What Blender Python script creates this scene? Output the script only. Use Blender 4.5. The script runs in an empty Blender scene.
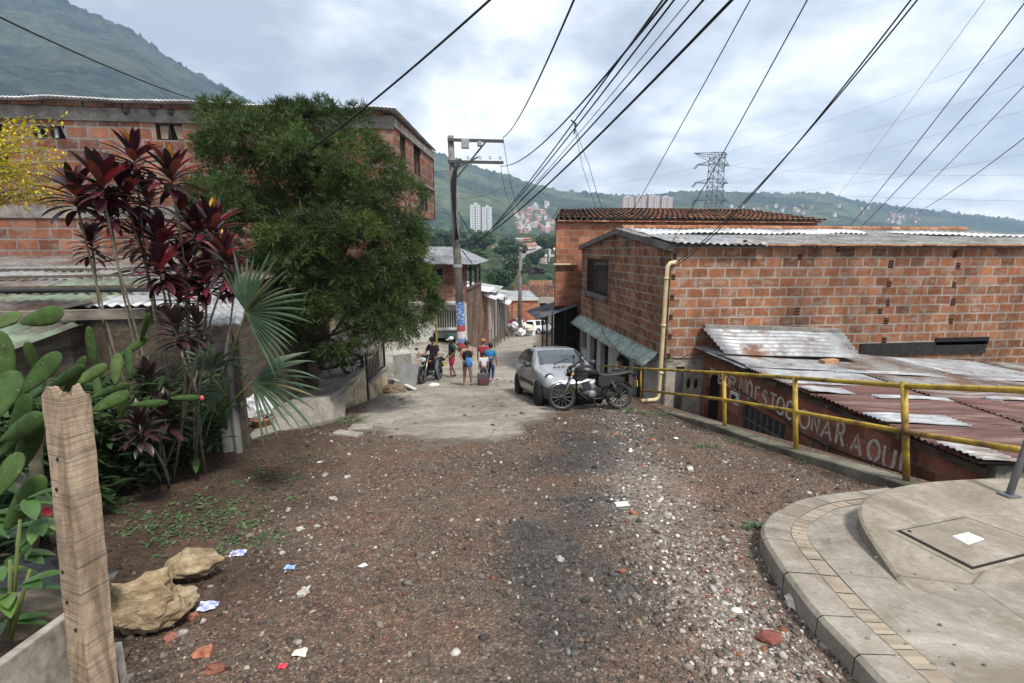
import bpy, bmesh, math, random
import numpy as np
from mathutils import Vector, Matrix, Euler, noise as mnoise
R = math.radians
scene = bpy.context.scene
COL = scene.collection

# ------------------------------------------------------------------ camera
CAM_PITCH, CAM_YAW, FPX = R(10.7), R(6.7), 484.0
cam_data = bpy.data.cameras.new('camera')
cam_data.sensor_width = 36.0
cam_data.lens = 36.0 * FPX / 1024.0
cam_data.clip_start, cam_data.clip_end = 0.05, 20000.0
cam = bpy.data.objects.new('camera', cam_data)
COL.objects.link(cam)
cam.location = (0, 0, 1.65)
cam.rotation_euler = (R(90) - CAM_PITCH, 0, -CAM_YAW)
scene.camera = cam

# ------------------------------------------------------------------ sky, sun, exposure
SUN_EL, SUN_AZ = R(58), R(150)          # azimuth clockwise from +Y: behind the camera on the right
world = bpy.data.worlds.new('World')
scene.world = world
world.use_nodes = True
def build_world():
    nt = world.node_tree; N = nt.nodes; L = nt.links
    N.clear()
    out = N.new('ShaderNodeOutputWorld'); bg = N.new('ShaderNodeBackground')
    bg.inputs['Strength'].default_value = 0.1
    sky = N.new('ShaderNodeTexSky'); sky.sky_type = 'NISHITA'; sky.sun_disc = False
    sky.sun_elevation = SUN_EL; sky.sun_rotation = SUN_AZ
    sky.dust_density = 2.0; sky.altitude = 1500
    tc = N.new('ShaderNodeTexCoord')
    sep = N.new('ShaderNodeSeparateXYZ'); L.new(tc.outputs['Generated'], sep.inputs[0])
    def math_(op, a, b=None, clamp=False):
        m = N.new('ShaderNodeMath'); m.operation = op; m.use_clamp = clamp
        for i, q in enumerate((a, b)):
            if q is None: continue
            if isinstance(q, (int, float)): m.inputs[i].default_value = q
            else: L.new(q, m.inputs[i])
        return m.outputs[0]
    zc = math_('MAXIMUM', sep.outputs[2], 0.0)
    den = math_('ADD', zc, 0.22)
    cx = math_('DIVIDE', sep.outputs[0], den); cy = math_('DIVIDE', sep.outputs[1], den)
    comb = N.new('ShaderNodeCombineXYZ'); L.new(cx, comb.inputs[0]); L.new(cy, comb.inputs[1])
    def noise(scale, detail, rough, off=(0, 0, 0), dist=0.0):
        mp = N.new('ShaderNodeMapping'); mp.inputs['Location'].default_value = off
        L.new(comb.outputs[0], mp.inputs[0])
        n = N.new('ShaderNodeTexNoise'); n.inputs['Scale'].default_value = scale
        n.inputs['Detail'].default_value = detail; n.inputs['Roughness'].default_value = rough
        n.inputs['Distortion'].default_value = dist
        L.new(mp.outputs[0], n.inputs['Vector'])
        return n.outputs[0]
    big = noise(1.1, 8, 0.55, (3.1, 1.7, 0), 0.3)
    det = noise(3.2, 9, 0.58, (7.3, 2.2, 1), 0.25)
    mixn = math_('ADD', math_('MULTIPLY', big, 0.62), math_('MULTIPLY', det, 0.38))
    ramp = N.new('ShaderNodeValToRGB'); L.new(mixn, ramp.inputs[0])
    el = ramp.color_ramp.elements
    el[0].position = 0.40; el[0].color = (0.37, 0.41, 0.475, 1)
    el[1].position = 0.60; el[1].color = (.98, .975, .97, 1)
    e = el.new(0.465); e.color = (0.50, 0.545, 0.61, 1)
    e = el.new(0.53); e.color = (0.71, 0.75, 0.80, 1)
    # paler band low over the hills
    hz = math_('SUBTRACT', 1.0, math_('MULTIPLY', zc, 4.2), True)
    hz = math_('MULTIPLY', hz, 0.40)
    mx = N.new('ShaderNodeMixRGB'); L.new(hz, mx.inputs[0]); L.new(ramp.outputs[0], mx.inputs[1])
    mx.inputs[2].default_value = (0.80, 0.84, 0.88, 1)
    sc = N.new('ShaderNodeVectorMath'); sc.operation = 'SCALE'; L.new(mx.outputs[0], sc.inputs[0])
    sc.inputs['Scale'].default_value = 8.1
    cov = N.new('ShaderNodeMixRGB'); cov.inputs[0].default_value = 0.93
    L.new(sky.outputs[0], cov.inputs[1]); L.new(sc.outputs[0], cov.inputs[2])
    L.new(cov.outputs[0], bg.inputs['Color']); L.new(bg.outputs[0], out.inputs['Surface'])
build_world()
sun_data = bpy.data.lights.new('sun', 'SUN')
sun_data.energy = 2.5; sun_data.angle = R(10); sun_data.color = (1.0, 0.96, 0.9)
sun = bpy.data.objects.new('sun', sun_data); COL.objects.link(sun)
sd = Vector((math.sin(SUN_AZ) * math.cos(SUN_EL), math.cos(SUN_AZ) * math.cos(SUN_EL), math.sin(SUN_EL)))
sun.rotation_euler = sd.to_track_quat('Z', 'Y').to_euler()
sun.location = sd * 60
vs = scene.view_settings
vs.view_transform = 'Standard'; vs.look = 'None'; vs.gamma = 1.0; vs.use_curve_mapping = False
vs.exposure = 1.0
scene.cycles.use_denoising = True
scene.cycles.max_bounces = 6; scene.cycles.diffuse_bounces = 3; scene.cycles.volume_bounces = 0
scene.cycles.transparent_max_bounces = 8

# ------------------------------------------------------------------ measuring helpers
EYE = np.array([0, 0, 1.65])
_fw = np.array([math.sin(CAM_YAW) * math.cos(CAM_PITCH), math.cos(CAM_YAW) * math.cos(CAM_PITCH), -math.sin(CAM_PITCH)])
_rt = np.array([math.cos(CAM_YAW), -math.sin(CAM_YAW), 0]); _up = np.cross(_rt, _fw)
def ray(px, py): return _fw + _rt * (px - 512) / FPX + _up * (341.5 - py) / FPX
def atY(px, py, Y): r = ray(px, py); return Vector(EYE + r * (Y / r[1]))
def atX(px, py, X): r = ray(px, py); return Vector(EYE + r * (X / r[0]))
def atZ(px, py, Z): r = ray(px, py); return Vector(EYE + r * ((Z - 1.65) / r[2]))
def proj(P):
    d = np.asarray(P, float) - EYE; w = d @ _fw
    return 512 + FPX * (d @ _rt) / w, 341.5 - FPX * (d @ _up) / w

# ------------------------------------------------------------------ terrain height
PY = [-40, 0, 2, 7, 11, 17, 23, 35, 60, 100, 200, 500, 900, 4000]
PZ = [4, 0, -.33, -1.3, -2.1, -3.1, -3.95, -5.6, -8.7, -13.5, -28, -65, -95, -120]
def g(Y): return np.interp(Y, PY, PZ)
def sst(a, b, x):
    t = np.clip((np.asarray(x, float) - a) / (b - a), 0, 1); return t * t * (3 - 2 * t)
_rng = np.random.RandomState(5)
_tab = _rng.rand(256, 256)
def vnoise(x, y):
    x = np.asarray(x, float); y = np.asarray(y, float)
    xi = np.floor(x).astype(int); yi = np.floor(y).astype(int)
    fx = x - xi; fy = y - yi
    fx = fx * fx * (3 - 2 * fx); fy = fy * fy * (3 - 2 * fy)
    a = _tab[xi & 255, yi & 255]; b = _tab[(xi + 1) & 255, yi & 255]
    c = _tab[xi & 255, (yi + 1) & 255]; d = _tab[(xi + 1) & 255, (yi + 1) & 255]
    return (a * (1 - fx) + b * fx) * (1 - fy) + (c * (1 - fx) + d * fx) * fy
def fbm(x, y, o=4):
    s = 0; a = .5; t = 0
    for i in range(o):
        s = s + a * vnoise(np.asarray(x) * 2 ** i + 17.3 * i, np.asarray(y) * 2 ** i + 5.1 * i); t += a; a *= .5
    return s / t
def street_mask(X, Y):
    """about 1 inside the old concrete street, 0 outside"""
    X = np.asarray(X, float); Y = np.asarray(Y, float)
    bend = np.where(Y > 26, (Y - 26) * 0.19, 0)
    left = np.interp(Y, [7, 8, 9.5, 12, 15, 17, 19, 29, 30, 31], [-.8, -1.25, -2.1, -2.5, -2.5, -3.0, -7, -7, -7, .3]) + bend
    right = np.interp(Y, [6.6, 7.2, 8, 9.5, 10.6, 12, 20, 26], [.2, .55, 1.1, 1.9, 2.6, 4.6, 4.7, 4.2]) + bend
    d = np.minimum(np.minimum(X - left, right - X), (Y - 7.25))
    return d + (fbm(X * 1.3 + 3, Y * 1.3, 4) - .5) * 1.1
def G(X, Y):
    X = np.asarray(X, float); Y = np.asarray(Y, float)
    z = g(Y)
    low = np.minimum(z, -3.45)
    wr = sst(4.98, 5.12, X) * sst(2.6, 3.2, Y) * (1 - sst(60, 90, Y))
    z = z * (1 - wr) + low * wr
    # raised ground in front of the white house on the left
    bend = np.where(Y > 30, (Y - 30) * .198, 0)
    wl = sst(21, 27, Y) * (1 - sst(-.4, 1.0, X - bend)) * (1 - sst(60, 80, Y))
    z = z + wl * np.maximum(0, -3.98 - z) * 1.0
    z = z + .16 * np.exp(-((X + 3.7) / .8) ** 2 - ((Y - 7.9) / 1.2) ** 2)
    z = z + .12 * sst(-1.6, -3.2, X) * sst(1, 2, Y) * (1 - sst(8, 10, Y))
    near = (np.abs(X) < 12) & (Y > -5) & (Y < 30)
    amp = np.where(near, .085, 0.0) * (1 - .8 * sst(0, .4, street_mask(X, Y)) * (Y > 6))
    amp = amp * (1 - sst(4.4, 4.7, X))
    z = z + (fbm(X * 1.1, Y * 1.1, 5) - .5) * amp
    z = z - .13 * sst(3.7, 4.55, X) * (1 - sst(4.9, 5.0, X)) * sst(3.9, 4.6, Y) * (1 - sst(8.5, 11, Y))
    # wheel ruts
    z = z - .03 * np.exp(-((X - .95) / .3) ** 2) * (Y < 8) * (Y > 0) - .02 * np.exp(-((X + .45) / .3) ** 2) * (Y < 8) * (Y > 0)
    return z
def Gz(x, y): return float(G(np.array([x]), np.array([y]))[0])
def gr(px, py):
    """the point of the terrain seen at a pixel"""
    r = ray(px, py); t = np.linspace(.4, 110, 60000); P = EYE + r * t[:, None]
    i = int(np.argmax(P[:, 2] < G(P[:, 0], P[:, 1]))); return Vector(P[i])

# ------------------------------------------------------------------ mesh helpers
W = {}
def rotz(a): return Matrix.Rotation(a, 3, 'Z')
class MB:
    def __init__(s): s.v = []; s.f = []; s.c = None
    def add(s, vs, fs, M=None):
        o = len(s.v)
        for p in vs:
            p = Vector(p)
            s.v.append(tuple(M @ p) if M is not None else tuple(p))
        s.f += [tuple(i + o for i in f) for f in fs]
        return s
    def quad(s, a, b, c, d): return s.add([a, b, c, d], [(0, 1, 2, 3)])
    def box(s, c, size, rot=None):
        x, y, z = (q / 2 for q in size); c = Vector(c)
        vs = [Vector(p) for p in ((-x, -y, -z), (x, -y, -z), (x, y, -z), (-x, y, -z), (-x, -y, z), (x, -y, z), (x, y, z), (-x, y, z))]
        if rot is not None: vs = [rot @ p for p in vs]
        return s.add([p + c for p in vs], [(0, 3, 2, 1), (4, 5, 6, 7), (0, 1, 5, 4), (1, 2, 6, 5), (2, 3, 7, 6), (3, 0, 4, 7)])
    def bar(s, a, b, w, h, up=(0, 0, 1)):
        a = Vector(a); b = Vector(b); d = (b - a); L = d.length; d.normalize()
        x = d.cross(Vector(up))
        if x.length < 1e-4: x = Vector((1, 0, 0))
        x.normalize(); z = x.cross(d)
        Mx = Matrix((x, d, z)).transposed()
        return s.box((a + b) / 2, (w, L, h), Mx)
    def prism(s, poly, vec):
        n = len(poly); poly = [Vector(p) for p in poly]; vec = Vector(vec)
        return s.add(poly + [p + vec for p in poly], [tuple(range(n))[::-1], tuple(range(n, 2 * n))] + [(i, (i + 1) % n, n + (i + 1) % n, n + i) for i in range(n)])
    def tube(s, pts, r, n=8, cap=True):
        pts = [Vector(p) for p in pts]
        if not hasattr(r, '__len__'): r = [r] * len(pts)
        vs = []; fs = []
        t0 = (pts[1] - pts[0]).normalized()
        u = t0.cross(Vector((0, 0, 1)))
        if u.length < .05: u = t0.cross(Vector((1, 0, 0)))
        u.normalize()
        for i, p in enumerate(pts):
            t = (pts[min(i + 1, len(pts) - 1)] - pts[max(i - 1, 0)]).normalized()
            u = (u - t * u.dot(t)).normalized(); w = t.cross(u)
            for k in range(n):
                a = 2 * math.pi * k / n
                vs.append(p + (u * math.cos(a) + w * math.sin(a)) * r[i])
        for i in range(len(pts) - 1):
            for k in range(n):
                k2 = (k + 1) % n
                fs.append((i * n + k, i * n + k2, (i + 1) * n + k2, (i + 1) * n + k))
        if cap:
            fs.append(tuple(range(n))[::-1]); m = (len(pts) - 1) * n; fs.append(tuple(range(m, m + n)))
        return s.add(vs, fs)
    def lathe(s, prof, n=16, M=None, cap=True):
        vs = []; fs = []
        for (r, z) in prof:
            for k in range(n):
                a = 2 * math.pi * k / n; vs.append((r * math.cos(a), r * math.sin(a), z))
        for i in range(len(prof) - 1):
            for k in range(n):
                k2 = (k + 1) % n; fs.append((i * n + k, i * n + k2, (i + 1) * n + k2, (i + 1) * n + k))
        if cap: fs.append(tuple(range(n))[::-1]); m = (len(prof) - 1) * n; fs.append(tuple(range(m, m + n)))
        return s.add(vs, fs, M)
    def ico(s, c, rad, sub=2, amp=0., freq=2., seed=0., rot=None):
        bm = bmesh.new(); bmesh.ops.create_icosphere(bm, subdivisions=sub, radius=1)
        vs = []
        for v in bm.verts:
            p = v.co.copy()
            if amp: p *= 1 + amp * mnoise.fractal(p * freq + Vector((seed, seed * 1.7, -seed)), .8, 2.1, 4)
            p = Vector((p.x * rad[0], p.y * rad[1], p.z * rad[2]))
            if rot is not None: p = rot @ p
            vs.append(p + Vector(c))
        fs = [tuple(v.index for v in f.verts) for f in bm.faces]; bm.free()
        return s.add(vs, fs)
    def grid(s, P):
        """P: rows of points"""
        m = len(P); n = len(P[0])
        return s.add([q for row in P for q in row], [(i * n + j, i * n + j + 1, (i + 1) * n + j + 1, (i + 1) * n + j) for i in range(m - 1) for j in range(n - 1)])
    def build(s, name, mat, parent=None, smooth=False, bevel=0, solid=0, segs=2):
        off = W.get(parent.name, Vector((0, 0, 0))) if parent else Vector((0, 0, 0))
        V = np.array(s.v, float) - np.array(off)
        me = bpy.data.meshes.new(name); me.from_pydata(V.tolist(), [], s.f)
        return finish(me, name, mat, parent, smooth, bevel, np.array(off), solid, segs)
def auto_uv(me, off):
    uv = me.uv_layers.new(name='UVMap'); nl = len(me.loops)
    co = np.empty(len(me.vertices) * 3); me.vertices.foreach_get('co', co); co = co.reshape(-1, 3) + off
    vi = np.empty(nl, int); me.loops.foreach_get('vertex_index', vi)
    nf = len(me.polygons); nr = np.empty(nf * 3); me.polygons.foreach_get('normal', nr); nr = nr.reshape(-1, 3)
    lt = np.empty(nf, int); me.polygons.foreach_get('loop_total', lt)
    n = np.repeat(nr, lt, axis=0); p = co[vi]
    hl = np.hypot(n[:, 0], n[:, 1]); hl[hl < 1e-6] = 1
    tx, ty = -n[:, 1] / hl, n[:, 0] / hl
    flip = np.where((np.abs(tx) > .5) & (tx < 0), -1, 1) * np.where((np.abs(tx) <= .5) & (ty < 0), -1, 1)
    u = (p[:, 0] * tx + p[:, 1] * ty) * flip; v = p[:, 2].copy()
    flat = np.abs(n[:, 2]) > .75
    u[flat] = p[flat, 0]; v[flat] = p[flat, 1]
    uv.data.foreach_set('uv', np.stack([u, v], 1).ravel())
def finish(me, name, mat, parent, smooth=False, bevel=0, off=np.zeros(3), solid=0, segs=2):
    me.update()
    auto_uv(me, off)
    for m in (mat if isinstance(mat, (list, tuple)) else [mat]): me.materials.append(m)
    o = bpy.data.objects.new(name, me); COL.objects.link(o)
    if parent: o.parent = parent; W[o.name] = W.get(parent.name, Vector((0, 0, 0)))
    if smooth: me.polygons.foreach_set('use_smooth', [True] * len(me.polygons))
    if solid:
        m = o.modifiers.new('solid', 'SOLIDIFY'); m.thickness = solid; m.offset = 0
    if bevel:
        m = o.modifiers.new('bevel', 'BEVEL'); m.width = bevel; m.segments = segs; m.limit_method = 'ANGLE'; m.angle_limit = R(35)
    return o
def tag(o, label=None, cat=None, group=None, kind=None):
    if label: o['label'] = label
    if cat: o['category'] = cat
    if group: o['group'] = group
    if kind: o['kind'] = kind
    return o
def thing(name, label, cat, loc=(0, 0, 0), group=None, rot=0):
    o = bpy.data.objects.new(name, None); COL.objects.link(o)
    o.location = loc; o.rotation_euler = (0, 0, rot); o.empty_display_size = .2
    W[o.name] = Vector(loc)
    return tag(o, label, cat, group)
def copy_tree(o, parent=None):
    c = o.copy(); COL.objects.link(c)
    if parent: c.parent = parent
    for ch in list(o.children): copy_tree(ch, c)
    return c
def big_mesh(name, V, F, mat, kind=None, smooth=False, col=None, parent=None):
    """V (n,3), F (m,k) arrays"""
    V = np.asarray(V, np.float32); F = np.asarray(F, np.int32)
    off = np.array(W.get(parent.name, Vector((0, 0, 0)))) if parent else np.zeros(3)
    V = V - off.astype(np.float32)
    me = bpy.data.meshes.new(name); me.vertices.add(len(V)); me.vertices.foreach_set('co', V.ravel())
    k = F.shape[1]; me.loops.add(F.size); me.loops.foreach_set('vertex_index', F.ravel())
    me.polygons.add(len(F)); me.polygons.foreach_set('loop_start', np.arange(len(F)) * k)
    me.polygons.foreach_set('loop_total', np.full(len(F), k))
    me.update(calc_edges=True); me.validate()
    if col is not None:
        a = me.color_attributes.new('Col', 'FLOAT_COLOR', 'POINT'); a.data.foreach_set('color', np.asarray(col, np.float32).ravel())
    if smooth: me.polygons.foreach_set('use_smooth', [True] * len(me.polygons))
    me.materials.append(mat)
    o = bpy.data.objects.new(name, me); COL.objects.link(o)
    if parent: o.parent = parent; W[o.name] = W.get(parent.name, Vector((0, 0, 0)))
    if kind: o['kind'] = kind
    return o

# ------------------------------------------------------------------ materials
class NT:
    def __init__(s, name):
        s.m = bpy.data.materials.new(name); s.m.use_nodes = True
        s.t = s.m.node_tree; s.N = s.t.nodes; s.L = s.t.links
        s.b = s.N['Principled BSDF']
    def new(s, ty, **kw):
        n = s.N.new(ty)
        for k, v in kw.items(): setattr(n, k, v)
        return n
    def put(s, sock, q):
        if isinstance(q, (int, float)): sock.default_value = q
        elif isinstance(q, (tuple, list)): sock.default_value = (*q, 1) if len(q) == 3 and len(sock.default_value) == 4 else q
        else: s.L.new(q, sock)
    def math(s, op, a, b=0., clamp=False):
        n = s.new('ShaderNodeMath', operation=op, use_clamp=clamp); s.put(n.inputs[0], a); s.put(n.inputs[1], b); return n.outputs[0]
    def mix(s, f, a, b, mode='MIX'):
        n = s.new('ShaderNodeMixRGB', blend_type=mode); s.put(n.inputs[0], f); s.put(n.inputs[1], a); s.put(n.inputs[2], b); return n.outputs[0]
    def coord(s, kind='Object'): return s.new('ShaderNodeTexCoord').outputs[kind]
    def mapv(s, vec, scale=(1, 1, 1), rot=(0, 0, 0), loc=(0, 0, 0)):
        n = s.new('ShaderNodeMapping'); s.L.new(vec, n.inputs[0]); n.inputs['Scale'].default_value = scale
        n.inputs['Rotation'].default_value = rot; n.inputs['Location'].default_value = loc; return n.outputs[0]
    def noise(s, vec, scale, detail=5, rough=.55, dist=0.):
        n = s.new('ShaderNodeTexNoise'); s.L.new(vec, n.inputs['Vector']); n.inputs['Scale'].default_value = scale
        n.inputs['Detail'].default_value = detail; n.inputs['Roughness'].default_value = rough; n.inputs['Distortion'].default_value = dist
        return n.outputs[0]
    def voro(s, vec, scale, feat='F1', out='Distance'):
        n = s.new('ShaderNodeTexVoronoi', feature=feat); s.L.new(vec, n.inputs['Vector']); n.inputs['Scale'].default_value = scale
        return n.outputs[out]
    def ramp(s, f, stops, interp='LINEAR'):
        n = s.new('ShaderNodeValToRGB'); s.put(n.inputs[0], f); cr = n.color_ramp; cr.interpolation = interp
        while len(cr.elements) < len(stops): cr.elements.new(.5)
        for e, (p, c) in zip(cr.elements, stops):
            e.position = p; e.color = (*c, 1) if hasattr(c, '__len__') else (c, c, c, 1)
        return n.outputs[0]
    def bump(s, h, strength=.5, dist=.01):
        n = s.new('ShaderNodeBump'); s.put(n.inputs['Height'], h); n.inputs['Strength'].default_value = strength
        n.inputs['Distance'].default_value = dist; s.L.new(n.outputs[0], s.b.inputs['Normal']); return n
    def island(s): return s.new('ShaderNodeNewGeometry').outputs['Random Per Island']
    def done(s, col=None, rough=None, metal=None, spec=None):
        if col is not None: s.put(s.b.inputs['Base Color'], col)
        if rough is not None: s.put(s.b.inputs['Roughness'], rough)
        if metal is not None: s.put(s.b.inputs['Metallic'], metal)
        if spec is not None: s.put(s.b.inputs['Specular IOR Level'], spec)
        return s.m
def sc3(c, k): return tuple(q * k for q in c)
def mat_noise(name, c1, c2, scale=3., rough=.8, bump=.3, bdist=.01, fine=None, metal=0., c3=None, spec=.3, bscale=None):
    t = NT(name); v = t.coord()
    n = t.noise(v, scale, 6, .6)
    stops = [(.32, c1), (.68, c2)] if c3 is None else [(.3, c1), (.5, c2), (.7, c3)]
    col = t.ramp(n, stops)
    if fine:
        f = t.noise(v, scale * fine, 4, .6); col = t.mix(1., col, t.ramp(f, [(.3, .72), (.7, 1.18)]), 'MULTIPLY')
    if bump: t.bump(t.noise(v, bscale or scale * 8, 5, .65), bump, bdist)
    return t.done(col, rough, metal, spec)
def mat_plain(name, c, rough=.5, metal=0., spec=.5, coat=0., dirt=.12):
    t = NT(name); v = t.coord()
    n = t.noise(v, 9., 5, .6)
    col = t.mix(1., c, t.ramp(n, [(.25, 1 - dirt), (.75, 1 + dirt * .5)]), 'MULTIPLY')
    if coat: t.b.inputs['Coat Weight'].default_value = coat; t.b.inputs['Coat Roughness'].default_value = .08
    return t.done(col, rough, metal, spec)
def mat_brick(name, cols, mortar, H=.245, Lb=.44, joint=.026, smear=.35, stain=.5, seed=0.):
    """hollow clay blocks: every block its own tone, thick untidy mortar, grey cement smears"""
    t = NT(name)
    uv = t.coord('UV')
    nz = t.new('ShaderNodeTexNoise'); t.L.new(uv, nz.inputs['Vector']); nz.inputs['Scale'].default_value = 9.; nz.inputs['Detail'].default_value = 4
    sub = t.new('ShaderNodeVectorMath', operation='SUBTRACT'); t.L.new(nz.outputs['Color'], sub.inputs[0]); sub.inputs[1].default_value = (.5, .5, .5)
    scl = t.new('ShaderNodeVectorMath', operation='SCALE'); t.L.new(sub.outputs[0], scl.inputs[0]); scl.inputs['Scale'].default_value = .045
    ad = t.new('ShaderNodeVectorMath', operation='ADD'); t.L.new(uv, ad.inputs[0]); t.L.new(scl.outputs[0], ad.inputs[1])
    sp = t.new('ShaderNodeSeparateXYZ'); t.L.new(ad.outputs[0], sp.inputs[0])
    vr = t.math('DIVIDE', sp.outputs[1], H); row = t.math('FLOOR', vr); fv = t.math('SUBTRACT', vr, row)
    wr = t.new('ShaderNodeTexWhiteNoise', noise_dimensions='1D'); t.put(wr.inputs['W'], t.math('ADD', row, seed))
    off = t.math('ADD', t.math('MULTIPLY', t.math('MODULO', t.math('ABSOLUTE', row), 2.), .5), t.math('MULTIPLY', wr.outputs[0], .22))
    ur = t.math('ADD', t.math('DIVIDE', sp.outputs[0], Lb), off); colm = t.math('FLOOR', ur); fu = t.math('SUBTRACT', ur, colm)
    cb = t.new('ShaderNodeCombineXYZ'); t.put(cb.inputs[0], colm); t.put(cb.inputs[1], row); cb.inputs[2].default_value = seed
    wn = t.new('ShaderNodeTexWhiteNoise', noise_dimensions='3D'); t.L.new(cb.outputs[0], wn.inputs['Vector'])
    n = len(cols)
    bc = t.ramp(wn.outputs[0], [(i / n, c) for i, c in enumerate(cols)], 'CONSTANT')
    # lines of the extruded face and blotches within a block
    obj = t.coord('UV')
    sc_ = t.new('ShaderNodeSeparateColor'); t.L.new(wn.outputs[1], sc_.inputs[0]); bc = t.mix(1., bc, t.ramp(sc_.outputs[1], [(0, .72), (1, 1.25)]), 'MULTIPLY')
    blot = t.noise(obj, 7., 5, .65); bc = t.mix(1., bc, t.ramp(blot, [(.25, .62), (.5, 1.), (.8, 1.22)]), 'MULTIPLY')
    # distance to the joint
    eu = t.math('MULTIPLY', t.math('MINIMUM', fu, t.math('SUBTRACT', 1., fu)), Lb)
    ev = t.math('MULTIPLY', t.math('MINIMUM', fv, t.math('SUBTRACT', 1., fv)), H)
    e = t.math('MINIMUM', eu, ev)
    wj = t.math('ADD', t.math('MULTIPLY', t.noise(obj, 9., 5, .7), joint * 1.5), joint * -.18)
    k = t.math('DIVIDE', t.math('SUBTRACT', e, t.math('MULTIPLY', wj, .7)), joint * .35, True)
    mc = t.mix(t.noise(obj, 5., 5, .6), sc3(mortar, .62), sc3(mortar, 1.25))
    # cement smears running over blocks
    sm = t.ramp(t.noise(t.mapv(obj, (1.0, 1.9, 1)), 2.6, 8, .78), [(.50, 0.), (.64, 1.)])
    k2 = t.math('MULTIPLY', k, t.math('SUBTRACT', 1., t.math('MULTIPLY', sm, smear)))
    col = t.mix(k2, mc, bc)
    st = t.ramp(t.noise(t.mapv(obj, (.9, .35, 1), loc=(seed, 3, 0)), 1.1, 6, .65), [(.4, 1.), (.7, 1 - stain)])
    col = t.mix(1., col, st, 'MULTIPLY')
    h = t.math('ADD', t.math('MULTIPLY', k, .6), t.math('MULTIPLY', t.noise(obj, 40., 4, .6), .35))
    t.bump(h, .55, .012)
    return t.done(col, .92, 0., .15)
def mat_leaf(name, stops, rough=.45, trans=.25, spec=.4, clump=0):
    t = NT(name)
    col = t.ramp(t.island(), stops)
    v = t.coord(); col = t.mix(1., col, t.ramp(t.noise(v, 14., 3, .5), [(.3, .75), (.7, 1.2)]), 'MULTIPLY')
    if clump: col = t.mix(1., col, t.ramp(t.noise(v, clump, 3, .5), [(.35, (.62, .66, .7)), (.62, (1.35, 1.28, 1.0))]), 'MULTIPLY')
    t.done(col, rough, 0., spec)
    tr = t.new('ShaderNodeBsdfTranslucent'); t.put(tr.inputs[0], t.mix(1., col, (1.25, 1.3, .7), 'MULTIPLY'))
    ms = t.new('ShaderNodeMixShader'); ms.inputs[0].default_value = trans
    out = t.N['Material Output']; t.L.new(t.b.outputs[0], ms.inputs[1]); t.L.new(tr.outputs[0], ms.inputs[2]); t.L.new(ms.outputs[0], out.inputs[0])
    return t.m
def mat_wood(name, c1, c2, c3, axis=2, saw=0.):
    t = NT(name); v = t.coord()
    s = [9., 9., 9.]; s[axis] = .8
    gn = t.noise(t.mapv(v, tuple(s)), 3., 7, .65, .4)
    col = t.ramp(gn, [(.3, c1), (.5, c2), (.7, c3)])
    if saw:
        s2 = [2., 2., 2.]; s2[axis] = 130.
        sw = t.noise(t.mapv(v, tuple(s2), (.06, .1, 0)), 3., 3, .6)
        col = t.mix(saw, col, t.mix(1., col, t.ramp(sw, [(.36, .45), (.52, 1.12)]), 'MULTIPLY'))
    bl = t.noise(v, 6., 5, .6); col = t.mix(1., col, t.ramp(bl, [(.3, .65), (.6, 1.1)]), 'MULTIPLY')
    t.bump(gn, .4, .004)
    return t.done(col, .85, 0., .2)
def mat_rust(name, base, rust, amt, rough=.5, metal=.5, sx=(1, 1, 1)):
    t = NT(name); v = t.coord()
    n = t.noise(t.mapv(v, sx), 1.3, 8, .68, .3)
    f = t.ramp(n, [(max(0, .62 - amt * .4), 0.), (.74 - amt * .3, 1.)])
    b = t.mix(t.noise(v, 4., 5, .6), sc3(base, .7), sc3(base, 1.2))
    r = t.mix(t.noise(v, 11., 6, .65), sc3(rust, .55), sc3(rust, 1.4))
    col = t.mix(f, b, r)
    dk = t.noise(t.mapv(v, sx, loc=(4, 2, 1)), 2.2, 7, .7)
    col = t.mix(1., col, t.ramp(dk, [(.34, .5), (.6, 1.08)]), 'MULTIPLY')
    t.bump(t.noise(v, 30., 4, .6), .2, .004)
    t.done(col, t.ramp(f, [(0, rough), (1, .88)]), None, .4)
    t.put(t.b.inputs['Metallic'], t.math('MULTIPLY', t.math('SUBTRACT', 1., f), metal))
    return t.m
M = {}
M['brick'] = mat_brick('clay_block_wall', [(.31, .130, .064), (.27, .107, .054), (.33, .146, .075), (.25, .101, .054), (.32, .134, .067), (.28, .120, .063), (.29, .126, .067), (.345, .163, .092), (.30, .120, .060), (.19, .089, .057)], (.36, .32, .275), joint=.036, smear=.75, stain=.6)
M['brick_old'] = mat_brick('old_clay_block_wall', [(.29, .112, .066), (.32, .13, .077), (.25, .095, .056), (.34, .145, .09), (.28, .10, .06), (.21, .09, .06), (.30, .122, .075)], (.26, .245, .22), smear=.85, stain=.55, seed=11., H=.275, Lb=.5, joint=.034)
M['brick_back'] = mat_brick('plain_clay_block_wall', [(.38, .145, .08), (.33, .12, .065), (.41, .17, .10), (.29, .105, .06), (.36, .14, .08)], (.30, .25, .20), stain=.4, seed=23., smear=.25)
M['brick_low'] = mat_brick('damp_clay_block_wall', [(.26, .105, .068), (.30, .125, .08), (.22, .09, .06), (.28, .115, .072)], (.20, .165, .14), stain=.6, seed=31., smear=.3, joint=.02)
M['plaster'] = mat_noise('white_plaster', (.42, .42, .40), (.62, .61, .58), 2.2, .9, .2, .006, fine=6)
M['plaster_dirty'] = mat_noise('dirty_plaster', (.22, .20, .17), (.44, .40, .33), 2.6, .92, .3, .008, fine=5)
M['cream'] = mat_noise('stained_cream_plaster', (.20, .16, .10), (.50, .42, .29), 2.0, .92, .25, .006, fine=4, c3=(.55, .47, .34))
M['concrete'] = mat_noise('concrete', (.17, .155, .13), (.34, .31, .265), 1.8, .9, .35, .006, fine=7, bscale=30)
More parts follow.
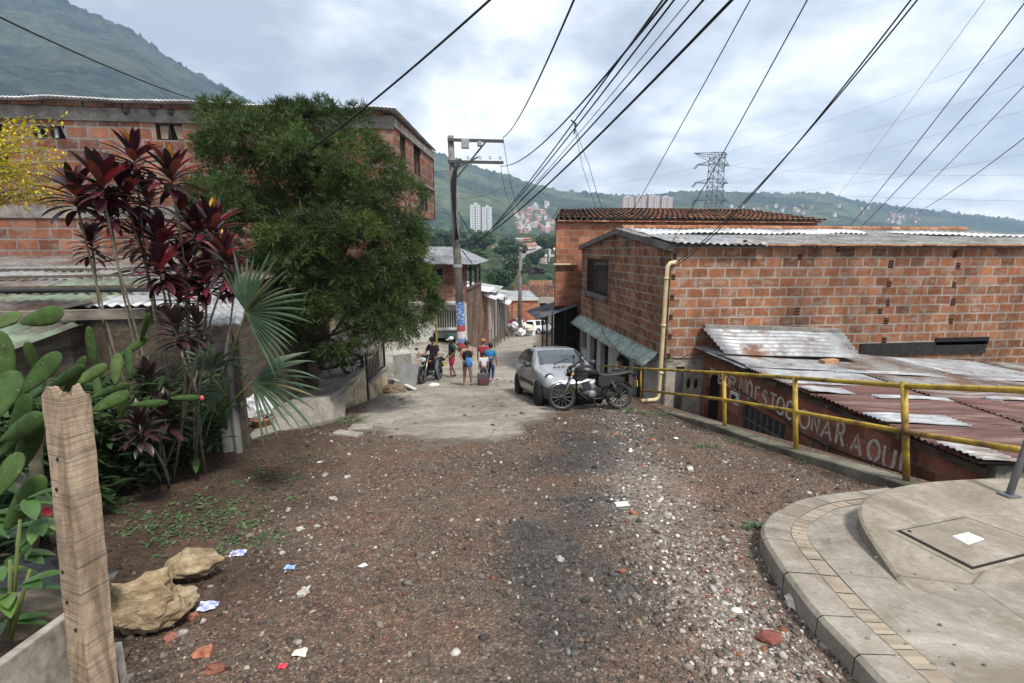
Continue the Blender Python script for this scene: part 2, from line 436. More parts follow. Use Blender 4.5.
M['concrete_dark'] = mat_noise('dark_concrete', (.09, .085, .075), (.2, .19, .17), 2.4, .92, .35, .006, fine=7, bscale=25)
M['cement_band'] = mat_noise('cement_band', (.13, .12, .105), (.30, .28, .25), 3.0, .92, .3, .006, fine=5)
M['black'] = mat_plain('black_gloss', (.010, .010, .011), .38, 0, .4)
M['black_matte'] = mat_plain('black_rubber', (.018, .018, .018), .8, 0, .3)
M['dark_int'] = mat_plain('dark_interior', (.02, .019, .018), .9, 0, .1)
M['iron'] = mat_plain('black_iron', (.022, .022, .023), .5, .4)
M['grey_metal'] = mat_plain('grey_metal', (.20, .21, .22), .45, .6)
M['chrome'] = mat_plain('chrome', (.62, .63, .64), .18, 1.0)
M['alu'] = mat_plain('dull_aluminium', (.34, .34, .33), .4, .8)
M['glass'] = mat_plain('dark_glass', (.010, .012, .013), .12, 0, .35)
M['glass_grey'] = mat_plain('window_glass', (.05, .06, .065), .12, 0, .8)
M['wire'] = mat_plain('cable_rubber', (.016, .017, .019), .6, 0, .3)
M['wire_far'] = mat_plain('steel_cable', (.16, .17, .19), .6, 0, .3)
# ================================================================== THE SETTING
RUB = ([1.5, 1.7, 2.46, 3.35, 4.3, 5.5, 9], [1.35, 1.46, 1.58, 1.72, 1.9, 2.2, 3.4])
DRK = ([1.5, 1.9, 2.6, 3.5, 5.5, 6.8, 9], [.42, .46, .66, .86, 1.35, 2.3, 3.4])
def rubble_mask(X, Y):
    """pale broken rubble on the right of the track"""
    c = np.interp(Y, RUB[0], RUB[1])
    w = np.interp(Y, [1, 2.5, 4, 6, 9], [.30, .36, .42, .5, .5])
    return np.exp(-((X - c) / w) ** 2) * (.35 + .9 * fbm(X * 1.6 + 9, Y * 1.6, 4)) * (1 - .6 * sst(4.6, 6., Y))
def dark_mask(X, Y):
    """blackish compacted gravel in the middle"""
    c = np.interp(Y, DRK[0], DRK[1]); w = np.interp(Y, [1.5, 2.5, 4, 6, 9], [.5, .55, .8, 1.2, 1.6])
    return np.clip((np.exp(-((X - c) / (w * 1.25)) ** 2) - .42 + (fbm(X * 1.7, Y * 1.2 + 4, 5) - .5) * 1.6) * 1.25, 0, 1) * .8
def soil_mask(X, Y):
    """soft brown soil of the bank on the left"""
    return sst(-1.1, -2.2, X + (fbm(X * 1.3, Y * 1.3 + 8, 4) - .5) * 1.2 + .12 * (Y - 4)) * (Y < 11)
def make_ground():
    xs = np.unique(np.round(np.concatenate([[-6000, -3000, -1500, -800, -400, -200, -100, -60], np.arange(-40, -8, 2.), np.arange(-8, -4.2, .3), np.arange(-4.2, 5.3, .06), np.arange(5.3, 20, .6), np.arange(20, 60, 4.), [80, 120, 200, 400, 800, 1500, 3000, 6000]]), 3))
    ys = np.unique(np.round(np.concatenate([[-300, -100, -40, -15, -6, -3, -1], np.arange(0, 10.5, .06), np.arange(10.5, 20, .25), np.arange(20, 46, .5), np.arange(46, 70, 1.5), np.arange(70, 200, 10.), [250, 300, 400, 500, 650, 800, 1000, 1500, 3000, 6000, 9000]]), 3))
    X, Y = np.meshgrid(xs, ys)
    Z = G(X, Y)
    n = len(xs); m = len(ys)
    I = np.arange(n * m).reshape(m, n)
    F = np.stack([I[:-1, :-1], I[:-1, 1:], I[1:, 1:], I[1:, :-1]], -1).reshape(-1, 4)
    rub = rubble_mask(X, Y); drk = dark_mask(X, Y); soil = soil_mask(X, Y)
    col = np.stack([rub, drk, soil, np.ones_like(X)], -1).reshape(-1, 4)
    t = NT('gravel_track'); v = t.coord()
    at = t.new('ShaderNodeAttribute', attribute_name='Col')
    sp = t.new('ShaderNodeSeparateColor'); t.L.new(at.outputs['Color'], sp.inputs[0])
    n1 = t.noise(v, 1.6, 7, .65, .3); n2 = t.noise(v, 16., 6, .7); n3 = t.noise(v, 90., 4, .7)
    vo = t.voro(v, 85., 'F1', 'Color'); vb = t.new('ShaderNodeSeparateColor'); t.L.new(vo, vb.inputs[0])
    base = t.ramp(n1, [(.3, (.075, .054, .040)), (.5, (.112, .083, .062)), (.68, (.130, .078, .052))])
    dark = t.ramp(n1, [(.3, (.036, .033, .031)), (.7, (.070, .063, .057))])
    soil_c = t.ramp(n1, [(.3, (.040, .027, .019)), (.55, (.068, .045, .031)), (.75, (.095, .058, .038))])
    rub_c = t.ramp(n2, [(.3, (.10, .082, .066)), (.6, (.30, .265, .225))])
    red = t.ramp(t.noise(t.mapv(v, (1, .7, 1), loc=(2, 1, 0)), 1.1, 7, .7), [(.46, 0.), (.64, .6)])
    base = t.mix(red, base, (.115, .062, .042))
    c = t.mix(t.math('MULTIPLY', sp.outputs[1], 1.15, True), base, dark)
    c = t.mix(sp.outputs[2], c, soil_c)
    c = t.mix(t.math('MULTIPLY', sp.outputs[0], .75, True), c, rub_c)
    c = t.mix(1., c, t.ramp(n2, [(.28, .55), (.5, 1.), (.72, 1.45)]), 'MULTIPLY')
    stone = t.ramp(vb.outputs[0], [(0, .6), (.6, 1.), (.8, 1.3), (.93, 2.3), (1., 3.0)])
    c = t.mix(t.math('SUBTRACT', .6, t.math('MULTIPLY', sp.outputs[2], .35)), c, t.mix(1., c, stone, 'MULTIPLY'))
    # far below: green valley floor
    spx = t.new('ShaderNodeSeparateXYZ'); t.L.new(v, spx.inputs[0])
    far = t.ramp(t.math('DIVIDE', spx.outputs[1], 200.), [(.33, 0.), (.42, 1.)])
    c = t.mix(far, c, t.ramp(t.noise(v, .05, 6, .6), [(.35, (.03, .05, .024)), (.65, (.065, .09, .04))]))
    d1 = t.voro(v, 42.); d2 = t.voro(v, 110.)
    h = t.math('ADD', t.math('MULTIPLY', t.math('SUBTRACT', 1., d1), .8), t.math('ADD', t.math('MULTIPLY', n2, .9), t.math('MULTIPLY', t.math('SUBTRACT', 1., d2), .35)))
    t.bump(h, .8, .014)
    big_mesh('ground', np.stack([X, Y, Z], -1).reshape(-1, 3), F, t.done(c, .93, 0., .15), 'structure', True, col)
make_ground()

def make_street():
    ys = np.concatenate([np.arange(6.3, 12, .06), np.arange(12, 24, .2), np.arange(24, 66, .8)])
    us = np.linspace(0, 1, 90)
    bend = np.where(ys > 26, (ys - 26) * .19, 0)
    x0 = np.interp(ys, [6, 9.5, 15, 17, 19.5, 28, 30, 31], [-2.3, -3.2, -3.0, -3.6, -7.5, -7.5, -7.2, -.6]) + bend; x1 = np.interp(ys, [6, 9, 12, 30], [1.6, 3.2, 4.95, 4.95]) + bend
    X = x0[:, None] + (x1 - x0)[:, None] * us[None]; Y = np.repeat(ys[:, None], 90, 1)
    m = street_mask(X, Y)
    Z = G(X, Y) + np.clip(m * .12, -.10, .018) + .004
    n = 90; I = np.arange(X.size).reshape(X.shape)
    F = np.stack([I[:-1, :-1], I[:-1, 1:], I[1:, 1:], I[1:, :-1]], -1).reshape(-1, 4)
    t = NT('worn_concrete_street'); v = t.coord()
    n1 = t.noise(v, .8, 8, .68, .4); n2 = t.noise(v, 7., 7, .72); n3 = t.noise(v, 60., 4, .7)
    c = t.ramp(n1, [(.3, (.165, .138, .11)), (.5, (.28, .25, .212)), (.68, (.37, .34, .295))])
    c = t.mix(1., c, t.ramp(n2, [(.3, .62), (.55, 1.05), (.75, 1.2)]), 'MULTIPLY')
    c = t.mix(1., c, t.ramp(n3, [(.3, .75), (.6, 1.1)]), 'MULTIPLY')
    cr = t.voro(t.mapv(v, (1, .7, 1)), .33, 'DISTANCE_TO_EDGE')
    c = t.mix(t.ramp(cr, [(.0, .35), (.008, 0.)]), c, (.07, .06, .05))
    pit = t.ramp(t.noise(t.mapv(v, (1.6, .6, 1), loc=(5, 5, 0)), 1.1, 8, .75, .6), [(.54, 0.), (.68, .62)])
    c = t.mix(pit, c, (.145, .115, .088))
    at = t.new('ShaderNodeAttribute', attribute_name='Col'); ed_ = t.math('ADD', at.outputs['Fac'], t.math('MULTIPLY', t.math('SUBTRACT', t.noise(v, 3., 8, .75), .5), 1.1))
    c = t.mix(t.ramp(ed_, [(.08, .9), (.50, 0.)]), c, t.mix(n2, (.06, .047, .037), (.15, .118, .09)))
    t.bump(t.math('ADD', n2, t.math('MULTIPLY', n3, .6)), .6, .02)
    big_mesh('street', np.stack([X, Y, Z], -1).reshape(-1, 3), F, t.done(c, .9, 0., .2), 'structure', True, np.repeat(np.clip(m, 0, 1).reshape(-1, 1), 4, 1))
make_street()

# ---------------------------------------------------------------- corner pavement on the right
def smooth_poly(pts, n=60):
    P = np.array(pts, float); k = len(P)
    P = np.vstack([2 * P[0] - P[1], P, 2 * P[-1] - P[-2]]); out = []
    for i in range(k - 1):
        p0, p1, p2, p3 = P[i:i + 4]
        for tt in np.linspace(0, 1, n // (k - 1), endpoint=False):
            out.append(.5 * ((2 * p1) + (-p0 + p2) * tt + (2 * p0 - 5 * p1 + 4 * p2 - p3) * tt ** 2 + (-p0 + 3 * p1 - 3 * p2 + p3) * tt ** 3))
    out.append(P[-2]); return np.array(out)
def px_at_height(px, py, h):
    r = ray(px, py); t = np.linspace(.5, 30, 20000); P = EYE + r * t[:, None]
    i = int(np.argmax(P[:, 2] < g(P[:, 1]) + h)); return P[i, :2]
KH = .13
def weather(t, v, c):
    """dirt blotches, rain streaks, hairline cracks and dark specks of old concrete"""
    a = t.ramp(t.noise(t.mapv(v, loc=(1, 7, 2)), 1.6, 9, .74, .8), [(.40, 0.), (.62, .8)]); c = t.mix(a, c, (.15, .125, .09))
    b = t.ramp(t.noise(t.mapv(v, (3.2, 1, 1), (0, 0, .6)), 2.4, 8, .75, .5), [(.56, 0.), (.70, .55)]); c = t.mix(b, c, (.42, .39, .33))
    k = t.ramp(t.voro(t.mapv(v, (1, .8, 1)), .9, 'DISTANCE_TO_EDGE'), [(.0, .65), (.006, 0.)]); k = t.math('MULTIPLY', k, t.ramp(t.noise(v, 1.2, 4, .6), [(.5, 0.), (.56, 1.)])); c = t.mix(k, c, (.05, .045, .038))
    s = t.ramp(t.voro(v, 22.), [(.04, .6), (.09, 0.)]); return t.mix(s, c, (.07, .06, .05))
KERB = smooth_poly([px_at_height(*q, KH) for q in [(985, 790), (862, 661), (806, 601), (765, 541), (763, 522), (779, 508), (812, 496), (885, 487)]], 84)
def offset_in(P, d):
    T = np.gradient(P, axis=0); T /= np.linalg.norm(T, axis=1)[:, None]
    return P + np.stack([T[:, 1], -T[:, 0]], 1) * d
def strip_mesh(A, B, za, zb):
    return [[Vector((a[0], a[1], g(a[1]) + za)) for a in A], [Vector((b[0], b[1], g(b[1]) + zb)) for b in B]]
def make_pavement():
    w1, w2 = .19, .30
    A = KERB; B = offset_in(A, w1); C = offset_in(A, w2)
    # kerb stones: short segments with joints
    m = MB(); k = 0; n = len(A)
    i = 0
    while i < n - 1:
        j = min(i + random.choice([6, 7, 8]), n - 1)
        for q in range(i, j):
            f = lambda P, s, z: Vector((*(P[s]), g(P[s][1]) + z))
            a0 = f(A, q, -.2); a1 = f(A, q + 1, -.2); t0 = f(A, q, KH - .02); t1 = f(A, q + 1, KH - .02)
            e0 = f(offset_in(A, .022), q, KH); e1 = f(offset_in(A, .022), q + 1, KH); b0 = f(B, q, KH); b1 = f(B, q + 1, KH)
            if q == i: b0, e0, t0, a0 = b0.lerp(b1, .16), e0.lerp(e1, .16), t0.lerp(t1, .16), a0.lerp(a1, .16)
            m.quad(a0, a1, t1, t0); m.quad(t0, t1, e1, e0); m.quad(e0, e1, b1, b0)
        i = j
    tt = NT('kerb_concrete'); v = tt.coord(); n1 = tt.noise(v, 3., 7, .65); n2 = tt.noise(v, 40., 5, .7)
    c = tt.ramp(n1, [(.3, (.18, .156, .128)), (.5, (.30, .266, .222)), (.7, (.37, .336, .284))])
    c = tt.mix(1., c, tt.ramp(n2, [(.3, .75), (.6, 1.08)]), 'MULTIPLY'); c = weather(tt, v, c); tt.bump(n2, .5, .006)
    kerb_m = tt.done(c, .92, 0., .2)
    o = m.build('kerb', kerb_m); o['kind'] = 'structure'
    o = MB().grid(strip_mesh(offset_in(A, .03), offset_in(A, w2 + .05), KH - .009, KH - .009)).build('kerb_bed', M['cement_band']); o['kind'] = 'structure'
    # brick strip
    m = MB(); i = 2
    while i < n - 3:
        j = min(i + 3, n - 2); ex = .007
        for q in range(i, j):
            b0 = Vector((*offset_in(A, w1 + ex)[q], 0)); b1 = Vector((*offset_in(A, w1 + ex)[q + 1], 0)); c0 = Vector((*offset_in(A, w2 - ex)[q], 0)); c1 = Vector((*offset_in(A, w2 - ex)[q + 1], 0))
            if q == i: b0 = b0.lerp(b1, .2); c0 = c0.lerp(c1, .2)
            for p in (b0, b1, c0, c1): p.z = float(g(p.y)) + KH - .003
            m.quad(b0, b1, c1, c0)
        i = j
    tt = NT('paving_bricks'); v = tt.coord(); n1 = tt.noise(v, 5., 6, .6)
    c = tt.mix(tt.island(), (.25, .205, .15), (.35, .295, .225)); c = tt.mix(1., c, tt.ramp(n1, [(.3, .7), (.6, 1.05)]), 'MULTIPLY'); tt.bump(tt.noise(v, 60., 4, .7), .4, .004)
    o = m.build('paver_strip', tt.done(c, .92, 0., .2)); o['kind'] = 'structure'
    # footway between the strip and the slab
    rows = []
    endx, endy = 7.0, 1.0
    for s in np.linspace(0, 1, 14):
        row = []
        for p in C:
            q = np.array([max(p[0] + 2.2, 4.6), min(p[1], 4.05) - .15 * 0])
            w = p * (1 - s) + q * s; row.append(Vector((w[0], w[1], float(g(w[1])) + KH - .006 + .004 * math.sin(w[0] * 9))))
        rows.append(row)
    tt = NT('footway_concrete'); v = tt.coord(); n1 = tt.noise(v, 1.7, 8, .65, .2); n2 = tt.noise(v, 30., 6, .72)
    c = tt.ramp(n1, [(.3, (.20, .18, .148)), (.5, (.32, .292, .245)), (.7, (.39, .36, .305))])
    c = tt.mix(1., c, tt.ramp(n2, [(.28, .72), (.6, 1.07)]), 'MULTIPLY')
    st = tt.ramp(tt.noise(tt.mapv(v, loc=(3, 9, 0)), 2.6, 7, .7), [(.58, 0.), (.68, .7)]); c = tt.mix(st, c, (.10, .09, .075)); c = weather(tt, v, c); tt.bump(n2, .4, .005)
    foot_m = tt.done(c, .9, 0., .25)
    o = MB().grid(rows).build('footway', foot_m, smooth=True); o['kind'] = 'structure'
    # raised slab with a crisp edge
    zt = lambda y: -.235 - .045 * (y - 2.2)
    def on_slab(px, py):
        r = ray(px, py); t = np.linspace(.5, 20, 40000); P = EYE + r * t[:, None]
        i = int(np.argmax(P[:, 2] < zt(P[:, 1]))); return P[i, :2]
    E_ = smooth_poly([on_slab(*q) for q in [(1150, 700), (1024, 634), (960, 614), (914, 596), (885, 560), (862, 524), (859, 507), (866, 497), (893, 487), (930, 481), (978, 478), (1020, 477), (1200, 478)]], 96)
    far_ = [np.array([9.0, E_[-1][1]]), np.array([9.0, E_[0][1] - .6]), np.array([E_[0][0], E_[0][1] - .6])]
    ring = [Vector((p[0], p[1], zt(p[1]))) for p in list(E_) + far_]
    inner = [Vector((p[0], p[1], zt(p[1]))) for p in E_]
    m = MB(); nn = len(ring)
    T = offset_in(E_, .02)
    top = [Vector((p[0], p[1], zt(p[1]))) for p in list(T) + far_]
    m.add(top, [tuple(range(nn))])
    lip = [p - Vector((0, 0, .012)) for p in ring]; bot = [p - Vector((0, 0, .75)) for p in ring]
    m.add(top + lip + bot, [f for i in range(nn) for j in [(i + 1) % nn] for f in ((nn + i, nn + j, j, i), (2 * nn + i, 2 * nn + j, nn + j, nn + i))])
    tt = NT('slab_concrete'); v = tt.coord(); n1 = tt.noise(v, 1.4, 8, .66, .3); n2 = tt.noise(v, 26., 6, .74)
    c = tt.ramp(n1, [(.28, (.15, .128, .098)), (.48, (.27, .238, .188)), (.72, (.35, .313, .252))])
    c = tt.mix(1., c, tt.ramp(n2, [(.28, .7), (.6, 1.08)]), 'MULTIPLY'); c = weather(tt, v, c); tt.bump(n2, .4, .005)
    o = m.build('pavement_slab', tt.done(c, .92, 0., .2)); o['kind'] = 'structure'
    # access cover let into the slab
    q = [on_slab(*p) for p in [(901, 532), (966, 519), (1050, 548), (972, 568)]]
    cc = sum(q) / 4
    h = thing('manhole_cover', 'square concrete access cover with a white plate set in the raised corner slab', 'manhole cover', (cc[0], cc[1], zt(cc[1])))
    P = lambda u, dz: Vector((cc[0] + (u[0] - cc[0]) * 1.0, cc[1] + (u[1] - cc[1]) * 1.0, zt(u[1]) + dz))
    MB().prism([P(cc + (u - cc) * 1.20, .0015) for u in q], (0, 0, .002)).build('surround', M['kerb_light'] if 'kerb_light' in M else kerb_m, h)
    MB().prism([P(cc + (u - cc) * 1.07, .004) for u in q], (0, 0, .002)).build('joint', M['dark_int'], h)
    MB().prism([P(cc + (u - cc) * 1.0, .006) for u in q], (0, 0, .006)).build('lid', kerb_m, h)
    pq = [on_slab(*p) for p in [(952, 538), (968, 534), (984, 541), (968, 547)]]
    MB().prism([P(u, .0125) for u in pq], (0, 0, .003)).build('plate', mat_noise('white_plate', (.35, .34, .32), (.75, .74, .72), 22., .6, .1), h)
    for u in (q[0] * .88 + cc * .12, q[2] * .8 + cc * .2):
        MB().lathe([(.012, 0), (.012, .003)], 10, Matrix.Translation(P(u, .0125))).build('lifting_hole', M['dark_int'], h)
    return zt, on_slab
SLAB_Z, ON_SLAB = make_pavement()
def pavement_grit():
    rs = np.random.RandomState(8); m = MB()
    for k in range(230):
        if k % 2: q = ON_SLAB(rs.uniform(870, 1024), rs.uniform(485, 680)); z = SLAB_Z(q[1])
        else: i = rs.randint(2, 82); q = offset_in(KERB, rs.uniform(.03, .55))[i]; z = float(g(q[1])) + KH
        r = .0035 * math.exp(rs.randn() * .5); m.ico((q[0], q[1], z + r * .3), (r, r * .8, r * .6), 1, .5, 2, k)
    o = m.build('pavement_grit', mat_noise('grit', (.07, .06, .05), (.3, .27, .23), 40., .9, .2)); o['kind'] = 'stuff'
pavement_grit()

# ---------------------------------------------------------------- retaining kerb under the railing
def make_kerb_wall():
    m = MB(); m2 = []
    ys = np.linspace(4.0, 15.6, 40)
    def row(x, dz): return [Vector((x, y, float(g(y)) + dz + .02 * math.sin(y * 1.7))) for y in ys]
    m.grid([row(4.66, -.4), row(4.66, -.04), row(4.68, -.025), row(4.88, -.025), row(4.90, -.04), row(4.90, -2.0)])
    o = m.build('retaining_wall', mat_noise('mossy_concrete', (.06, .058, .04), (.19, .175, .135), 2.4, .93, .4, .008, fine=6, bscale=25))
    tag(o, 'low mossy concrete retaining wall edge carrying the yellow railing', 'wall')
make_kerb_wall()

# ---------------------------------------------------------------- loose stones
def stones(name, n, region, size, colf, kind='stuff', seed=1, weight=None, flat=.6, yexp=1.6, mat=None, maskf=None):
    rs = np.random.RandomState(seed)
    bm = bmesh.new(); bmesh.ops.create_icosphere(bm, subdivisions=1, radius=1)
    bv = np.array([v.co[:] for v in bm.verts]); bf = np.array([[v.index for v in f.verts] for f in bm.faces]); bm.free()
    x0, x1, y0, y1 = region
    Y = y0 + (y1 - y0) * rs.rand(n) ** yexp; X = x0 + (x1 - x0) * rs.rand(n)
    if maskf is not None:
        k = rs.rand(n) < maskf(X, Y); X, Y = X[k], Y[k]
    # keep off the corner pavement
    ko = np.ones(len(X), bool)
    kx = np.interp(Y, KERB[np.argsort(KERB[:, 1]), 1], KERB[np.argsort(KERB[:, 1]), 0])
    ks = KERB[np.argsort(KERB[:, 1])]
    low = ks[:40]
    kmin = np.interp(Y, [1.0, 1.7, 2.4, 3.1, 3.45, 3.9, 4.1], [1.75, 1.9, 2.12, 2.36, 2.5, 3.3, 4.3])
    ko &= ~((Y < 4.15) & (X > kmin - .03)); ko &= X < 4.6
    X, Y = X[ko], Y[ko]; n = len(X)
    s = size[0] * np.exp(rs.randn(n) * size[1]); s = np.clip(s, size[0] * .45, size[2])
    s = s * (1 + .05 * np.maximum(0, Y - 3))
    s = np.minimum(s, size[2] * 1.5)
    Z = G(X, Y)
    sx = s * rs.uniform(.7, 1.35, n); sy = s * rs.uniform(.6, 1.1, n); sz = s * rs.uniform(.35, .9, n) * flat / .6
    jit = 1 + .5 * (rs.rand(n, len(bv)) - .5) * 2
    P = bv[None] * jit[..., None] * np.stack([sx, sy, sz], 1)[:, None]
    a = rs.rand(n) * 6.283; tl = rs.randn(n) * .35
    ct, st = np.cos(tl), np.sin(tl)
    y_, z_ = P[..., 1] * ct[:, None] - P[..., 2] * st[:, None], P[..., 1] * st[:, None] + P[..., 2] * ct[:, None]
    P = np.stack([P[..., 0], y_, z_], -1)
    ca, sa = np.cos(a), np.sin(a)
    x_ = P[..., 0] * ca[:, None] - P[..., 1] * sa[:, None]; y_ = P[..., 0] * sa[:, None] + P[..., 1] * ca[:, None]
    V = np.stack([x_ + X[:, None], y_ + Y[:, None], P[..., 2] + (Z + sz * .25)[:, None]], -1)
    F = (bf[None] + (np.arange(n) * len(bv))[:, None, None]).reshape(-1, 3)
    c = colf(X, Y, rs); c4 = np.concatenate([c, np.ones((n, 1))], 1)
    return big_mesh(name, V.reshape(-1, 3), F, mat, kind, False, np.repeat(c4, len(bv), axis=0))
def stone_mat():
    t = NT('loose_stone'); v = t.coord(); at = t.new('ShaderNodeAttribute', attribute_name='Col')
    c = t.mix(1., at.outputs['Color'], t.ramp(t.noise(v, 60., 4, .6), [(.3, .7), (.7, 1.2)]), 'MULTIPLY')
    return t.done(c, .88, 0., .25)
STONE = stone_mat()
def pick(rs, n, pal, wts):
    pal = np.array(pal); k = rs.choice(len(pal), n, p=np.array(wts) / np.sum(wts))
    return pal[k] * rs.uniform(.7, 1.25, (n, 1))
def col_gravel(X, Y, rs):
    n = len(X)
    base = pick(rs, n, [(.075, .060, .048), (.11, .088, .070), (.15, .125, .10), (.22, .195, .165), (.36, .33, .285), (.16, .065, .042), (.15, .105, .068)], [30, 28, 18, 9, 3.4, 2, 9])
    d = dark_mask(X, Y); dk = pick(rs, n, [(.045, .042, .039), (.075, .069, .064), (.12, .112, .102), (.26, .24, .22)], [40, 35, 14, 3])
    k = rs.rand(n) < d; base[k] = dk[k]
    r = rubble_mask(X, Y); rb = pick(rs, n, [(.46, .43, .39), (.30, .27, .235), (.17, .145, .12), (.22, .085, .05)], [22, 30, 30, 8])
    k = rs.rand(n) < r * .85; base[k] = rb[k]
    s = soil_mask(X, Y); so = pick(rs, n, [(.045, .031, .023), (.07, .048, .035), (.16, .13, .1)], [40, 30, 3])
    k = rs.rand(n) < s; base[k] = so[k]
    return base
FAST_N = 1.0
stones('gravel', int(80000 * FAST_N), (-3.6, 4.6, 1.25, 9.5), (.0072, .48, .028), col_gravel, seed=3, mat=STONE, yexp=1.5,
       maskf=lambda X, Y: np.clip(.85 - .45 * soil_mask(X, Y) - .42 * dark_mask(X, Y), 0, 1) * (.25 + 1.3 * sst(.36, .58, fbm(X * 1.4 + 2, Y * 1.4, 4))) * (street_mask(X, Y) < .05))
stones('coarse_gravel', 4200, (-3.6, 4.6, 1.3, 11.), (.016, .36, .034), col_gravel, seed=8, mat=STONE, yexp=1.3,
       maskf=lambda X, Y: np.clip(.30 + 1.0 * rubble_mask(X, Y) - .2 * soil_mask(X, Y), 0, 1) * (street_mask(X, Y) < .2))
def col_chip(X, Y, rs):
    return pick(rs, len(X), [(.55, .53, .50), (.42, .39, .35), (.28, .11, .065), (.6, .6, .6)], [40, 35, 12, 10])
stones('rubble_chips', 7000, (-3., 4.6, 1.4, 11.), (.011, .55, .036), col_chip, seed=12, mat=STONE, yexp=1.2, flat=.3,
       maskf=lambda X, Y: np.clip(.015 + 1.9 * rubble_mask(X, Y) ** 1.4, 0, 1) * (street_mask(X, Y) < .1))
# street grit and broken asphalt along the left edge
def col_grit(X, Y, rs): return pick(rs, len(X), [(.10, .085, .07), (.2, .18, .15), (.35, .32, .28), (.05, .045, .04)], [30, 30, 10, 25])
stones('street_grit', 1500, (-2.6, 4.4, 7.5, 18), (.022, .5, .07), col_grit, seed=19, mat=STONE, yexp=1., flat=.4,
       maskf=lambda X, Y: np.clip(.25 + .8 * np.exp(-((X + 1.8 - .1 * (Y - 10)) / .5) ** 2), 0, 1))

# ---------------------------------------------------------------- hills
def hill(name, ridge, D, base_D, base_z, cols, mat, cell=9., amp=8., rows=170, px0=-250, px1=1350, npx=900, profile=.85, spiky=0.):
    rp = np.array(ridge, float)
    px = np.linspace(px0, px1, npx); py = np.interp(px, rp[:, 0], rp[:, 1])
    dirs = _fw[None] + _rt[None] * ((px - 512) / FPX)[:, None] + _up[None] * ((341.5 - py) / FPX)[:, None]
    dirs = dirs / dirs[:, 1:2]
    t = np.concatenate([np.linspace(0, 1, rows), [1.06, 1.2, 1.5]])
    Yr = D + 60 * (fbm(px * .02, px * 0 + 3, 3) - .5)
    Yb = base_D
    Y = Yb + (Yr[None] - Yb) * t[:, None]
    zr = 1.65 + dirs[None, :, 2] * Yr[None]
    tc = np.clip(t, 0, 1)[:, None]
    Z = base_z + (zr - base_z) * tc ** profile - np.maximum(0, t[:, None] - 1) * 120
    X = dirs[None, :, 0] / dirs[None, :, 1] * Y
    # spurs and gullies, fading out at the skyline so the ridge keeps its line
    sp = (fbm(X * .004 + 7, Y * .004, 5) - .5) * 90 * (np.sin(tc * math.pi)) * (D / 1400)
    Z = Z + sp
    # tree tops
    f = np.abs(vnoise(X / cell, Y / cell) - .5) * 2; f2 = vnoise(X / cell * 2.1 + 4, Y / cell * 2.1)
    dens = np.clip((fbm(X * .006, Y * .006 + 11, 4) - .40) * 5, .15, 1)
    tree = (f * .6 + f2 * .6) * amp * dens
    if spiky: tree = tree + (vnoise(X / cell * 1.7 + 9, Y / cell * .7) > .78) * spiky * (tc > .9)
    Z = Z + tree
    n = npx; m = len(t); I = np.arange(n * m).reshape(m, n)
    F = np.stack([I[:-1, :-1], I[:-1, 1:], I[1:, 1:], I[1:, :-1]], -1).reshape(-1, 4)
    P = np.stack([X, Y, Z], -1)
    big_mesh(name, P.reshape(-1, 3), F, mat, 'structure', True)
    return P
def hill_mat(name, c, cell, grass, gscale=.005):
    t = NT(name); v = t.coord()
    vo = t.new('ShaderNodeTexVoronoi'); t.L.new(v, vo.inputs['Vector']); vo.inputs['Scale'].default_value = 1. / cell
    sp = t.new('ShaderNodeSeparateColor'); t.L.new(vo.outputs['Color'], sp.inputs[0])
    col = t.ramp(sp.outputs[0], [(0, c[0]), (.5, c[1]), (1, c[2])])
    gm = t.ramp(t.noise(v, gscale, 8, .65, .4), [(.45, 0.), (.57, 1.)])
    gcol = t.ramp(t.noise(v, gscale * 6, 6, .6), [(.3, sc3(grass, .6)), (.7, grass)])
    col = t.mix(t.math('MULTIPLY', gm, .8), col, gcol)
    col = t.mix(1., col, t.ramp(t.noise(v, gscale * 9, 7, .7), [(.3, .5), (.65, 1.25)]), 'MULTIPLY')
    t.bump(t.math('SUBTRACT', 1., vo.outputs['Distance']), 1., cell * .5)
    return t.done(col, .95, 0., .05)
HM = hill_mat('forested_hill', [(.018, .034, .018), (.034, .056, .028), (.058, .084, .042)], 9., (.14, .16, .08))
HM2 = hill_mat('mountain_side', [(.014, .022, .016), (.026, .036, .026), (.042, .054, .036)], 10., (.085, .10, .06), .008)
HILL_A = hill('hill', [(-300, 120), (250, 140), (380, 143), (430, 152), (470, 166), (520, 181), (560, 191), (620, 197), (660, 194), (700, 191), (780, 194), (830, 195), (870, 204), (940, 213), (1024, 222), (1200, 240), (1400, 246)],
              1500, 560, -70, None, HM, npx=1000, spiky=6.)
HILL_B = hill('mountain', [(-400, -160), (-120, -75), (0, -18), (50, -3), (100, 18), (135, 34), (165, 57), (200, 76), (235, 93), (290, 122), (360, 185), (430, 258), (480, 268)],
              1150, 320, -30, None, HM2, px0=-420, px1=470, npx=560, profile=1.05, amp=6., spiky=7.)
HM3 = hill_mat('near_wood', [(.014, .028, .013), (.028, .047, .020), (.05, .075, .030)], 6., (.08, .10, .045), .02)
HILL_C = hill('wooded_slope', [(380, 226), (430, 232), (480, 236), (520, 238), (560, 240), (640, 238), (760, 244)],
              420, 150, -26, None, HM3, px0=330, px1=800, npx=420, rows=150, cell=7., amp=8.)
def hill_point(P, px, py):
    """a point of a hill that the photo shows at a pixel"""
    d = P.reshape(-1, 3) - EYE; w = d @ _fw
    x = 512 + FPX * (d @ _rt) / w; y = 341.5 - FPX * (d @ _up) / w
    i = int(np.argmin((x - px) ** 2 + (y - py) ** 2)); return Vector(P.reshape(-1, 3)[i])

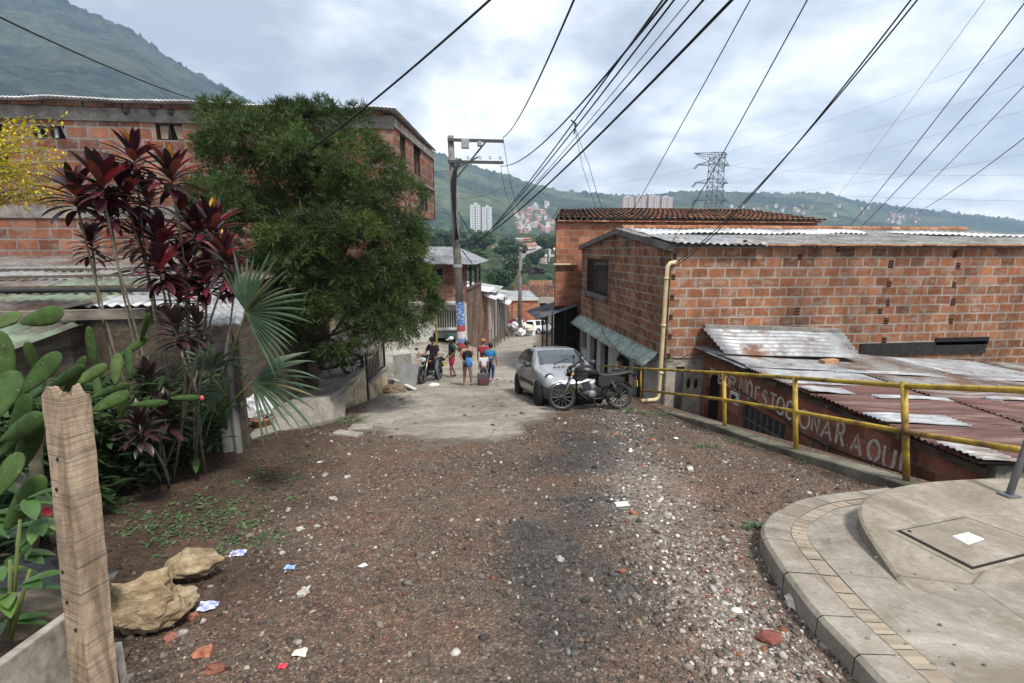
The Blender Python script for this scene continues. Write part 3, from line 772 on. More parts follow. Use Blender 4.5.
# ---------------------------------------------------------------- haze
def make_haze():
    hz = MB().box((0, 790, 95), (5200, 1660, 690)).build('haze', None)
    hz.data.materials.clear()
    m = bpy.data.materials.new('air'); m.use_nodes = True; N = m.node_tree.nodes; N.clear()
    out = N.new('ShaderNodeOutputMaterial'); pv = N.new('ShaderNodeVolumePrincipled')
    pv.inputs['Color'].default_value = (.52, .72, 1.0, 1); pv.inputs['Density'].default_value = HAZE
    pv.inputs['Anisotropy'].default_value = .2
    m.node_tree.links.new(pv.outputs[0], out.inputs['Volume'])
    hz.data.materials.append(m); hz['kind'] = 'stuff'
HAZE = .00031
make_haze()
# ================================================================== BUILDINGS
def wall_panel(m, p0, ux, L, z0, z1, holes=(), th=.15, inward=None, ends=(1, 1)):
    """vertical wall along ux from p0, with rectangular holes (u0,u1,za,zb) and reveals"""
    p0 = Vector(p0); ux = Vector(ux).normalized()
    inn = Vector(inward).normalized() * th
    us = sorted({0, L, *[h[0] for h in holes], *[h[1] for h in holes]}); zs = sorted({z0, z1, *[h[2] for h in holes], *[h[3] for h in holes]})
    P = lambda u, z, d=0: Vector((p0.x, p0.y, 0)) + ux * u + Vector((0, 0, z)) + inn * d
    for i in range(len(us) - 1):
        for j in range(len(zs) - 1):
            uc = (us[i] + us[i + 1]) / 2; zc = (zs[j] + zs[j + 1]) / 2
            if any(h[0] < uc < h[1] and h[2] < zc < h[3] for h in holes): continue
            m.quad(P(us[i], zs[j]), P(us[i + 1], zs[j]), P(us[i + 1], zs[j + 1]), P(us[i], zs[j + 1]))
    for (a, b, c, d) in holes:
        m.quad(P(a, c), P(b, c), P(b, c, 1), P(a, c, 1)); m.quad(P(a, d), P(b, d), P(b, d, 1), P(a, d, 1))
        m.quad(P(a, c), P(a, d), P(a, d, 1), P(a, c, 1)); m.quad(P(b, c), P(b, d), P(b, d, 1), P(b, c, 1))
    # end returns and top so the wall has thickness
    if ends[0]: m.quad(P(0, z0), P(0, z1), P(0, z1, 1), P(0, z0, 1))
    if ends[1]: m.quad(P(L, z0), P(L, z1), P(L, z1, 1), P(L, z0, 1))
    m.quad(P(0, z1), P(L, z1), P(L, z1, 1), P(0, z1, 1))
    return P
def corr_sheet(m, a, b, c, d, pitch=.11, amp=.014, along=6, jit=.0, th=0):
    """corrugated sheet a-b (eave across the waves) to d-c; waves run from ab to dc"""
    a, b, c, d = (Vector(q) for q in (a, b, c, d))
    Lw = (b - a).length; n = max(4, int(Lw / pitch * 6)); nrm = (b - a).cross(d - a).normalized()
    rows = []
    for j in range(along + 1):
        t = j / along; row = []
        for i in range(n + 1):
            s = i / n; p = a.lerp(b, s).lerp(d.lerp(c, s), t)
            w = math.sin(s * Lw / pitch * 2 * math.pi) * amp
            w += jit * (float(vnoise(s * Lw * 1.3 + 5, t * 3 + Lw)) - .5)
            row.append(p + nrm * w)
        rows.append(row)
    return m.grid(rows)
def tile_roof(m, a, b, c, d, pitch=.24, r=.085, rows=10):
    """barrel tiles: rows of half tubes from eave ab up to ridge dc"""
    a, b, c, d = (Vector(q) for q in (a, b, c, d)); L = (b - a).length; n = int(L / pitch)
    nrm = (b - a).cross(d - a).normalized()
    for i in range(n + 1):
        s0 = i / n
        for j in range(rows):
            p = a.lerp(b, s0).lerp(d.lerp(c, s0), j / rows); q = a.lerp(b, s0).lerp(d.lerp(c, s0), (j + 1.12) / rows)
            u = (b - a).normalized(); jt = (random.random() - .5) * .03
            vs = []
            for (e, k, lift) in ((p, 1.12, .035), (q, .9, .0)):
                for h in range(6):
                    an = math.pi * h / 5
                    vs.append(e + u * (math.cos(an) * r * k + jt) + nrm * (math.sin(an) * r * k * .8 + lift))
            m.add(vs, [(h, h + 1, 7 + h, 6 + h) for h in range(5)])
    return m
M['zinc'] = mat_rust('weathered_zinc', (.36, .37, .38), (.16, .085, .05), .25, .45, .35)
M['zinc_old'] = mat_rust('grey_old_sheet', (.24, .24, .235), (.13, .075, .05), .55, .6, .25)
M['zinc_bright'] = mat_rust('bright_zinc', (.40, .415, .43), (.22, .16, .12), .3, .5, .25, (1, 5, 1))
M['rust_sheet'] = mat_rust('rusty_sheet', (.27, .21, .19), (.12, .056, .047), .8, .75, .1, (.3, 8, 1))
M['rust_sheet2'] = mat_rust('half_rusty_sheet', (.30, .28, .27), (.14, .075, .06), .62, .65, .2, (.3, 7, 1))
M['white_sheet'] = mat_rust('pale_sheet', (.66, .67, .68), (.30, .22, .16), .12, .5, .1)
M['fibre'] = mat_noise('fibre_cement', (.10, .10, .095), (.30, .295, .28), 1.5, .92, .3, .006, fine=8)
def mat_tiles(name, stops):
    t = NT(name); v = t.coord(); c = t.ramp(t.island(), stops, 'CONSTANT')
    c = t.mix(1., c, t.ramp(t.noise(v, 5., 6, .65), [(.3, .5), (.65, 1.15)]), 'MULTIPLY'); t.bump(t.noise(v, 50., 4, .6), .3, .004)
    return t.done(c, .9, 0., .15)
M['tile'] = mat_tiles('clay_tiles', [(0, (.20, .085, .05)), (.25, (.13, .075, .052)), (.45, (.085, .065, .05)), (.65, (.26, .115, .065)), (.8, (.16, .10, .07)), (.92, (.05, .045, .038))])
M['tile_edge'] = mat_tiles('edge_tiles', [(0, (.36, .17, .09)), (.3, (.30, .13, .07)), (.55, (.42, .24, .14)), (.8, (.24, .11, .065))])
M['green_sheet'] = mat_noise('pale_green_awning', (.19, .24, .215), (.40, .46, .42), 2.2, .6, .2, .004, fine=4)
M['pvc'] = mat_noise('yellowed_pvc', (.44, .34, .18), (.62, .52, .33), 3., .55, .1, .003)
M['zinc_green'] = mat_rust('mossy_sheet', (.19, .24, .17), (.12, .10, .07), .4, .7, .1)
M['grey_wood'] = mat_wood('grey_old_wood', (.10, .088, .072), (.17, .15, .125), (.25, .225, .19), 0)
M['curtain'] = mat_plain('curtain_cloth', (.34, .25, .18), .95)

def mat_hollow():
    t = NT('hollow_block_end'); v = t.coord(); w = t.new('ShaderNodeTexWave'); t.L.new(v, w.inputs[0]); w.bands_direction = 'Z'; w.inputs['Scale'].default_value = 4.5; w.inputs['Distortion'].default_value = 1.5; w.inputs['Detail'].default_value = 2
    return t.done(t.ramp(w.outputs[0], [(.35, (.012, .010, .009)), (.7, (.12, .055, .035))]), .95, 0., .1)
M['hollow'] = mat_hollow()
# ------------------------------------------------------------------ the block house on the right
HX = 5.2
def main_house():
    h = thing('brick_house', 'orange clay block house with shallow gable and barred window behind the parked motorbike', 'house', (9.5, 15.3, -3.45))
    Y0, Y1, YR = 11.3, 19.7, 15.2; X1 = 17.5
    zE, zR = 1.76, 2.24
    zb = -3.45
    # upper street wall with the barred window
    wy0, wy1 = atX(609, 258, HX).y, atX(587, 258, HX).y
    m = MB(); za = -1.06
    P = wall_panel(m, (HX, Y0, 0), (0, 1, 0), Y1 - Y0, za, zE, [(wy0 - Y0, wy1 - Y0, .06, 1.34)], .18, (1, 0, 0), (0, 0))
    m.add([(HX, Y0, zE), (HX, Y1, zE), (HX, YR, zR)], [(0, 1, 2)])
    # front wall and far sides
    wall_panel(m, (HX + .0, Y0, 0), (1, 0, 0), X1 - HX, -1.02, zE - .03, [], .18, (0, 1, 0), (0, 0)); wall_panel(m, (HX + 1.06, Y0, 0), (1, 0, 0), X1 - HX - 1.06, -2.2, -1.02, [], .18, (0, 1, 0), (0, 0))
    m.quad((HX, Y1, zb), (X1, Y1, zb), (X1, Y1, zE), (HX, Y1, zE))
    m.quad((X1, Y0, zb), (X1, Y1, zb), (X1, Y1, zE), (X1, Y0, zE)); m.add([(X1, Y0, zE), (X1, Y1, zE), (X1, YR, zR)], [(0, 1, 2)])
    m.build('wall', M['brick'], h)
    # ground floor: white piers and dark openings
    m = MB(); dark = []
    def yy(px): return atX(px, 345, HX).y
    spans = [(579, 585.5), (589, 596), (599.5, 607.5), (617.5, 629), (633.5, 644)]
    holes = []
    for i, (a, b) in enumerate(spans):
        u0, u1 = yy(b) - Y0, min(yy(a), Y1 - .15) - Y0
        holes.append((u0, u1, -2.35 if i == 0 else -3.42, -1.45 if i == 0 else -1.32))
    wall_panel(m, (HX + .04, Y0, 0), (0, 1, 0), Y1 - Y0, zb, -1.07, holes, .2, (1, 0, 0), (0, 0))
    m.build('lower_wall', M['plaster'], h)
    for i, (a, b, c, d) in enumerate(holes):
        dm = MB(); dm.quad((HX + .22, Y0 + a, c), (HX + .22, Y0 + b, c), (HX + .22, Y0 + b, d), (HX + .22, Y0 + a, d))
        if i in (3, 4):
            for k in range(7):
                y = Y0 + a + (b - a) * (k + .5) / 7; dm.box((HX + .16, y, (c + d) / 2), (.02, .025, d - c))
        dm.build('window' if i == 0 else 'door', M['dark_int'] if i not in (3, 4) else M['iron'], h)
    # lower part of the front: plaster, steel door, two old meters
    m = MB(); wall_panel(m, (HX + .02, Y0 + .03, 0), (1, 0, 0), 1.02, zb, -1.03, [(.28, .52, zb, -1.25)], .15, (0, 1, 0)); m.build('plaster_front', M['plaster_dirty'], h)
    m = MB()
    for k in range(6): m.box((HX + .32 + .04 * k, Y0 + .1, -2.3), (.03, .02, 2.1))
    m.quad((HX + .3, Y0 + .12, -3.4), (HX + .54, Y0 + .12, -3.4), (HX + .54, Y0 + .12, -1.25), (HX + .3, Y0 + .12, -1.25)); m.build('door', M['grey_metal'], h)
    for dx in (.66, .86): MB().ico((HX + dx, Y0 + .03, -1.62 - dx * .1), (.055, .02, .14), 2).build('meter', M['iron'], h)
    # window: frame, bars, sill
    w = MB(); y0, y1, c, d = wy0, wy1, .06, 1.34
    for (a, b) in (((y0 + .03, c), (y0 + .03, d)), ((y1 - .03, c), (y1 - .03, d)), ((y0, c + .03), (y1, c + .03)), ((y0, d - .03), (y1, d - .03))):
        w.bar((HX + .06, a[0], a[1]), (HX + .06, b[0], b[1]), .05, .06)
    wo = w.build('window', M['iron'], h)
    b = MB(); n = 9
    for k in range(1, n): b.tube([(HX + .03, y0 + (y1 - y0) * k / n, c), (HX + .03, y0 + (y1 - y0) * k / n, d)], .016, 6)
    b.build('bars', M['iron'], wo)
    MB().quad((HX + .15, y0, c), (HX + .15, y1, c), (HX + .15, y1, d), (HX + .15, y0, d)).build('pane', M['glass_grey'], wo)
    MB().box((HX - .03, (y0 + y1) / 2, c - .07), (.2, y1 - y0 + .2, .13)).build('sill', M['concrete_dark'], wo)
    # awning of pale green sheet along the street wall
    m = MB(); yA, yB = 11.75, 19.75
    ov = .42
    corr_sheet(m, (HX - ov, yA, -1.34), (HX - ov, yB, -1.36), (HX + .0, yB, -1.0), (HX + .0, yA, -.98), pitch=.19, amp=.012, along=3, jit=.03)
    aw = m.build('awning', M['green_sheet'], h, True, solid=.012)
    # front beam / ring beam at the bottom of the front wall
    # roof: fibre cement slope to the front, one behind
    m = MB(); ov = .12
    corr_sheet(m, (HX - .12, Y0 - ov, zE - .0), (X1 + .1, Y0 - ov, zE - .0), (X1 + .1, YR, zR + .07), (HX - .12, YR, zR + .07), .18, .026, 6, .05)
    corr_sheet(m, (X1 + .1, Y1 + ov, zE + .02), (HX - .12, Y1 + ov, zE + .02), (HX - .12, YR, zR + .07), (X1 + .1, YR, zR + .07), .18, .026, 4)
    rf = m.build('roof', M['fibre'], h, True, solid=.015)
    # bright loose sheets over the front left corner and along the ridge
    m = MB(); k = (zR + .07 - zE) / (YR - Y0 + ov)
    def rp(x, y, up=.05): return Vector((x, y, zE + (y - Y0 + ov) * k + up))
    corr_sheet(m, rp(HX - .1, Y0 - .2, .06), rp(HX + 2.3, Y0 - .24, .05), rp(HX + 2.2, Y0 + 1.5, .07), rp(HX - .1, Y0 + 1.5, .08), .18, .02, 4, .09)
    m.build('sheet', M['zinc'], rf, True, solid=.008)
    m = MB()
    corr_sheet(m, rp(HX + .2, Y0 + 1.9), rp(HX + 7.3, Y0 + 2.4), rp(HX + 7.3, Y0 + 3.3), rp(HX + .1, Y0 + 3.2), .18, .02, 3, .08)
    corr_sheet(m, rp(HX + 8.2, Y0 + 2.2), rp(X1, Y0 + 1.4), rp(X1, Y0 + 1.9), rp(HX + 8, Y0 + 3.0), .18, .02, 3, .08)
    m.build('sheet', M['white_sheet'], rf, True, solid=.008)
    # terracotta tile course along the front edge and the ridge
    m = MB(); x = HX + 2.4
    while x < X1:
        L = .36 + random.random() * .08; m.box((x + L / 2, Y0 - .04, zE + .01 + random.uniform(-.006, .006)), (L - .015, .26, .045), rotz(random.uniform(-.03, .03))); x += L
    m.build('edge_tile', M['tile_edge'], rf, bevel=.008)
    m = MB(); x = HX + .1
    while x < X1:
        L = .38; m.tube([(x, YR, zR + .09 + random.uniform(0, .02)), (x + L, YR, zR + .10)], [.10, .085], 8); x += L - .02
    m.build('ridge_tile', M['tile_edge'], rf)
    # cement verge along the gable
    m = MB(); m.bar((HX - .05, Y0 - .1, zE - .05), (HX - .05, YR, zR + .0), .14, .16); m.bar((HX - .05, YR, zR + .0), (HX - .05, Y1 + .12, zE - .02), .14, .16)
    m.build('verge', M['concrete_dark'], h)
    # hollow block ends at the front corner and cut blocks in the front wall
    random.seed(4)
    for r in range(0, 11, 2):
        m = MB(); z = -.95 + r * .245
        m.box((HX + .07, Y0 - .002, z), (.10, .006, .135)); m.build('hollow_end', M['hollow'], h)
    for (px, py) in [(745, 243), (800, 257), (838, 249), (891, 264), (958, 266), (889, 284), (954, 285), (888, 303), (953, 302), (886, 321), (951, 321), (797, 311), (884, 340), (955, 254), (880, 311)]:
        p = atY(px, py, Y0)
        MB().box((p.x, Y0 - .002, p.z), (.09 + random.random() * .06, .006, .15 + random.random() * .05)).build('hollow_end', M['hollow'], h)
    # dark flashing at the foot of the front wall
    a = atY(860, 345, Y0); b = atY(982, 362, Y0)
    MB().box(((a.x + b.x) / 2, Y0 - .02, -.93), (b.x - a.x, .03, .34)).build('flashing', mat_noise('bitumen', (.012, .012, .011), (.035, .032, .03), 6., .9, .4), h)
    MB().box((13.5, Y0 - .02, -.75), (1.6, .03, .2)).build('flashing', M['iron'], h)
    # downpipe with elbows, rising at the corner
    m = MB(); x = HX - .12; y = Y0 - .06
    top = Vector((x + .1, y, 1.32))
    m.tube([(x + .22, y + .02, 1.36), (x + .06, y, 1.34), (x, y, 1.26), (x - .02, y, -1.0), (x - .03, y, -1.95), (x - .05, y, -2.02), (x - .12, y - .02, -2.06), (x - .5, y - .05, -2.07)], .052, 10)
    for z in (.95, -.2, -1.4): m.lathe([(.062, 0), (.062, .06)], 10, Matrix.Translation((x - .01, y, z)))
    m.build('downpipe', M['pvc'], h, True)
    return h
main_house()

def back_house():
    h = thing('brick_house', 'taller clay block house with an old barrel tile roof behind the gabled one', 'house', (10, 24, -3.5))
    Y0 = 20.3; X0 = 4.24; X1 = 16.0; zE = 2.86
    m = MB(); wall_panel(m, (X0, Y0, 0), (1, 0, 0), X1 - X0, -4.2, zE, [], .2, (0, 1, 0))
    XB = X0 + 1.75
    m.quad((X0, Y0, -4.5), (XB, 28, -6), (XB, 28, zE), (X0, Y0, zE)); m.quad((X1, Y0, -4.5), (X1, 28, -4.5), (X1, 28, zE), (X1, Y0, zE)); m.quad((XB, 28, -4.5), (X1, 28, -4.5), (X1, 28, zE), (XB, 28, zE))
    m.build('wall', M['brick_back'], h)
    m = MB(); tile_roof(m, (X0 - .1, Y0 - .2, zE + .03), (X1 + .15, Y0 - .2, zE + .03), (X1 - 1.2, 24.2, zE + .8), (X0 + 1.0, 24.2, zE + .8), .25, .09, 8)
    m.quad((X0 - .1, Y0 - .2, zE + .02), (X1 + .15, Y0 - .2, zE + .02), (X1 - 1.2, 24.2, zE + .78), (X0 + 1.0, 24.2, zE + .78)); m.quad((X1 - 1.2, 24.2, zE + .78), (X0 + 1.0, 24.2, zE + .78), (XB - .05, 28.2, zE), (X1 + .1, 28.2, zE))
    m.add([(X1 + .15, Y0 - .2, zE + .02), (X1 - 1.2, 24.2, zE + .78), (X1 + .1, 28.2, zE)], [(0, 1, 2)]); m.add([(X0 - .1, Y0 - .2, zE + .02), (X0 + 1.0, 24.2, zE + .78), (XB - .05, 28.2, zE)], [(0, 1, 2)])
    m.build('roof', M['tile'], h)
    m = MB(); x = X0
    while x < X1: m.box((x + .18, Y0 - .12, zE - .02), (.34, .14, .05)); x += .37
    m.build('edge_tile', M['tile_edge'], h)
    MB().box(((X0 + HX) / 2 - .05, Y0 - .1, 1.07), (1.1, .12, .07)).build('pipe', M['pvc'], h)
back_house()

def porch():
    h = thing('iron_porch', 'black iron cage porch under a dark sheet awning in front of the back house', 'porch', (4.7, 21, -3.6))
    m = MB(); x0, x1, y0, y1 = 4.05, 5.15, 19.85, 22.2; zb = float(g(20)) - .1
    for (x, y) in ((x0, y0), (x1, y0), (x0, y1), (x0, (y0 + y1) / 2), ((x0 + x1) / 2, y0)): m.box((x, y, (zb - .9) / 2), (.06, .06, -.9 - zb))
    for z in (-3.0, -2.5, -2.0, -1.5): m.box(((x0 + x1) / 2, y0 - .003, z), (x1 - x0, .03, .03)); m.box((x0 - .003, (y0 + y1) / 2, z), (.03, y1 - y0, .03))
    for k in range(8): m.box((x0 + .012, y0 + (y1 - y0) * k / 8, (zb - 1) / 2), (.025, .025, -1 - zb))
    m.build('frame', M['iron'], h)
    m = MB(); corr_sheet(m, (3.35, 19.7, -1.18), (3.35, 22.6, -1.18), (5.15, 22.6, -.62), (5.15, 19.7, -.62), .15, .02, 4, .05)
    m.build('awning', M['zinc_dark'], h, True, solid=.015)
    m = MB(); m.quad((4.2, 20.25, -4), (5.2, 20.25, -4), (5.2, 20.25, -.7), (4.2, 20.25, -.7)); m.build('back_wall', M['dark_int'], h)
M['zinc_dark'] = mat_rust('dark_sheet', (.11, .12, .135), (.07, .06, .055), .4, .55, .3)
porch()

def low_building():
    h = thing('low_workshop', 'low clay block building with hand painted white letters under a rusty sheet roof', 'building', (11, 8, -3.45))
    X0, X1 = 6.2, 17.2; Y0, Y1 = 4.75, 11.28
    zr = lambda x: -.80 - .072 * (x - X0)
    m = MB()
    holes = [(10.45 - Y0, 11.1 - Y0, -3.4, -1.32), (8.1 - Y0, 9.5 - Y0, -2.3, -1.62)]
    wall_panel(m, (X0, Y0, 0), (0, 1, 0), Y1 - Y0 - .02, -3.45, -.86, holes, .15, (1, 0, 0), (0, 0))
    m.quad((X0, Y0, -3.45), (X1, Y0, -3.45), (X1, Y0, zr(X1) - .05), (X0, Y0, zr(X0) - .06))
    m.quad((X1, Y0, -3.45), (X1, Y1 - .02, -3.45), (X1, Y1 - .02, zr(X1) - .05), (X1, Y0, zr(X1) - .05))
    m.build('wall', M['brick_low'], h)
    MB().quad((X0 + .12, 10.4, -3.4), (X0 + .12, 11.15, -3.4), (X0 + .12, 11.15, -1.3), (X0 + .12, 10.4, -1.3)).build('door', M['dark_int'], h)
    m = MB(); m.quad((X0 + .1, 8.0, -2.35), (X0 + .1, 9.6, -2.35), (X0 + .1, 9.6, -1.6), (X0 + .1, 8.0, -1.6))
    w = m.build('window', M['glass_grey'], h); m = MB()
    for k in range(8): m.box((X0 + .06, 8.1 + 1.4 * k / 7, -1.96), (.02, .03, .68))
    m.box((X0 + .05, 8.8, -1.96), (.02, 1.4, .03)); m.build('bars', M['grey_metal'], w)
    MB().box((X0 - .012, 9.8, -1.62), (.05, .34, .27)).build('meter_box', M['plaster'], h, bevel=.01)
    MB().box((X0 - .042, 9.8, -1.62), (.012, .16, .15)).build('meter_box', M['dark_int'], h)
    m = MB(); m.bar((X0 - .02, Y0 - .1, -.93), (X0 - .02, Y1 - .1, -.93), .05, .1)
    for y in (5.6, 6.9, 8.2, 9.6): m.bar((X0 - .24, y, -.865), (X0 + .3, y, -.87), .05, .07)
    m.build('beam', M['dark_wood'], h)
    # conduit sagging along the wall
    m = MB(); m.tube([(X0 - .03, y, -1.36 - .25 * math.sin((y - 5.3) / 4.6 * math.pi) * (.6 if y > 8 else 1)) for y in np.linspace(5.3, 9.9, 14)], .014, 6); m.build('conduit', M['iron'], h)
    MB().box((X0 - .02, 7.35, -1.72), (.03, .02, .34)).box((X0 - .02, 7.0, -1.72), (.03, .02, .34)).box((X0 - .02, 7.18, -1.57), (.03, .36, .02)).build('bracket', M['grey_metal'], h)
    # roof sheets, each its own piece
    random.seed(11)
    bands = [(4.55, 6.0, 'rust_sheet'), (5.9, 7.15, 'rust_sheet'), (7.05, 8.1, 'rust_sheet2'), (8.0, 9.2, 'zinc_old'), (9.1, 11.2, 'zinc')]
    segs = [(X0 - .26, 8.6), (8.45, 11.2), (11.05, 14.2), (14.0, 17.4)]
    alt = {'rust_sheet': ['rust_sheet', 'rust_sheet', 'rust_sheet2', 'rust_sheet'], 'rust_sheet2': ['rust_sheet', 'rust_sheet2', 'rust_sheet', 'zinc_old'], 'zinc_old': ['zinc', 'zinc_old', 'zinc_old', 'rust_sheet2'], 'zinc': ['zinc', 'zinc_old', 'zinc', 'zinc_old']}
    for i, (ya, yb, mt) in enumerate(bands):
        for j, (xa, xb) in enumerate(segs):
            m = MB(); lift = .02 * (i % 2) + .012 * (j % 2) + .01
            yj = random.uniform(-.06, .06)
            corr_sheet(m, (xb, ya + yj, zr(xb) + lift), (xb, yb + yj, zr(xb) + lift + .03), (xa, yb + yj, zr(xa) + lift + .03), (xa, ya + yj, zr(xa) + lift), .09, .016, 5, .05)
            m.build('roof_sheet', M[alt[mt][j]], h, True, solid=.004)
    # pale patches along the overlaps
    for (xa, xb, ya, yb, mt) in [(5.9, 7.3, 5.75, 6.15, 'zinc_bright'), (7.0, 9.6, 7.0, 7.2, 'zinc_bright'), (5.95, 6.8, 7.25, 7.6, 'zinc'), (9.4, 12.2, 7.2, 7.36, 'zinc_bright'), (7.8, 13, 8.9, 9.15, 'zinc_bright'), (6.0, 8.4, 9.0, 10.6, 'zinc'), (7.4, 8.6, 4.62, 5.15, 'zinc_bright'), (5.92, 6.5, 4.5, 5.05, 'zinc_bright')]:
        m = MB(); corr_sheet(m, (xb, ya, zr(xb) + .075), (xb, yb, zr(xb) + .08), (xa, yb, zr(xa) + .08), (xa, ya, zr(xa) + .075), .076, .011, 3, .06); m.build('roof_sheet', M[mt], h, True, solid=.004)
    # upper corrugated apron leaning on the house wall
    m = MB(); corr_sheet(m, (6.02, 10.05, -.66), (6.05, 11.24, -.22), (9.9, 11.24, -.40), (9.5, 10.1, -.84), .17, .02, 5, .05)
    m.build('apron_sheet', M['zinc'], h, True, solid=.006)
    MB().bar((6.1, 11.2, -.2), (9.8, 11.2, -.37), .12, .08).build('flashing', M['cement_band'], h)
    m = MB()
    b = Vector((8.35, 9.75, zr(8.35) + .11)); m.box(b, (.42, .16, .14), rotz(.2)); m.build('loose_block', M['tile_edge'], h)
    # letters brushed on the wall
    letters(h, X0)
    # grey blocks at the near corner
    m = MB()
    for k in range(3): m.box((6.45 + .34 * k, 4.68, -.95 - .02 * k), (.31, .12, .2))
    m.build('grey_block', M['concrete'], h, bevel=.008)
GLYPH = {  # strokes in a unit box, x right, y up
    'P': [[(.1, 0), (.1, 1), (.6, .95), (.7, .75), (.55, .52), (.1, .48)]], 'B': [[(.1, 0), (.1, 1), (.55, .95), (.62, .76), (.5, .55), (.1, .52)], [(.5, .55), (.72, .35), (.6, .06), (.1, 0)]],
    'O': [[(.5 + .42 * math.cos(a), .5 + .5 * math.sin(a)) for a in np.linspace(0, 2 * math.pi, 17)]],
    'R': [[(.1, 0), (.1, 1), (.6, .96), (.7, .75), (.55, .53), (.1, .5)], [(.4, .5), (.78, 0)]], 'N': [[(.08, 0), (.1, 1), (.75, .02), (.8, 1)]], 'E': [[(.7, 1), (.1, 1), (.1, 0), (.72, .02)], [(.1, .52), (.6, .53)]],
    'S': [[(.72, .86), (.5, 1), (.2, .92), (.14, .7), (.4, .54), (.68, .4), (.7, .14), (.4, 0), (.1, .12)]], 'T': [[(.05, 1), (.85, 1)], [(.45, 1), (.45, 0)]], 'C': [[(.82, .86), (.55, 1), (.2, .86), (.08, .5), (.2, .14), (.55, 0), (.82, .12)]],
    'A': [[(.02, 0), (.45, 1), (.85, 0)], [(.18, .36), (.7, .36)]], 'Q': [[(.5 + .42 * math.cos(a), .55 + .45 * math.sin(a)) for a in np.linspace(0, 2 * math.pi, 17)], [(.5, .1), (.62, -.1), (.5, -.3), (.35, -.27)]],
    'U': [[(.1, 1), (.12, .3), (.3, .03), (.6, .03), (.8, .3), (.82, 1)]], 'I': [[(.4, 1), (.42, 0)]], '.': [[(.3, .02), (.4, .06)]], 'V': [[(.05, 1), (.4, 0), (.8, 1)]]}
def letters(parent, X0):
    # (glyph, px of the left edge, px of the right edge, py baseline-left, py top-left)
    seq = [('P', 710, 716, 377, 369), ('B', 718, 724, 382.5, 374), ('O', 724, 729, 384, 376.5), ('R', 729, 737.5, 387, 377), ('N', 739, 746.5, 392, 379), ('O', 746, 752, 397, 382.5), ('.', 752, 754, 398, 391), ('E', 754.5, 761, 400.5, 388), ('S', 761.5, 768, 404.5, 391.5), ('T', 769, 776.5, 407.5, 394.5),
           ('O', 776, 784, 412.5, 398), ('C', 785, 793, 417, 401.5), ('O', 798, 810, 425, 410), ('N', 811, 820, 430, 415), ('A', 821, 833, 436, 421.5), ('R', 835, 846, 442.5, 423.5), ('.', 846, 849, 445, 437), ('A', 850, 863, 450.5, 434), ('Q', 866, 879.5, 459, 440), ('U', 881, 896, 466, 447), ('I', 898, 903, 472, 455)]
    t = NT('brushed_white_paint'); v = t.coord()
    c = t.ramp(t.noise(v, 11., 7, .8), [(.36, (.20, .10, .07)), (.47, (.46, .41, .37)), (.7, (.62, .60, .58))])
    paint = t.done(c, .9, 0., .2)
    for gch, xa, xb, yb, yt in seq:
        m = MB()
        A = atX(xa, yb, X0); B = atX(xb, yb + (xb - xa) * .33, X0); T = atX(xa, yt, X0)
        w = B.y - A.y; hgt = (T.z - A.z) * 1.2; r = random.Random(int(xa)); th = .025
        for st in GLYPH[gch]:
            pts = [Vector((X0, A.y + w * u, A.z + hgt * v)) for u, v in st]
            n = len(pts); L = []; Rr = []
            for i, p in enumerate(pts):
                e = (pts[min(i + 1, n - 1)] - pts[max(i - 1, 0)])
                if e.length < 1e-6: e = Vector((0, 1, 0))
                e.normalize(); q = Vector((0, -e.z, e.y)) * th * r.uniform(.8, 1.15)
                L.append(p + q + Vector((-.006, 0, 0))); Rr.append(p - q + Vector((-.006, 0, 0)))
            m.grid([L, Rr])
        m.build('painted_letter', paint, parent, solid=.006)
M['dark_wood'] = mat_wood('dark_old_wood', (.05, .042, .034), (.10, .08, .062), (.16, .135, .105), 1)
low_building()

# ------------------------------------------------------------------ railing
def railing():
    h = thing('yellow_railing', 'yellow painted pipe railing with two rails along the drop on the right', 'railing', (4.78, 8, float(g(8))))
    M['yellow'] = yel = mat_rust('chipped_yellow_paint', (.47, .31, .04), (.15, .085, .04), .34, .6, 0., (2, 2, 2))
    top = []; low = []
    for (px, yt, yl) in [(1040, 391.8, 454), (1015, 390, 449), (905, 386, 432), (795, 378, 411.5), (724, 373, 399.5), (641, 368.5, 390), (600, 365.5, 384)]:
        top.append(atX(px, yt, 4.78)); low.append(atX(px, yl, 4.78))
    MB().tube(top, .03, 10).build('rail', yel, h, True)
    MB().tube(low[:-1], .03, 10).build('rail', yel, h, True)
    for (px, yt, pb, yb) in [(904, 382, 907, 482), (795, 377, 796, 451), (724, 373, 725, 434), (641, 369, 641, 405), (613, 367, 613, 394)]:
        a = atX(px, yt, 4.78); b = atX(pb, yb, 4.78)
        MB().tube([a, b - Vector((0, 0, .03))], .034 if px > 700 else .028, 10).build('post', yel, h, True)
railing()
def grey_post():
    p = ON_SLAB(1009, 496); t = ON_SLAB(1040, 496)
    z = SLAB_Z(p[1])
    h = thing('steel_post', 'grey steel pipe post on a base plate at the back edge of the corner slab', 'post', (p[0], p[1], z))
    MB().tube([(p[0], p[1], z + .01), (p[0] + .20, p[1] + .08, z + .55), (p[0] + .48, p[1] + .2, z + 1.25)], .024, 12).build('pipe', M['grey_metal'], h, True)
    MB().box((p[0], p[1], z + .01), (.11, .09, .014)).build('base_plate', M['grey_metal'], h)
    MB().tube([(p[0] + .13, p[1] + .08, z + .52), (p[0] + .9, p[1] + .0, z + .60)], .028, 10).build('rail', M['grey_metal'], h, True)
grey_post()

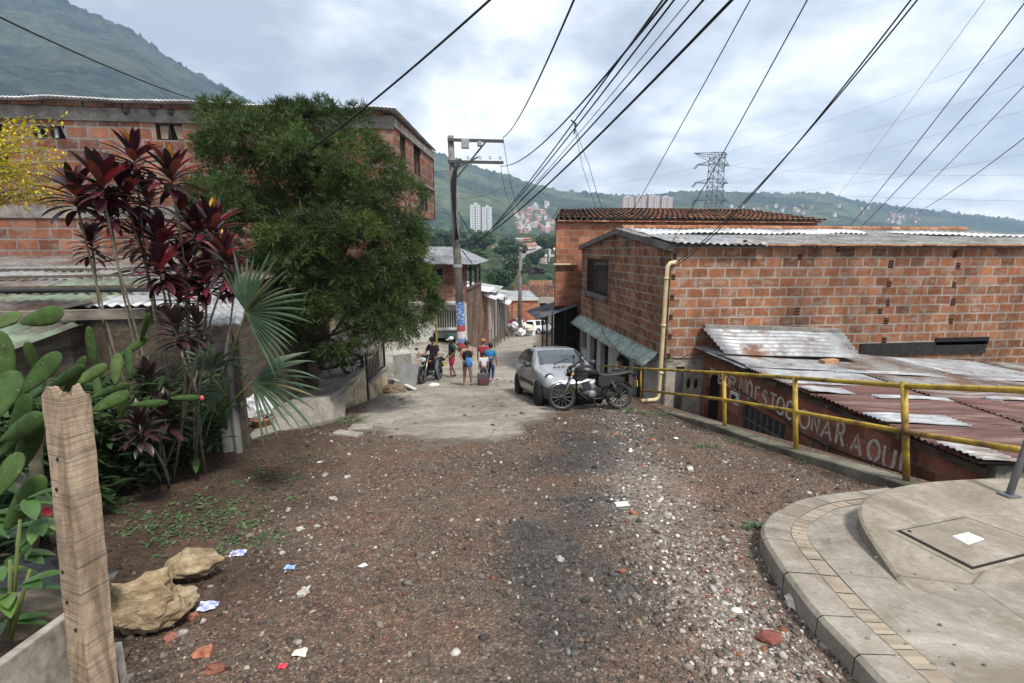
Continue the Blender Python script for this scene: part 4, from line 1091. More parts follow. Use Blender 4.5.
# ------------------------------------------------------------------ the block building on the left
def left_building():
    h = thing('brick_building', 'large weathered clay block building with cement bands and tiny windows on the left', 'building', (-8, 17, -3))
    Y0 = 14.0; X0 = -17.0; X1 = atY(392, 110, Y0).x; zT = 5.2
    zb = -3.6
    def W_(px0, px1, py0, py1):
        a = atY(px0, py1, Y0); b = atY(px1, py0, Y0); return (a.x - X0, b.x - X0, a.z, b.z)
    holes = [W_(34, 46, 126, 139), (W_(51, 64, 126, 139)), W_(157, 182, 124, 140), W_(-12, 2, 124, 170)]
    m = MB(); wall_panel(m, (X0, Y0, 0), (1, 0, 0), X1 - X0, 1.0, zT - .38, holes, .16, (0, 1, 0), (1, 0))
    # lower storey set back under the overhang at the street end
    wall_panel(m, (X0, Y0 + .1, 0), (1, 0, 0), 13.4, zb, 1.0, [], .16, (0, 1, 0))
    # street side of the upper storey, turning with the street
    d = Vector((.178, 1, 0)).normalized(); L = 5.0
    p1 = Vector((X1, Y0, 0)); p2 = p1 + d * L
    def sy(px): # distance along the side wall seen at a pixel column
        best = min(np.linspace(0, L, 400), key=lambda s: abs(proj((p1 + d * s) + Vector((0, 0, 4)))[0] - px)); return float(best)
    wz = [(sy(401), sy(407), 3.9, 5.0 - .15), (sy(414.5), sy(421.5), 4.0, 4.95), (sy(419), sy(427.5), 2.95, 3.75)]
    wall_panel(m, p1, d, L, 2.75, zT - .02, wz, .16, (-1, .1, 0), (0, 0))
    wall_panel(m, p2, (-1, .1, 0), 6, 2.75, zT - .02, [], .16, (0, -1, 0))
    m.build('wall', M['brick_old'], h)
    m = MB(); m.quad((X0, Y0, 2.76), (X1, Y0, 2.76), p2 + Vector((0, 0, 2.76)), (X0, Y0 + 6, 2.76)); m.build('soffit', M['cement_band'], h)
    # ground floor behind the overhang
    m = MB(); m.quad((-3.4, Y0 + .1, zb), (-3.0, Y0 + 5, zb), (-3.0, Y0 + 5, 2.75), (-3.4, Y0 + .1, 2.75)); m.build('lower_wall', M['plaster_dirty'], h)
    # cement bands
    m = MB(); m.box(((X0 + X1) / 2, Y0 - .0, zT - .22), (X1 - X0 + .02, .06, .33)); m.box(((X0 + X1) / 2, Y0 - .012, 2.6), (X1 - X0, .06, .30))
    for x in (-3.3,): m.box((x, Y0 + .002, 3.6), (.24, .06, 2.6))
    m.build('cement_band', M['cement_band'], h)
    m = MB(); m.bar(p1 + Vector((.02, 0, 4.98)), p2 + Vector((.02, 0, 4.98)), .05, .2); m.bar(p1 + Vector((.02, 0, 3.82)), p2 + Vector((.02, 0, 3.82)), .05, .1); m.build('cement_band', M['cement_band'], h)
    m = MB(); x = X0
    random.seed(2)
    while x < X1 - .3:
        L2 = random.uniform(.6, 1.1); m.box((x + L2 / 2, Y0 + .02, zT + .0), (L2 - .04, .2, .13)); x += L2
    m.build('coping_block', M['brick_old'], h)
    # dark vent marks in the band
    soot = mat_noise('soot_mark', (.03, .03, .027), (.12, .11, .10), 8., .95)
    for px in (126, 153, 171):
        p = atY(px, 109, Y0); MB().ico((p.x, Y0 - .03, p.z), (.10, .008, .17), 2, .5, 2., px).build('damp_mark', soot, h)
    # roof sheets with a ragged pale edge
    m = MB(); corr_sheet(m, (X0 - .3, Y0 - .3, zT + .10), (X1 + .12, Y0 - .3, zT + .06), (p2.x + .1, p2.y + .3, zT + .12), (X0 - .3, Y0 + 6, zT + .3), .1, .012, 5, .12)
    m.build('roof', M['white_sheet'], h, True, solid=.03)
    # windows
    for i, (a, b, c, dd) in enumerate(holes):
        f = MB(); x0, x1 = X0 + a, X0 + b
        for (s, e) in (((x0, c), (x0, dd)), ((x1, c), (x1, dd)), ((x0, c), (x1, c)), ((x0, dd), (x1, dd)), (((x0 + x1) / 2, c), ((x0 + x1) / 2, dd))):
            f.bar((s[0], Y0 + .05, s[1]), (e[0], Y0 + .05, e[1]), .03, .04)
        w = f.build('window', M['iron'], h)
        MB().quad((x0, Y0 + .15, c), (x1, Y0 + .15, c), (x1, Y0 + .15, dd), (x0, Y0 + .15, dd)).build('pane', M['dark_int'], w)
        if i < 3:
            cm = MB()
            for k in (0, 1):
                u0 = x0 + (x1 - x0) * (.08 + .5 * k); u1 = u0 + (x1 - x0) * .34
                cm.add([(u0, Y0 + .1, dd - .02), (u1, Y0 + .1, dd - .02), (u1 - .05 * (1 - k), Y0 + .11, c + .05), (u0 + .08 * k, Y0 + .11, c + .05)], [(0, 1, 2, 3)])
            cm.build('curtain', M['curtain'] if i == 2 else M['plaster'], w)
    for (a, b, c, dd) in wz:
        f = MB(); P = lambda s, z, o=.06: p1 + d * s + Vector((-o, 0, z))
        f.bar(P(a, c), P(a, dd), .05, .05); f.bar(P(b, c), P(b, dd), .05, .05); f.bar(P(a, dd), P(b, dd), .05, .05); f.bar(P(a, c), P(b, c), .05, .05); f.bar(P((a + b) / 2, c), P((a + b) / 2, dd), .04, .04)
        w = f.build('window', M['iron'], h); MB().quad(P(a, c, .15), P(b, c, .15), P(b, dd, .15), P(a, dd, .15)).build('pane', M['glass_grey'], w)
left_building()

# ------------------------------------------------------------------ sheet-roofed shacks in front of it
def shacks():
    h = thing('tin_shack', 'long low shack roofed with patched grey corrugated sheets below the brick building', 'shack', (-8, 9, -1.5))
    random.seed(21)
    z = lambda x, y: .72 + (y - 5.0) * .085
    xs = [-13.5, -11.6, -9.8, -8.1, -6.5, -5.0, -3.55]; ys = [5.0, 7.2, 9.3, 11.4, 13.6]
    pal = ['zinc_old', 'zinc_old', 'fibre', 'zinc', 'zinc_green']
    for i in range(len(xs) - 1):
        for j in range(len(ys) - 1):
            if i == len(xs) - 2 and j == 0: continue
            m = MB(); l = .015 * ((i + j) % 3)
            a, b, c, d = xs[i] - .05, xs[i + 1] + .05, ys[j] - .08 + random.uniform(-.08, .08), ys[j + 1] + .08
            corr_sheet(m, (a, c, z(a, c) + l), (b, c, z(b, c) + l), (b, d, z(b, d) + l + .03), (a, d, z(a, d) + l + .03), .15, .018, 4, .07)
            m.build('roof_sheet', M[random.choice(pal)], h, True, solid=.006)
    m = MB()
    for y in (6.0, 8.1, 10.4): m.bar((-13.5, y, z(0, y) + .09), (-4.2, y + random.uniform(-.3, .3), z(0, y) + .09), .07, .06)
    m.bar((-9.5, 9.0, z(0, 9) + .11), (-4.4, 9.6, z(0, 9.6) + .11), .06, .05)
    m.build('batten', M['dark_wood'], h)
    m = MB(); m.tube([(-13, 7.7, z(0, 7.7) + .1), (-4.5, 7.9, z(0, 7.9) + .1)], .035, 8); m.build('pipe', M['iron'], h)
    MB().box((-10.3, 7.2, z(0, 7.2) + .08), (1.3, .5, .03), rotz(.1)).build('red_sheet', mat_rust('red_paint_sheet', (.32, .05, .045), (.2, .06, .04), .3, .6, 0), h)
    m = MB(); m.quad((-13.5, 5.2, -1.6), (-5.2, 5.2, -1.6), (-5.2, 5.2, .72), (-13.5, 5.2, .72)); m.quad((-3.7, 7.3, -2), (-3.7, 13.5, -2.6), (-3.7, 13.5, 1.4), (-3.7, 7.3, .9)); m.quad((-5.2, 7.3, -2), (-3.7, 7.3, -2), (-3.7, 7.3, .88), (-5.2, 7.3, .88)); m.quad((-5.2, 5.2, -2), (-5.2, 7.3, -2), (-5.2, 7.3, .88), (-5.2, 5.2, .7))
    m.build('wall', M['dark_wood'], h)
    # small lean-to with a bright sheet at the street corner
    h2 = thing('lean_to', 'small lean-to with a bright sheet roof and pale cloth wall behind the palm', 'lean-to', (-3.7, 6.9, -1.4))
    a = atY(168, 330, 6.4); b = atY(240, 318, 6.6)
    m = MB(); corr_sheet(m, (a.x, 6.3, a.z), (b.x + .1, 6.4, b.z - .03), (b.x - .2, 7.4, b.z + .22), (a.x, 7.4, a.z + .25), .11, .014, 4, .05); m.build('roof', M['zinc_bright'], h2, True, solid=.008)
    m = MB(); rows = []
    x0, x1 = atY(186, 340, 6.6).x, atY(236, 340, 6.6).x
    for t_ in np.linspace(0, 1, 6): rows.append([Vector((x0 + (x1 - x0) * u, 6.62 + .03 * math.sin(u * 22), .45 * (1 - t_) - 1.35 * t_)) for u in np.linspace(0, 1, 40)])
    m.grid(rows); m.build('cloth_wall', mat_noise('grey_cloth', (.20, .195, .18), (.36, .35, .33), 2.5, .95, .2), h2, True)
    m = MB(); m.quad((x1, 6.62, -1.6), (x1 - .75, 8.2, -1.6), (x1 - .75, 8.2, .4), (x1, 6.62, .4)); m.build('side_wall', M['plaster_dirty'], h2)
    m = MB(); m.box((x0 + .02, 6.6, -.5), (.07, .07, 2.0)); m.box((x1, 6.6, -.5), (.07, .07, 2.0)); m.build('post', M['dark_wood'], h2)
    # nearer shed roof low on the left
    h3 = thing('low_shed', 'low shed with greenish corrugated sheets and a long timber beam behind the cactus', 'shed', (-5.4, 4.6, -.8))
    z3 = lambda x, y: .80 + (y - 4.1) * .10
    for k, (xa, xb) in enumerate([(-8, -6.2), (-6.3, -4.8), (-4.9, -3.7)]):
        m = MB(); corr_sheet(m, (xa, 4.0, z3(0, 4.0)), (xb, 4.0, z3(0, 4.0)), (xb, 5.25, z3(0, 5.25)), (xa, 5.25, z3(0, 5.25)), .12, .016, 4, .05); m.build('roof_sheet', M['zinc_green' if k != 1 else 'zinc_old'], h3, True, solid=.006)
    m = MB(); m.bar((-8, 5.0, z3(0, 5.1) + .1), (-3.2, 5.45, z3(0, 5.3) + .08), .09, .10); m.build('beam', M['grey_wood'], h3)
    m = MB(); m.quad((-8, 4.15, -1.2), (-3.8, 4.15, -1.2), (-3.8, 4.15, .78), (-8, 4.15, .78)); m.quad((-3.8, 4.15, -1.2), (-3.8, 5.2, -1.2), (-3.8, 5.2, .86), (-3.8, 4.15, .78)); m.build('wall', M['dark_wood'], h3)
shacks()
# ================================================================== MIDDLE AND FAR DISTANCE
SD = Vector((.198, 1, 0))
def street_left(Y): return .7 + .198 * (Y - 30)
def white_house():
    h = thing('two_storey_house', 'two-storey house with white barred ground floor and brick upper floor beside the big pole', 'house', (-2, 33, -4))
    Y0 = 30.; xL = atY(398, 300, Y0).x; xR = .7
    zt, zm, zb = atY(450, 264, Y0).z, atY(450, 303, Y0).z, -4.1
    def U(px, py): q = atY(px, py, Y0); return q.x - xL, q.z
    u0, a1 = U(437.5, 328); u1, a0 = U(456, 310); d0, e1 = U(434, 347); d1, e0 = U(455, 333)
    m = MB(); wall_panel(m, (xL, Y0, 0), (1, 0, 0), xR - xL, zb, zm - .02, [(u0, u1, a1, a0), (d0, d1, zb, e0)], .2, (0, 1, 0)); m.build('lower_wall', M['plaster'], h)
    b0, c1 = U(443, 300); b1, c0 = U(449, 268)
    m = MB(); wall_panel(m, (xL, Y0 + .02, 0), (1, 0, 0), xR - xL, zm, zt, [(b0 - 1.2, b1 - .4, zm + 1.3, zt - .25)], .2, (0, 1, 0))
    m.build('wall', M['brick_far'], h)
    m = MB(); d = SD.normalized(); m.quad((xR, Y0, -8), Vector((xR, Y0, -8)) + d * 6.5, Vector((xR, Y0, -.72)) + d * 6.5, (xR, Y0, -.72)); m.bar((xR, Y0, -.70), Vector((xR, Y0, -.70)) + d * 6.5, .2, .1)
    m.build('side_wall', M['brick_moss'], h)
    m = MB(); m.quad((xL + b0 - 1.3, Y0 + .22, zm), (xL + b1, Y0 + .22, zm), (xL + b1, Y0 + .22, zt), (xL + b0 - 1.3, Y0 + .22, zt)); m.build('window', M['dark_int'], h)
    m = MB(); m.quad((xL + u0, Y0 + .18, a1), (xL + u1, Y0 + .18, a1), (xL + u1, Y0 + .18, a0), (xL + u0, Y0 + .18, a0)); w = m.build('window', M['glass_grey'], h)
    m = MB()
    for k in range(9): m.box((xL + u0 + (u1 - u0) * k / 8, Y0 + .03, (a0 + a1) / 2), (.045, .04, a0 - a1))
    m.build('bars', M['plaster'], w)
    MB().box((xL + (u0 + u1) / 2, Y0 - .15, a1 - .05), (u1 - u0 + .4, .3, .12)).build('sill', M['plaster'], w)
    MB().box((xL + (u0 + u1) / 2, Y0 - .17, a1 - .35), (u1 - u0 + .2, .04, .5)).build('grille', M['grey_metal'], w)
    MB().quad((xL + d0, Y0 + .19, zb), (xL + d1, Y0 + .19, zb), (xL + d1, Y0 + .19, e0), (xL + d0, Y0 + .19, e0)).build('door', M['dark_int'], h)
    MB().box((xL + d1 - .35, Y0 - .2, zb + .45), (.5, .4, .35)).build('bench', mat_plain('green_plastic', (.03, .16, .09), .5), h)
    MB().box(((xL + xR) / 2 - .1, Y0 - .3, zm + .03), (xR - xL - .1, .7, .14)).build('ledge', M['plaster'], h)
    # upper floor over the side: posts, dark balcony
    m = MB(); 
    for s in (.3, 2.2, 4.4, 6.3): p = Vector((xR - .1, Y0, 0)) + d * s; m.box((p.x, p.y, (zt - .9) / 2), (.16, .16, zt + .72))
    m.build('balcony_post', M['dark_wood'], h)
    m = MB(); p = Vector((xR - 1.5, Y0 + .4, 0)); q = p + d * 6; m.quad((p.x, p.y, zm), (q.x, q.y, zm), (q.x, q.y, zt), (p.x, p.y, zt)); m.build('inner_wall', M['brick_far'], h)
    m = MB(); 
    for z in (-.45, -.2): m.bar(Vector((xR - .1, Y0, z)), Vector((xR - .1, Y0, z)) + d * 6.3, .05, .05)
    m.build('balcony_rail', M['iron'], h)
    m = MB(); zr = atY(450, 247, 33).z
    A = [(xL - .4, Y0 - .7, zt + .02), (xR + .5, Y0 - .7, zt + .02), (xR + 1.9, Y0 + 6.7, zt + .05), (xR + .2, 33.5, zr), (xL - .4, 33.5, zr)]
    corr_sheet(m, A[0], (xR - .1, Y0 - .7, zt), (xR - .5, 33.5, zr), A[4], .18, .03, 3, .05); m.add([(xR - .1, Y0 - .7, zt), (xR + .55, Y0 - .5, zt - .02), A[2], (xR - .5, 33.5, zr)], [(0, 1, 2, 3)])
    m.build('roof', M['zinc_grey'], h, solid=.03)
M['zinc_grey'] = mat_rust('pale_grey_sheet', (.27, .28, .29), (.2, .17, .15), .2, .6, .1)
M['brick_far'] = mat_brick('weathered_far_blocks', [(.30, .12, .075), (.26, .10, .06), (.34, .15, .10), (.22, .09, .06), (.29, .15, .11)], (.26, .22, .19), stain=.6, seed=41., smear=.6)
M['brick_moss'] = mat_brick('mossy_old_blocks', [(.24, .12, .08), (.29, .16, .11), (.20, .11, .08), (.17, .13, .09)], (.22, .19, .15), stain=.75, seed=61., smear=.95, joint=.04)
white_house()
def row_houses():
    d = SD.normalized()
    specs = [(36.6, 40.6, -1.35, 'weathered brick shopfront with a tilted white awning down the left side of the street', 'brick_far', 'white_sheet'),
             (40.8, 47.5, -1.75, 'plastered low house with white sheet roof further down the left side of the street', 'plaster_dirty', 'zinc_bright'),
             (47.8, 58., -3.1, 'long low mossy wall house at the bottom left of the street', 'concrete_dark', 'zinc')]
    for (ya, yb, zt, lab, mt, rf) in specs:
        xa, xb = street_left(ya), street_left(yb); zb = min(Gz(xb + .8, yb), Gz(xa + .8, ya)) - .4
        h = thing('row_house', lab, 'house', (xa, ya, zb))
        L = (Vector((xb, yb, 0)) - Vector((xa, ya, 0))).length
        holes = [(L * .12, L * .3, zb + .3, zb + 2.3), (L * .5, L * .72, zb + .4, zb + 2.2)]
        m = MB(); wall_panel(m, (xa, ya, 0), d, L, zb, zt, holes, .2, (-1, .2, 0), (0, 1)); wall_panel(m, (xa - 6, ya, 0), (1, 0, 0), 6, zb, zt, [], .2, (0, 1, 0)); m.build('wall', M[mt], h)
        for (a, b, c, e) in holes:
            P = lambda s, z: Vector((xa, ya, z)) + d * s + Vector((-.17, .03, 0))
            MB().quad(P(a, c), P(b, c), P(b, e), P(a, e)).build('door', M['dark_int'], h)
        m = MB(); o = Vector((.55, -.1, 0))
        corr_sheet(m, Vector((xa, ya, zt - .12)) + o, Vector((xb, yb, zt - .12)) + o, Vector((xb - 5, yb, zt + .7)), Vector((xa - 5, ya, zt + .7)), .2, .03, 3, .05); m.build('roof', M[rf], h, solid=.02)
        m = MB(); a0 = Vector((xa, ya, zt - .75)) + d * (L * .1); a1 = Vector((xa, ya, zt - .75)) + d * (L * .6)
        m.add([a0 + Vector((0, 0, .35)), a1 + Vector((0, 0, .35)), a1 + Vector((1.0, -.1, 0)), a0 + Vector((1.0, -.1, 0))], [(0, 1, 2, 3)]); m.build('awning', M['white_sheet'], h, solid=.03)
        for s in (.1, .6): q = Vector((xa, ya, 0)) + d * (L * s) + Vector((.9, -.1, 0)); MB().box((q.x, q.y, (zb + zt - .8) / 2), (.09, .09, zt - .8 - zb)).build('post', M['dark_wood'], h)
row_houses()
def end_houses():
    h = thing('brick_house', 'single storey orange brick house with pale parapet at the foot of the street', 'house', (9, 74, -9.5))
    Y = 72.; xa, xb = atY(508, 310, Y).x, atY(538, 310, Y).x; zt, zb = atY(520, 299, Y).z, -11.
    m = MB(); wall_panel(m, (xa, Y, 0), (1, 0, 0), xb - xa, zb, zt, [], .2, (0, 1, 0)); m.build('wall', M['orange_wall'], h)
    MB().box(((xa + xb) / 2, Y - .05, zt), (xb - xa, .3, .45)).build('parapet', M['plaster'], h)
    m = MB(); m.quad((xa, Y, zt), (xb, Y, zt), (xb, Y + 8, zt + .6), (xa, Y + 8, zt + .6)); m.build('roof', M['zinc'], h)
    x2 = atY(556, 310, Y).x
    h = thing('grey_house', 'grey rendered house with a dark doorway right of the orange house at the street end', 'house', (12, 74, -9.5))
    m = MB(); wall_panel(m, (xb + .1, Y + .5, 0), (1, 0, 0), x2 - xb + 2, zb, zt + .2, [(.2, 1.3, zb, zt - .7)], .2, (0, 1, 0)); m.build('wall', M['plaster_dirty'], h)
    MB().quad((xb + .2, Y + .72, zb), (xb + 1.5, Y + .72, zb), (xb + 1.5, Y + .72, zt), (xb + .2, Y + .72, zt)).build('door', M['iron'], h)
    for (pa, pb, py0, py1, Y, lab, mt) in [(512, 556, 299, 285, 84, 'broad mossy barrel tiled roof house just behind the orange house', 'tile'), (528, 552, 287, 281, 104, 'red tiled roof house half hidden above the broad tiled roof', 'tile_edge'), (560, 640, 296, 288, 96, 'tiled house hidden behind the iron porch', 'tile')][:2]:
        h = thing('tiled_house', lab, 'house', (atY(pa, py0, Y).x, Y, -13))
        a, b = atY(pa, py0, Y), atY(pb, py0, Y); c = atY(pb - 1, py1, Y + 7); d = atY(pa + 2, py1, Y + 7)
        m = MB(); tile_roof(m, a, b, c, d, .45, .2, 7); m.quad(a, b, c, d); m.build('roof', M[mt], h)
        m = MB(); wall_panel(m, (a.x, Y + .3, 0), (1, 0, 0), b.x - a.x, -16, a.z, [], .2, (0, 1, 0)); m.quad((b.x, Y, -16), (b.x, Y + 12, -16), (b.x, Y + 12, a.z), (b.x, Y, a.z)); m.build('wall', M['brick_far'], h)
def mat_orange():
    return mat_brick('orange_blocks', [(.42, .15, .075), (.36, .125, .065), (.45, .17, .09)], (.34, .24, .18), stain=.3, seed=51.)
M['orange_wall'] = mat_orange()
end_houses()

# ------------------------------------------------------------------ towers and far houses
def mat_facade(name, wall, win, w=3.2, hh=2.8):
    t = NT(name); uv = t.coord('UV'); sp = t.new('ShaderNodeSeparateXYZ'); t.L.new(uv, sp.inputs[0])
    fu = t.math('FRACT', t.math('DIVIDE', sp.outputs[0], w)); fv = t.math('FRACT', t.math('DIVIDE', sp.outputs[1], hh))
    k = t.math('MULTIPLY', t.math('MULTIPLY', t.math('GREATER_THAN', fu, .3), t.math('LESS_THAN', fu, .78)), t.math('MULTIPLY', t.math('GREATER_THAN', fv, .35), t.math('LESS_THAN', fv, .8)))
    return t.done(t.mix(k, wall, win), .8, 0., .3)
M['tower_white'] = mat_facade('white_tower_front', (.62, .62, .60), (.14, .16, .18)); M['tower_pink'] = mat_facade('pinkish_tower_front', (.56, .43, .38), (.18, .15, .15), 4., 3.)
M['tower_cream'] = mat_facade('cream_tower_front', (.60, .57, .48), (.11, .12, .12), 2.6, 2.8)
def towers():
    T = [(470, 480.5, 205, 238, 640, 'tower_white', 'pale grey apartment tower left of the pair above the big pole'), (482, 492, 207.5, 238, 655, 'tower_white', 'white apartment tower right of the pair above the big pole'),
         (493, 500, 250.5, 275, 300, 'tower_white', 'small stepped white apartment block left of its taller twin beyond the roofs'), (501, 508.5, 254, 275, 290, 'tower_white', 'small plain white apartment block right of its stepped twin beyond the roofs'),
         (532.5, 543.5, 264, 292, 250, 'tower_cream', 'cream apartment block with rows of windows beside the tiled house'), (545, 554, 256, 292, 265, 'tower_cream', 'taller narrow cream apartment block touching the edge of the back house'),
         (623, 634, 197, 222, 900, 'tower_pink', 'first pinkish tower from the left of four on the ridge'), (636, 647, 196, 222, 905, 'tower_pink', 'second pinkish tower from the left of four on the ridge'), (649, 660, 196, 222, 900, 'tower_pink', 'third pinkish tower from the left of four on the ridge'), (662, 673, 197, 222, 905, 'tower_pink', 'rightmost pinkish tower of four on the ridge')]
    for (a, b, t, bt, Y, mt, lab) in T:
        p, q = atY(a, t, Y), atY(b, t, Y); w = q.x - p.x; zb = atY(a, bt, Y).z - 12
        h = thing('apartment_tower', lab, 'tower', (p.x + w / 2, Y, zb), 'apartment towers beyond the roofs')
        m = MB(); wall_panel(m, (p.x, Y, 0), (1, 0, 0), w, zb, p.z, [], .3, (0, 1, 0)); m.quad((p.x, Y, zb), (p.x, Y + w, zb), (p.x, Y + w, p.z), (p.x, Y, p.z)); m.quad((q.x, Y, zb), (q.x, Y + w, zb), (q.x, Y + w, p.z), (q.x, Y, p.z)); m.build('wall', M[mt], h)
        m = MB(); m.box((p.x + w / 2, Y + w / 2, p.z + .4), (w * 1.02, w, .8)); m.box((p.x + w * .55, Y + w / 2, p.z + 2), (w * .3, w * .4, 2.8)); m.build('roof', M['plaster'], h)
        MB().box((p.x + w * .5, Y - .3, (zb + p.z) / 2), (w * .07, .6, p.z - zb - 1)).build('stair_strip', M['concrete'], h)
towers()
def far_houses():
    random.seed(33)
    wm = [mat_plain('far_wall_' + n, c, .9) for n, c in (('pink', (.50, .36, .30)), ('white', (.62, .60, .56)), ('brick', (.40, .20, .14)))]
    rm = [mat_plain('far_roof_' + n, c, .9) for n, c in (('red', (.34, .15, .10)), ('grey', (.34, .34, .34)), ('pale', (.55, .53, .5)))]
    protos = []
    for k in range(6):
        me = MB(); w, d, hh = random.uniform(7, 11), random.uniform(7, 10), random.uniform(4, 8)
        me.box((0, 0, hh / 2 - 2), (w, d, hh + 4))
        m2 = MB(); m2.prism([(-w / 2 - .4, -d / 2 - .4, hh + .0), (w / 2 + .4, -d / 2 - .4, hh + .0), (w / 2 + .4, 0, hh + 1.8)][:0] or [(-w / 2 - .4, -d / 2 - .5, hh), (-w / 2 - .4, d / 2 + .5, hh), (-w / 2 - .4, 0, hh + 1.9)], (w + .8, 0, 0))
        protos.append((me, wm[k % 3], m2, rm[[0, 1, 0, 2, 0, 1][k]], hh))
    groups = [(HILL_A, 516, 552, 205, 233, 58, 'tiny house among many stacked on the green hillside between pole and back house', 'houses on the hillside'), (HILL_A, 886, 918, 214, 224, 22, 'tiny pale house in the cluster high on the far right hill', 'houses on the far right hill'),
              (HILL_A, 728, 800, 207, 213, 12, 'tiny pale house in the row just above the tiled ridge', 'houses above the tiled ridge'), (HILL_C, 496, 556, 240, 262, 22, 'small house among trees on the wooded slope below the hill', 'houses on the wooded slope'), (HILL_A, 780, 880, 204, 219, 10, 'lone tiny house scattered along the forested ridge right of the tower', 'houses along the ridge')]
    made = {}
    for (H, x0, x1, y0, y1, n, lab, grp) in groups:
        for i in range(n):
            px, py = random.uniform(x0, x1), random.uniform(y0, y1)
            if grp == 'houses on the hillside' and px < 528 and py < 214: py += 10
            p = hill_point(H, px, py); k = random.randrange(6); s = .8 if H is HILL_A else .6
            if k not in made:
                o = thing('hill_house', lab, 'house', (0, 0, 0), grp); a, wmt, b, rmt, hh = protos[k]; a.build('wall', wmt, o); b.build('roof', rmt, o); made[k] = o
            else: o = copy_tree(made[k])
            o.location = (p.x, p.y - 2, p.z + (1 if H is HILL_A else -2)); o.scale = (s, s, s); o.rotation_euler = (0, 0, random.uniform(-.5, .5)); o['label'] = lab; o['group'] = grp
far_houses()

def pylon():
    Y = 330.; c = atY(711, 240, Y); zb = c.z - 14
    h = thing('transmission_tower', 'steel lattice transmission tower rising behind the tiled roof against the sky', 'pylon', (c.x, Y, zb))
    k = Y / 484
    def z(py): return atY(711, py, Y).z
    m = MB(); r = .25
    def wd(zz): return np.interp(zz, [zb, z(190), z(153)], [8.5 * .62, 3.9, 3.6])
    lv = [zb] + [z(v) for v in (236, 222, 212, 203, 195, 187, 179, 171, 164, 158, 153)]
    for i in range(len(lv) - 1):
        a, b = lv[i], lv[i + 1]; wa, wb = wd(a), wd(b)
        ca = [Vector((c.x + sx * wa, Y + sy * wa, a)) for sx, sy in ((-1, -1), (1, -1), (1, 1), (-1, 1))]; cb = [Vector((c.x + sx * wb, Y + sy * wb, b)) for sx, sy in ((-1, -1), (1, -1), (1, 1), (-1, 1))]
        for q in range(4):
            n = (q + 1) % 4
            m.tube([ca[q], cb[q]], r, 4, False); m.tube([ca[q], cb[n]], r * .6, 4, False); m.tube([ca[n], cb[q]], r * .6, 4, False); m.tube([cb[q], cb[n]], r * .6, 4, False)
    m.build('mast', M['lattice'], h)
    for (py, pt, xl, xr) in [(153.5, 160, 694, 727), (165, 160.5, 697, 729), (183, 178.5, 695, 728), (200.5, 196, 694, 727)]:
        m = MB(); zz, z2 = z(py), z(pt); 
        for px, sgn in ((xl, -1), (xr, 1)):
            e = Vector((atY(px, py, Y).x, Y, zz)); w = 3.8
            for sy in (-w, w):
                i0 = Vector((c.x + sgn * w, Y + sy, zz)); i1 = Vector((c.x + sgn * w, Y + sy, z2))
                m.tube([e, i0], r * .8, 4, False); m.tube([e, i1], r * .8, 4, False)
                for t in (.33, .66): m.tube([e.lerp(i0, t), e.lerp(i1, t)], r * .5, 4, False)
            m.tube([Vector((c.x - w, Y - w, zz)), Vector((c.x + w, Y - w, zz))], r * .7, 4, False)
        m.build('crossarm', M['lattice'], h)
        if py != 153.5:
            for px, sgn in ((xl, -1), (xr - 4, 1)):
                e = atY(px, py, Y); MB().tube([e, e + Vector((-2.2, 0, -2.6))], .26, 6).build('insulator', M['iron'], h); MB().tube([e + Vector((.9, 0, 0)), e + Vector((-1.2, 0, -2.8))], .26, 6).build('insulator', M['iron'], h)
M['lattice'] = mat_plain('galvanised_lattice', (.11, .12, .13), .6, .3)
pylon()

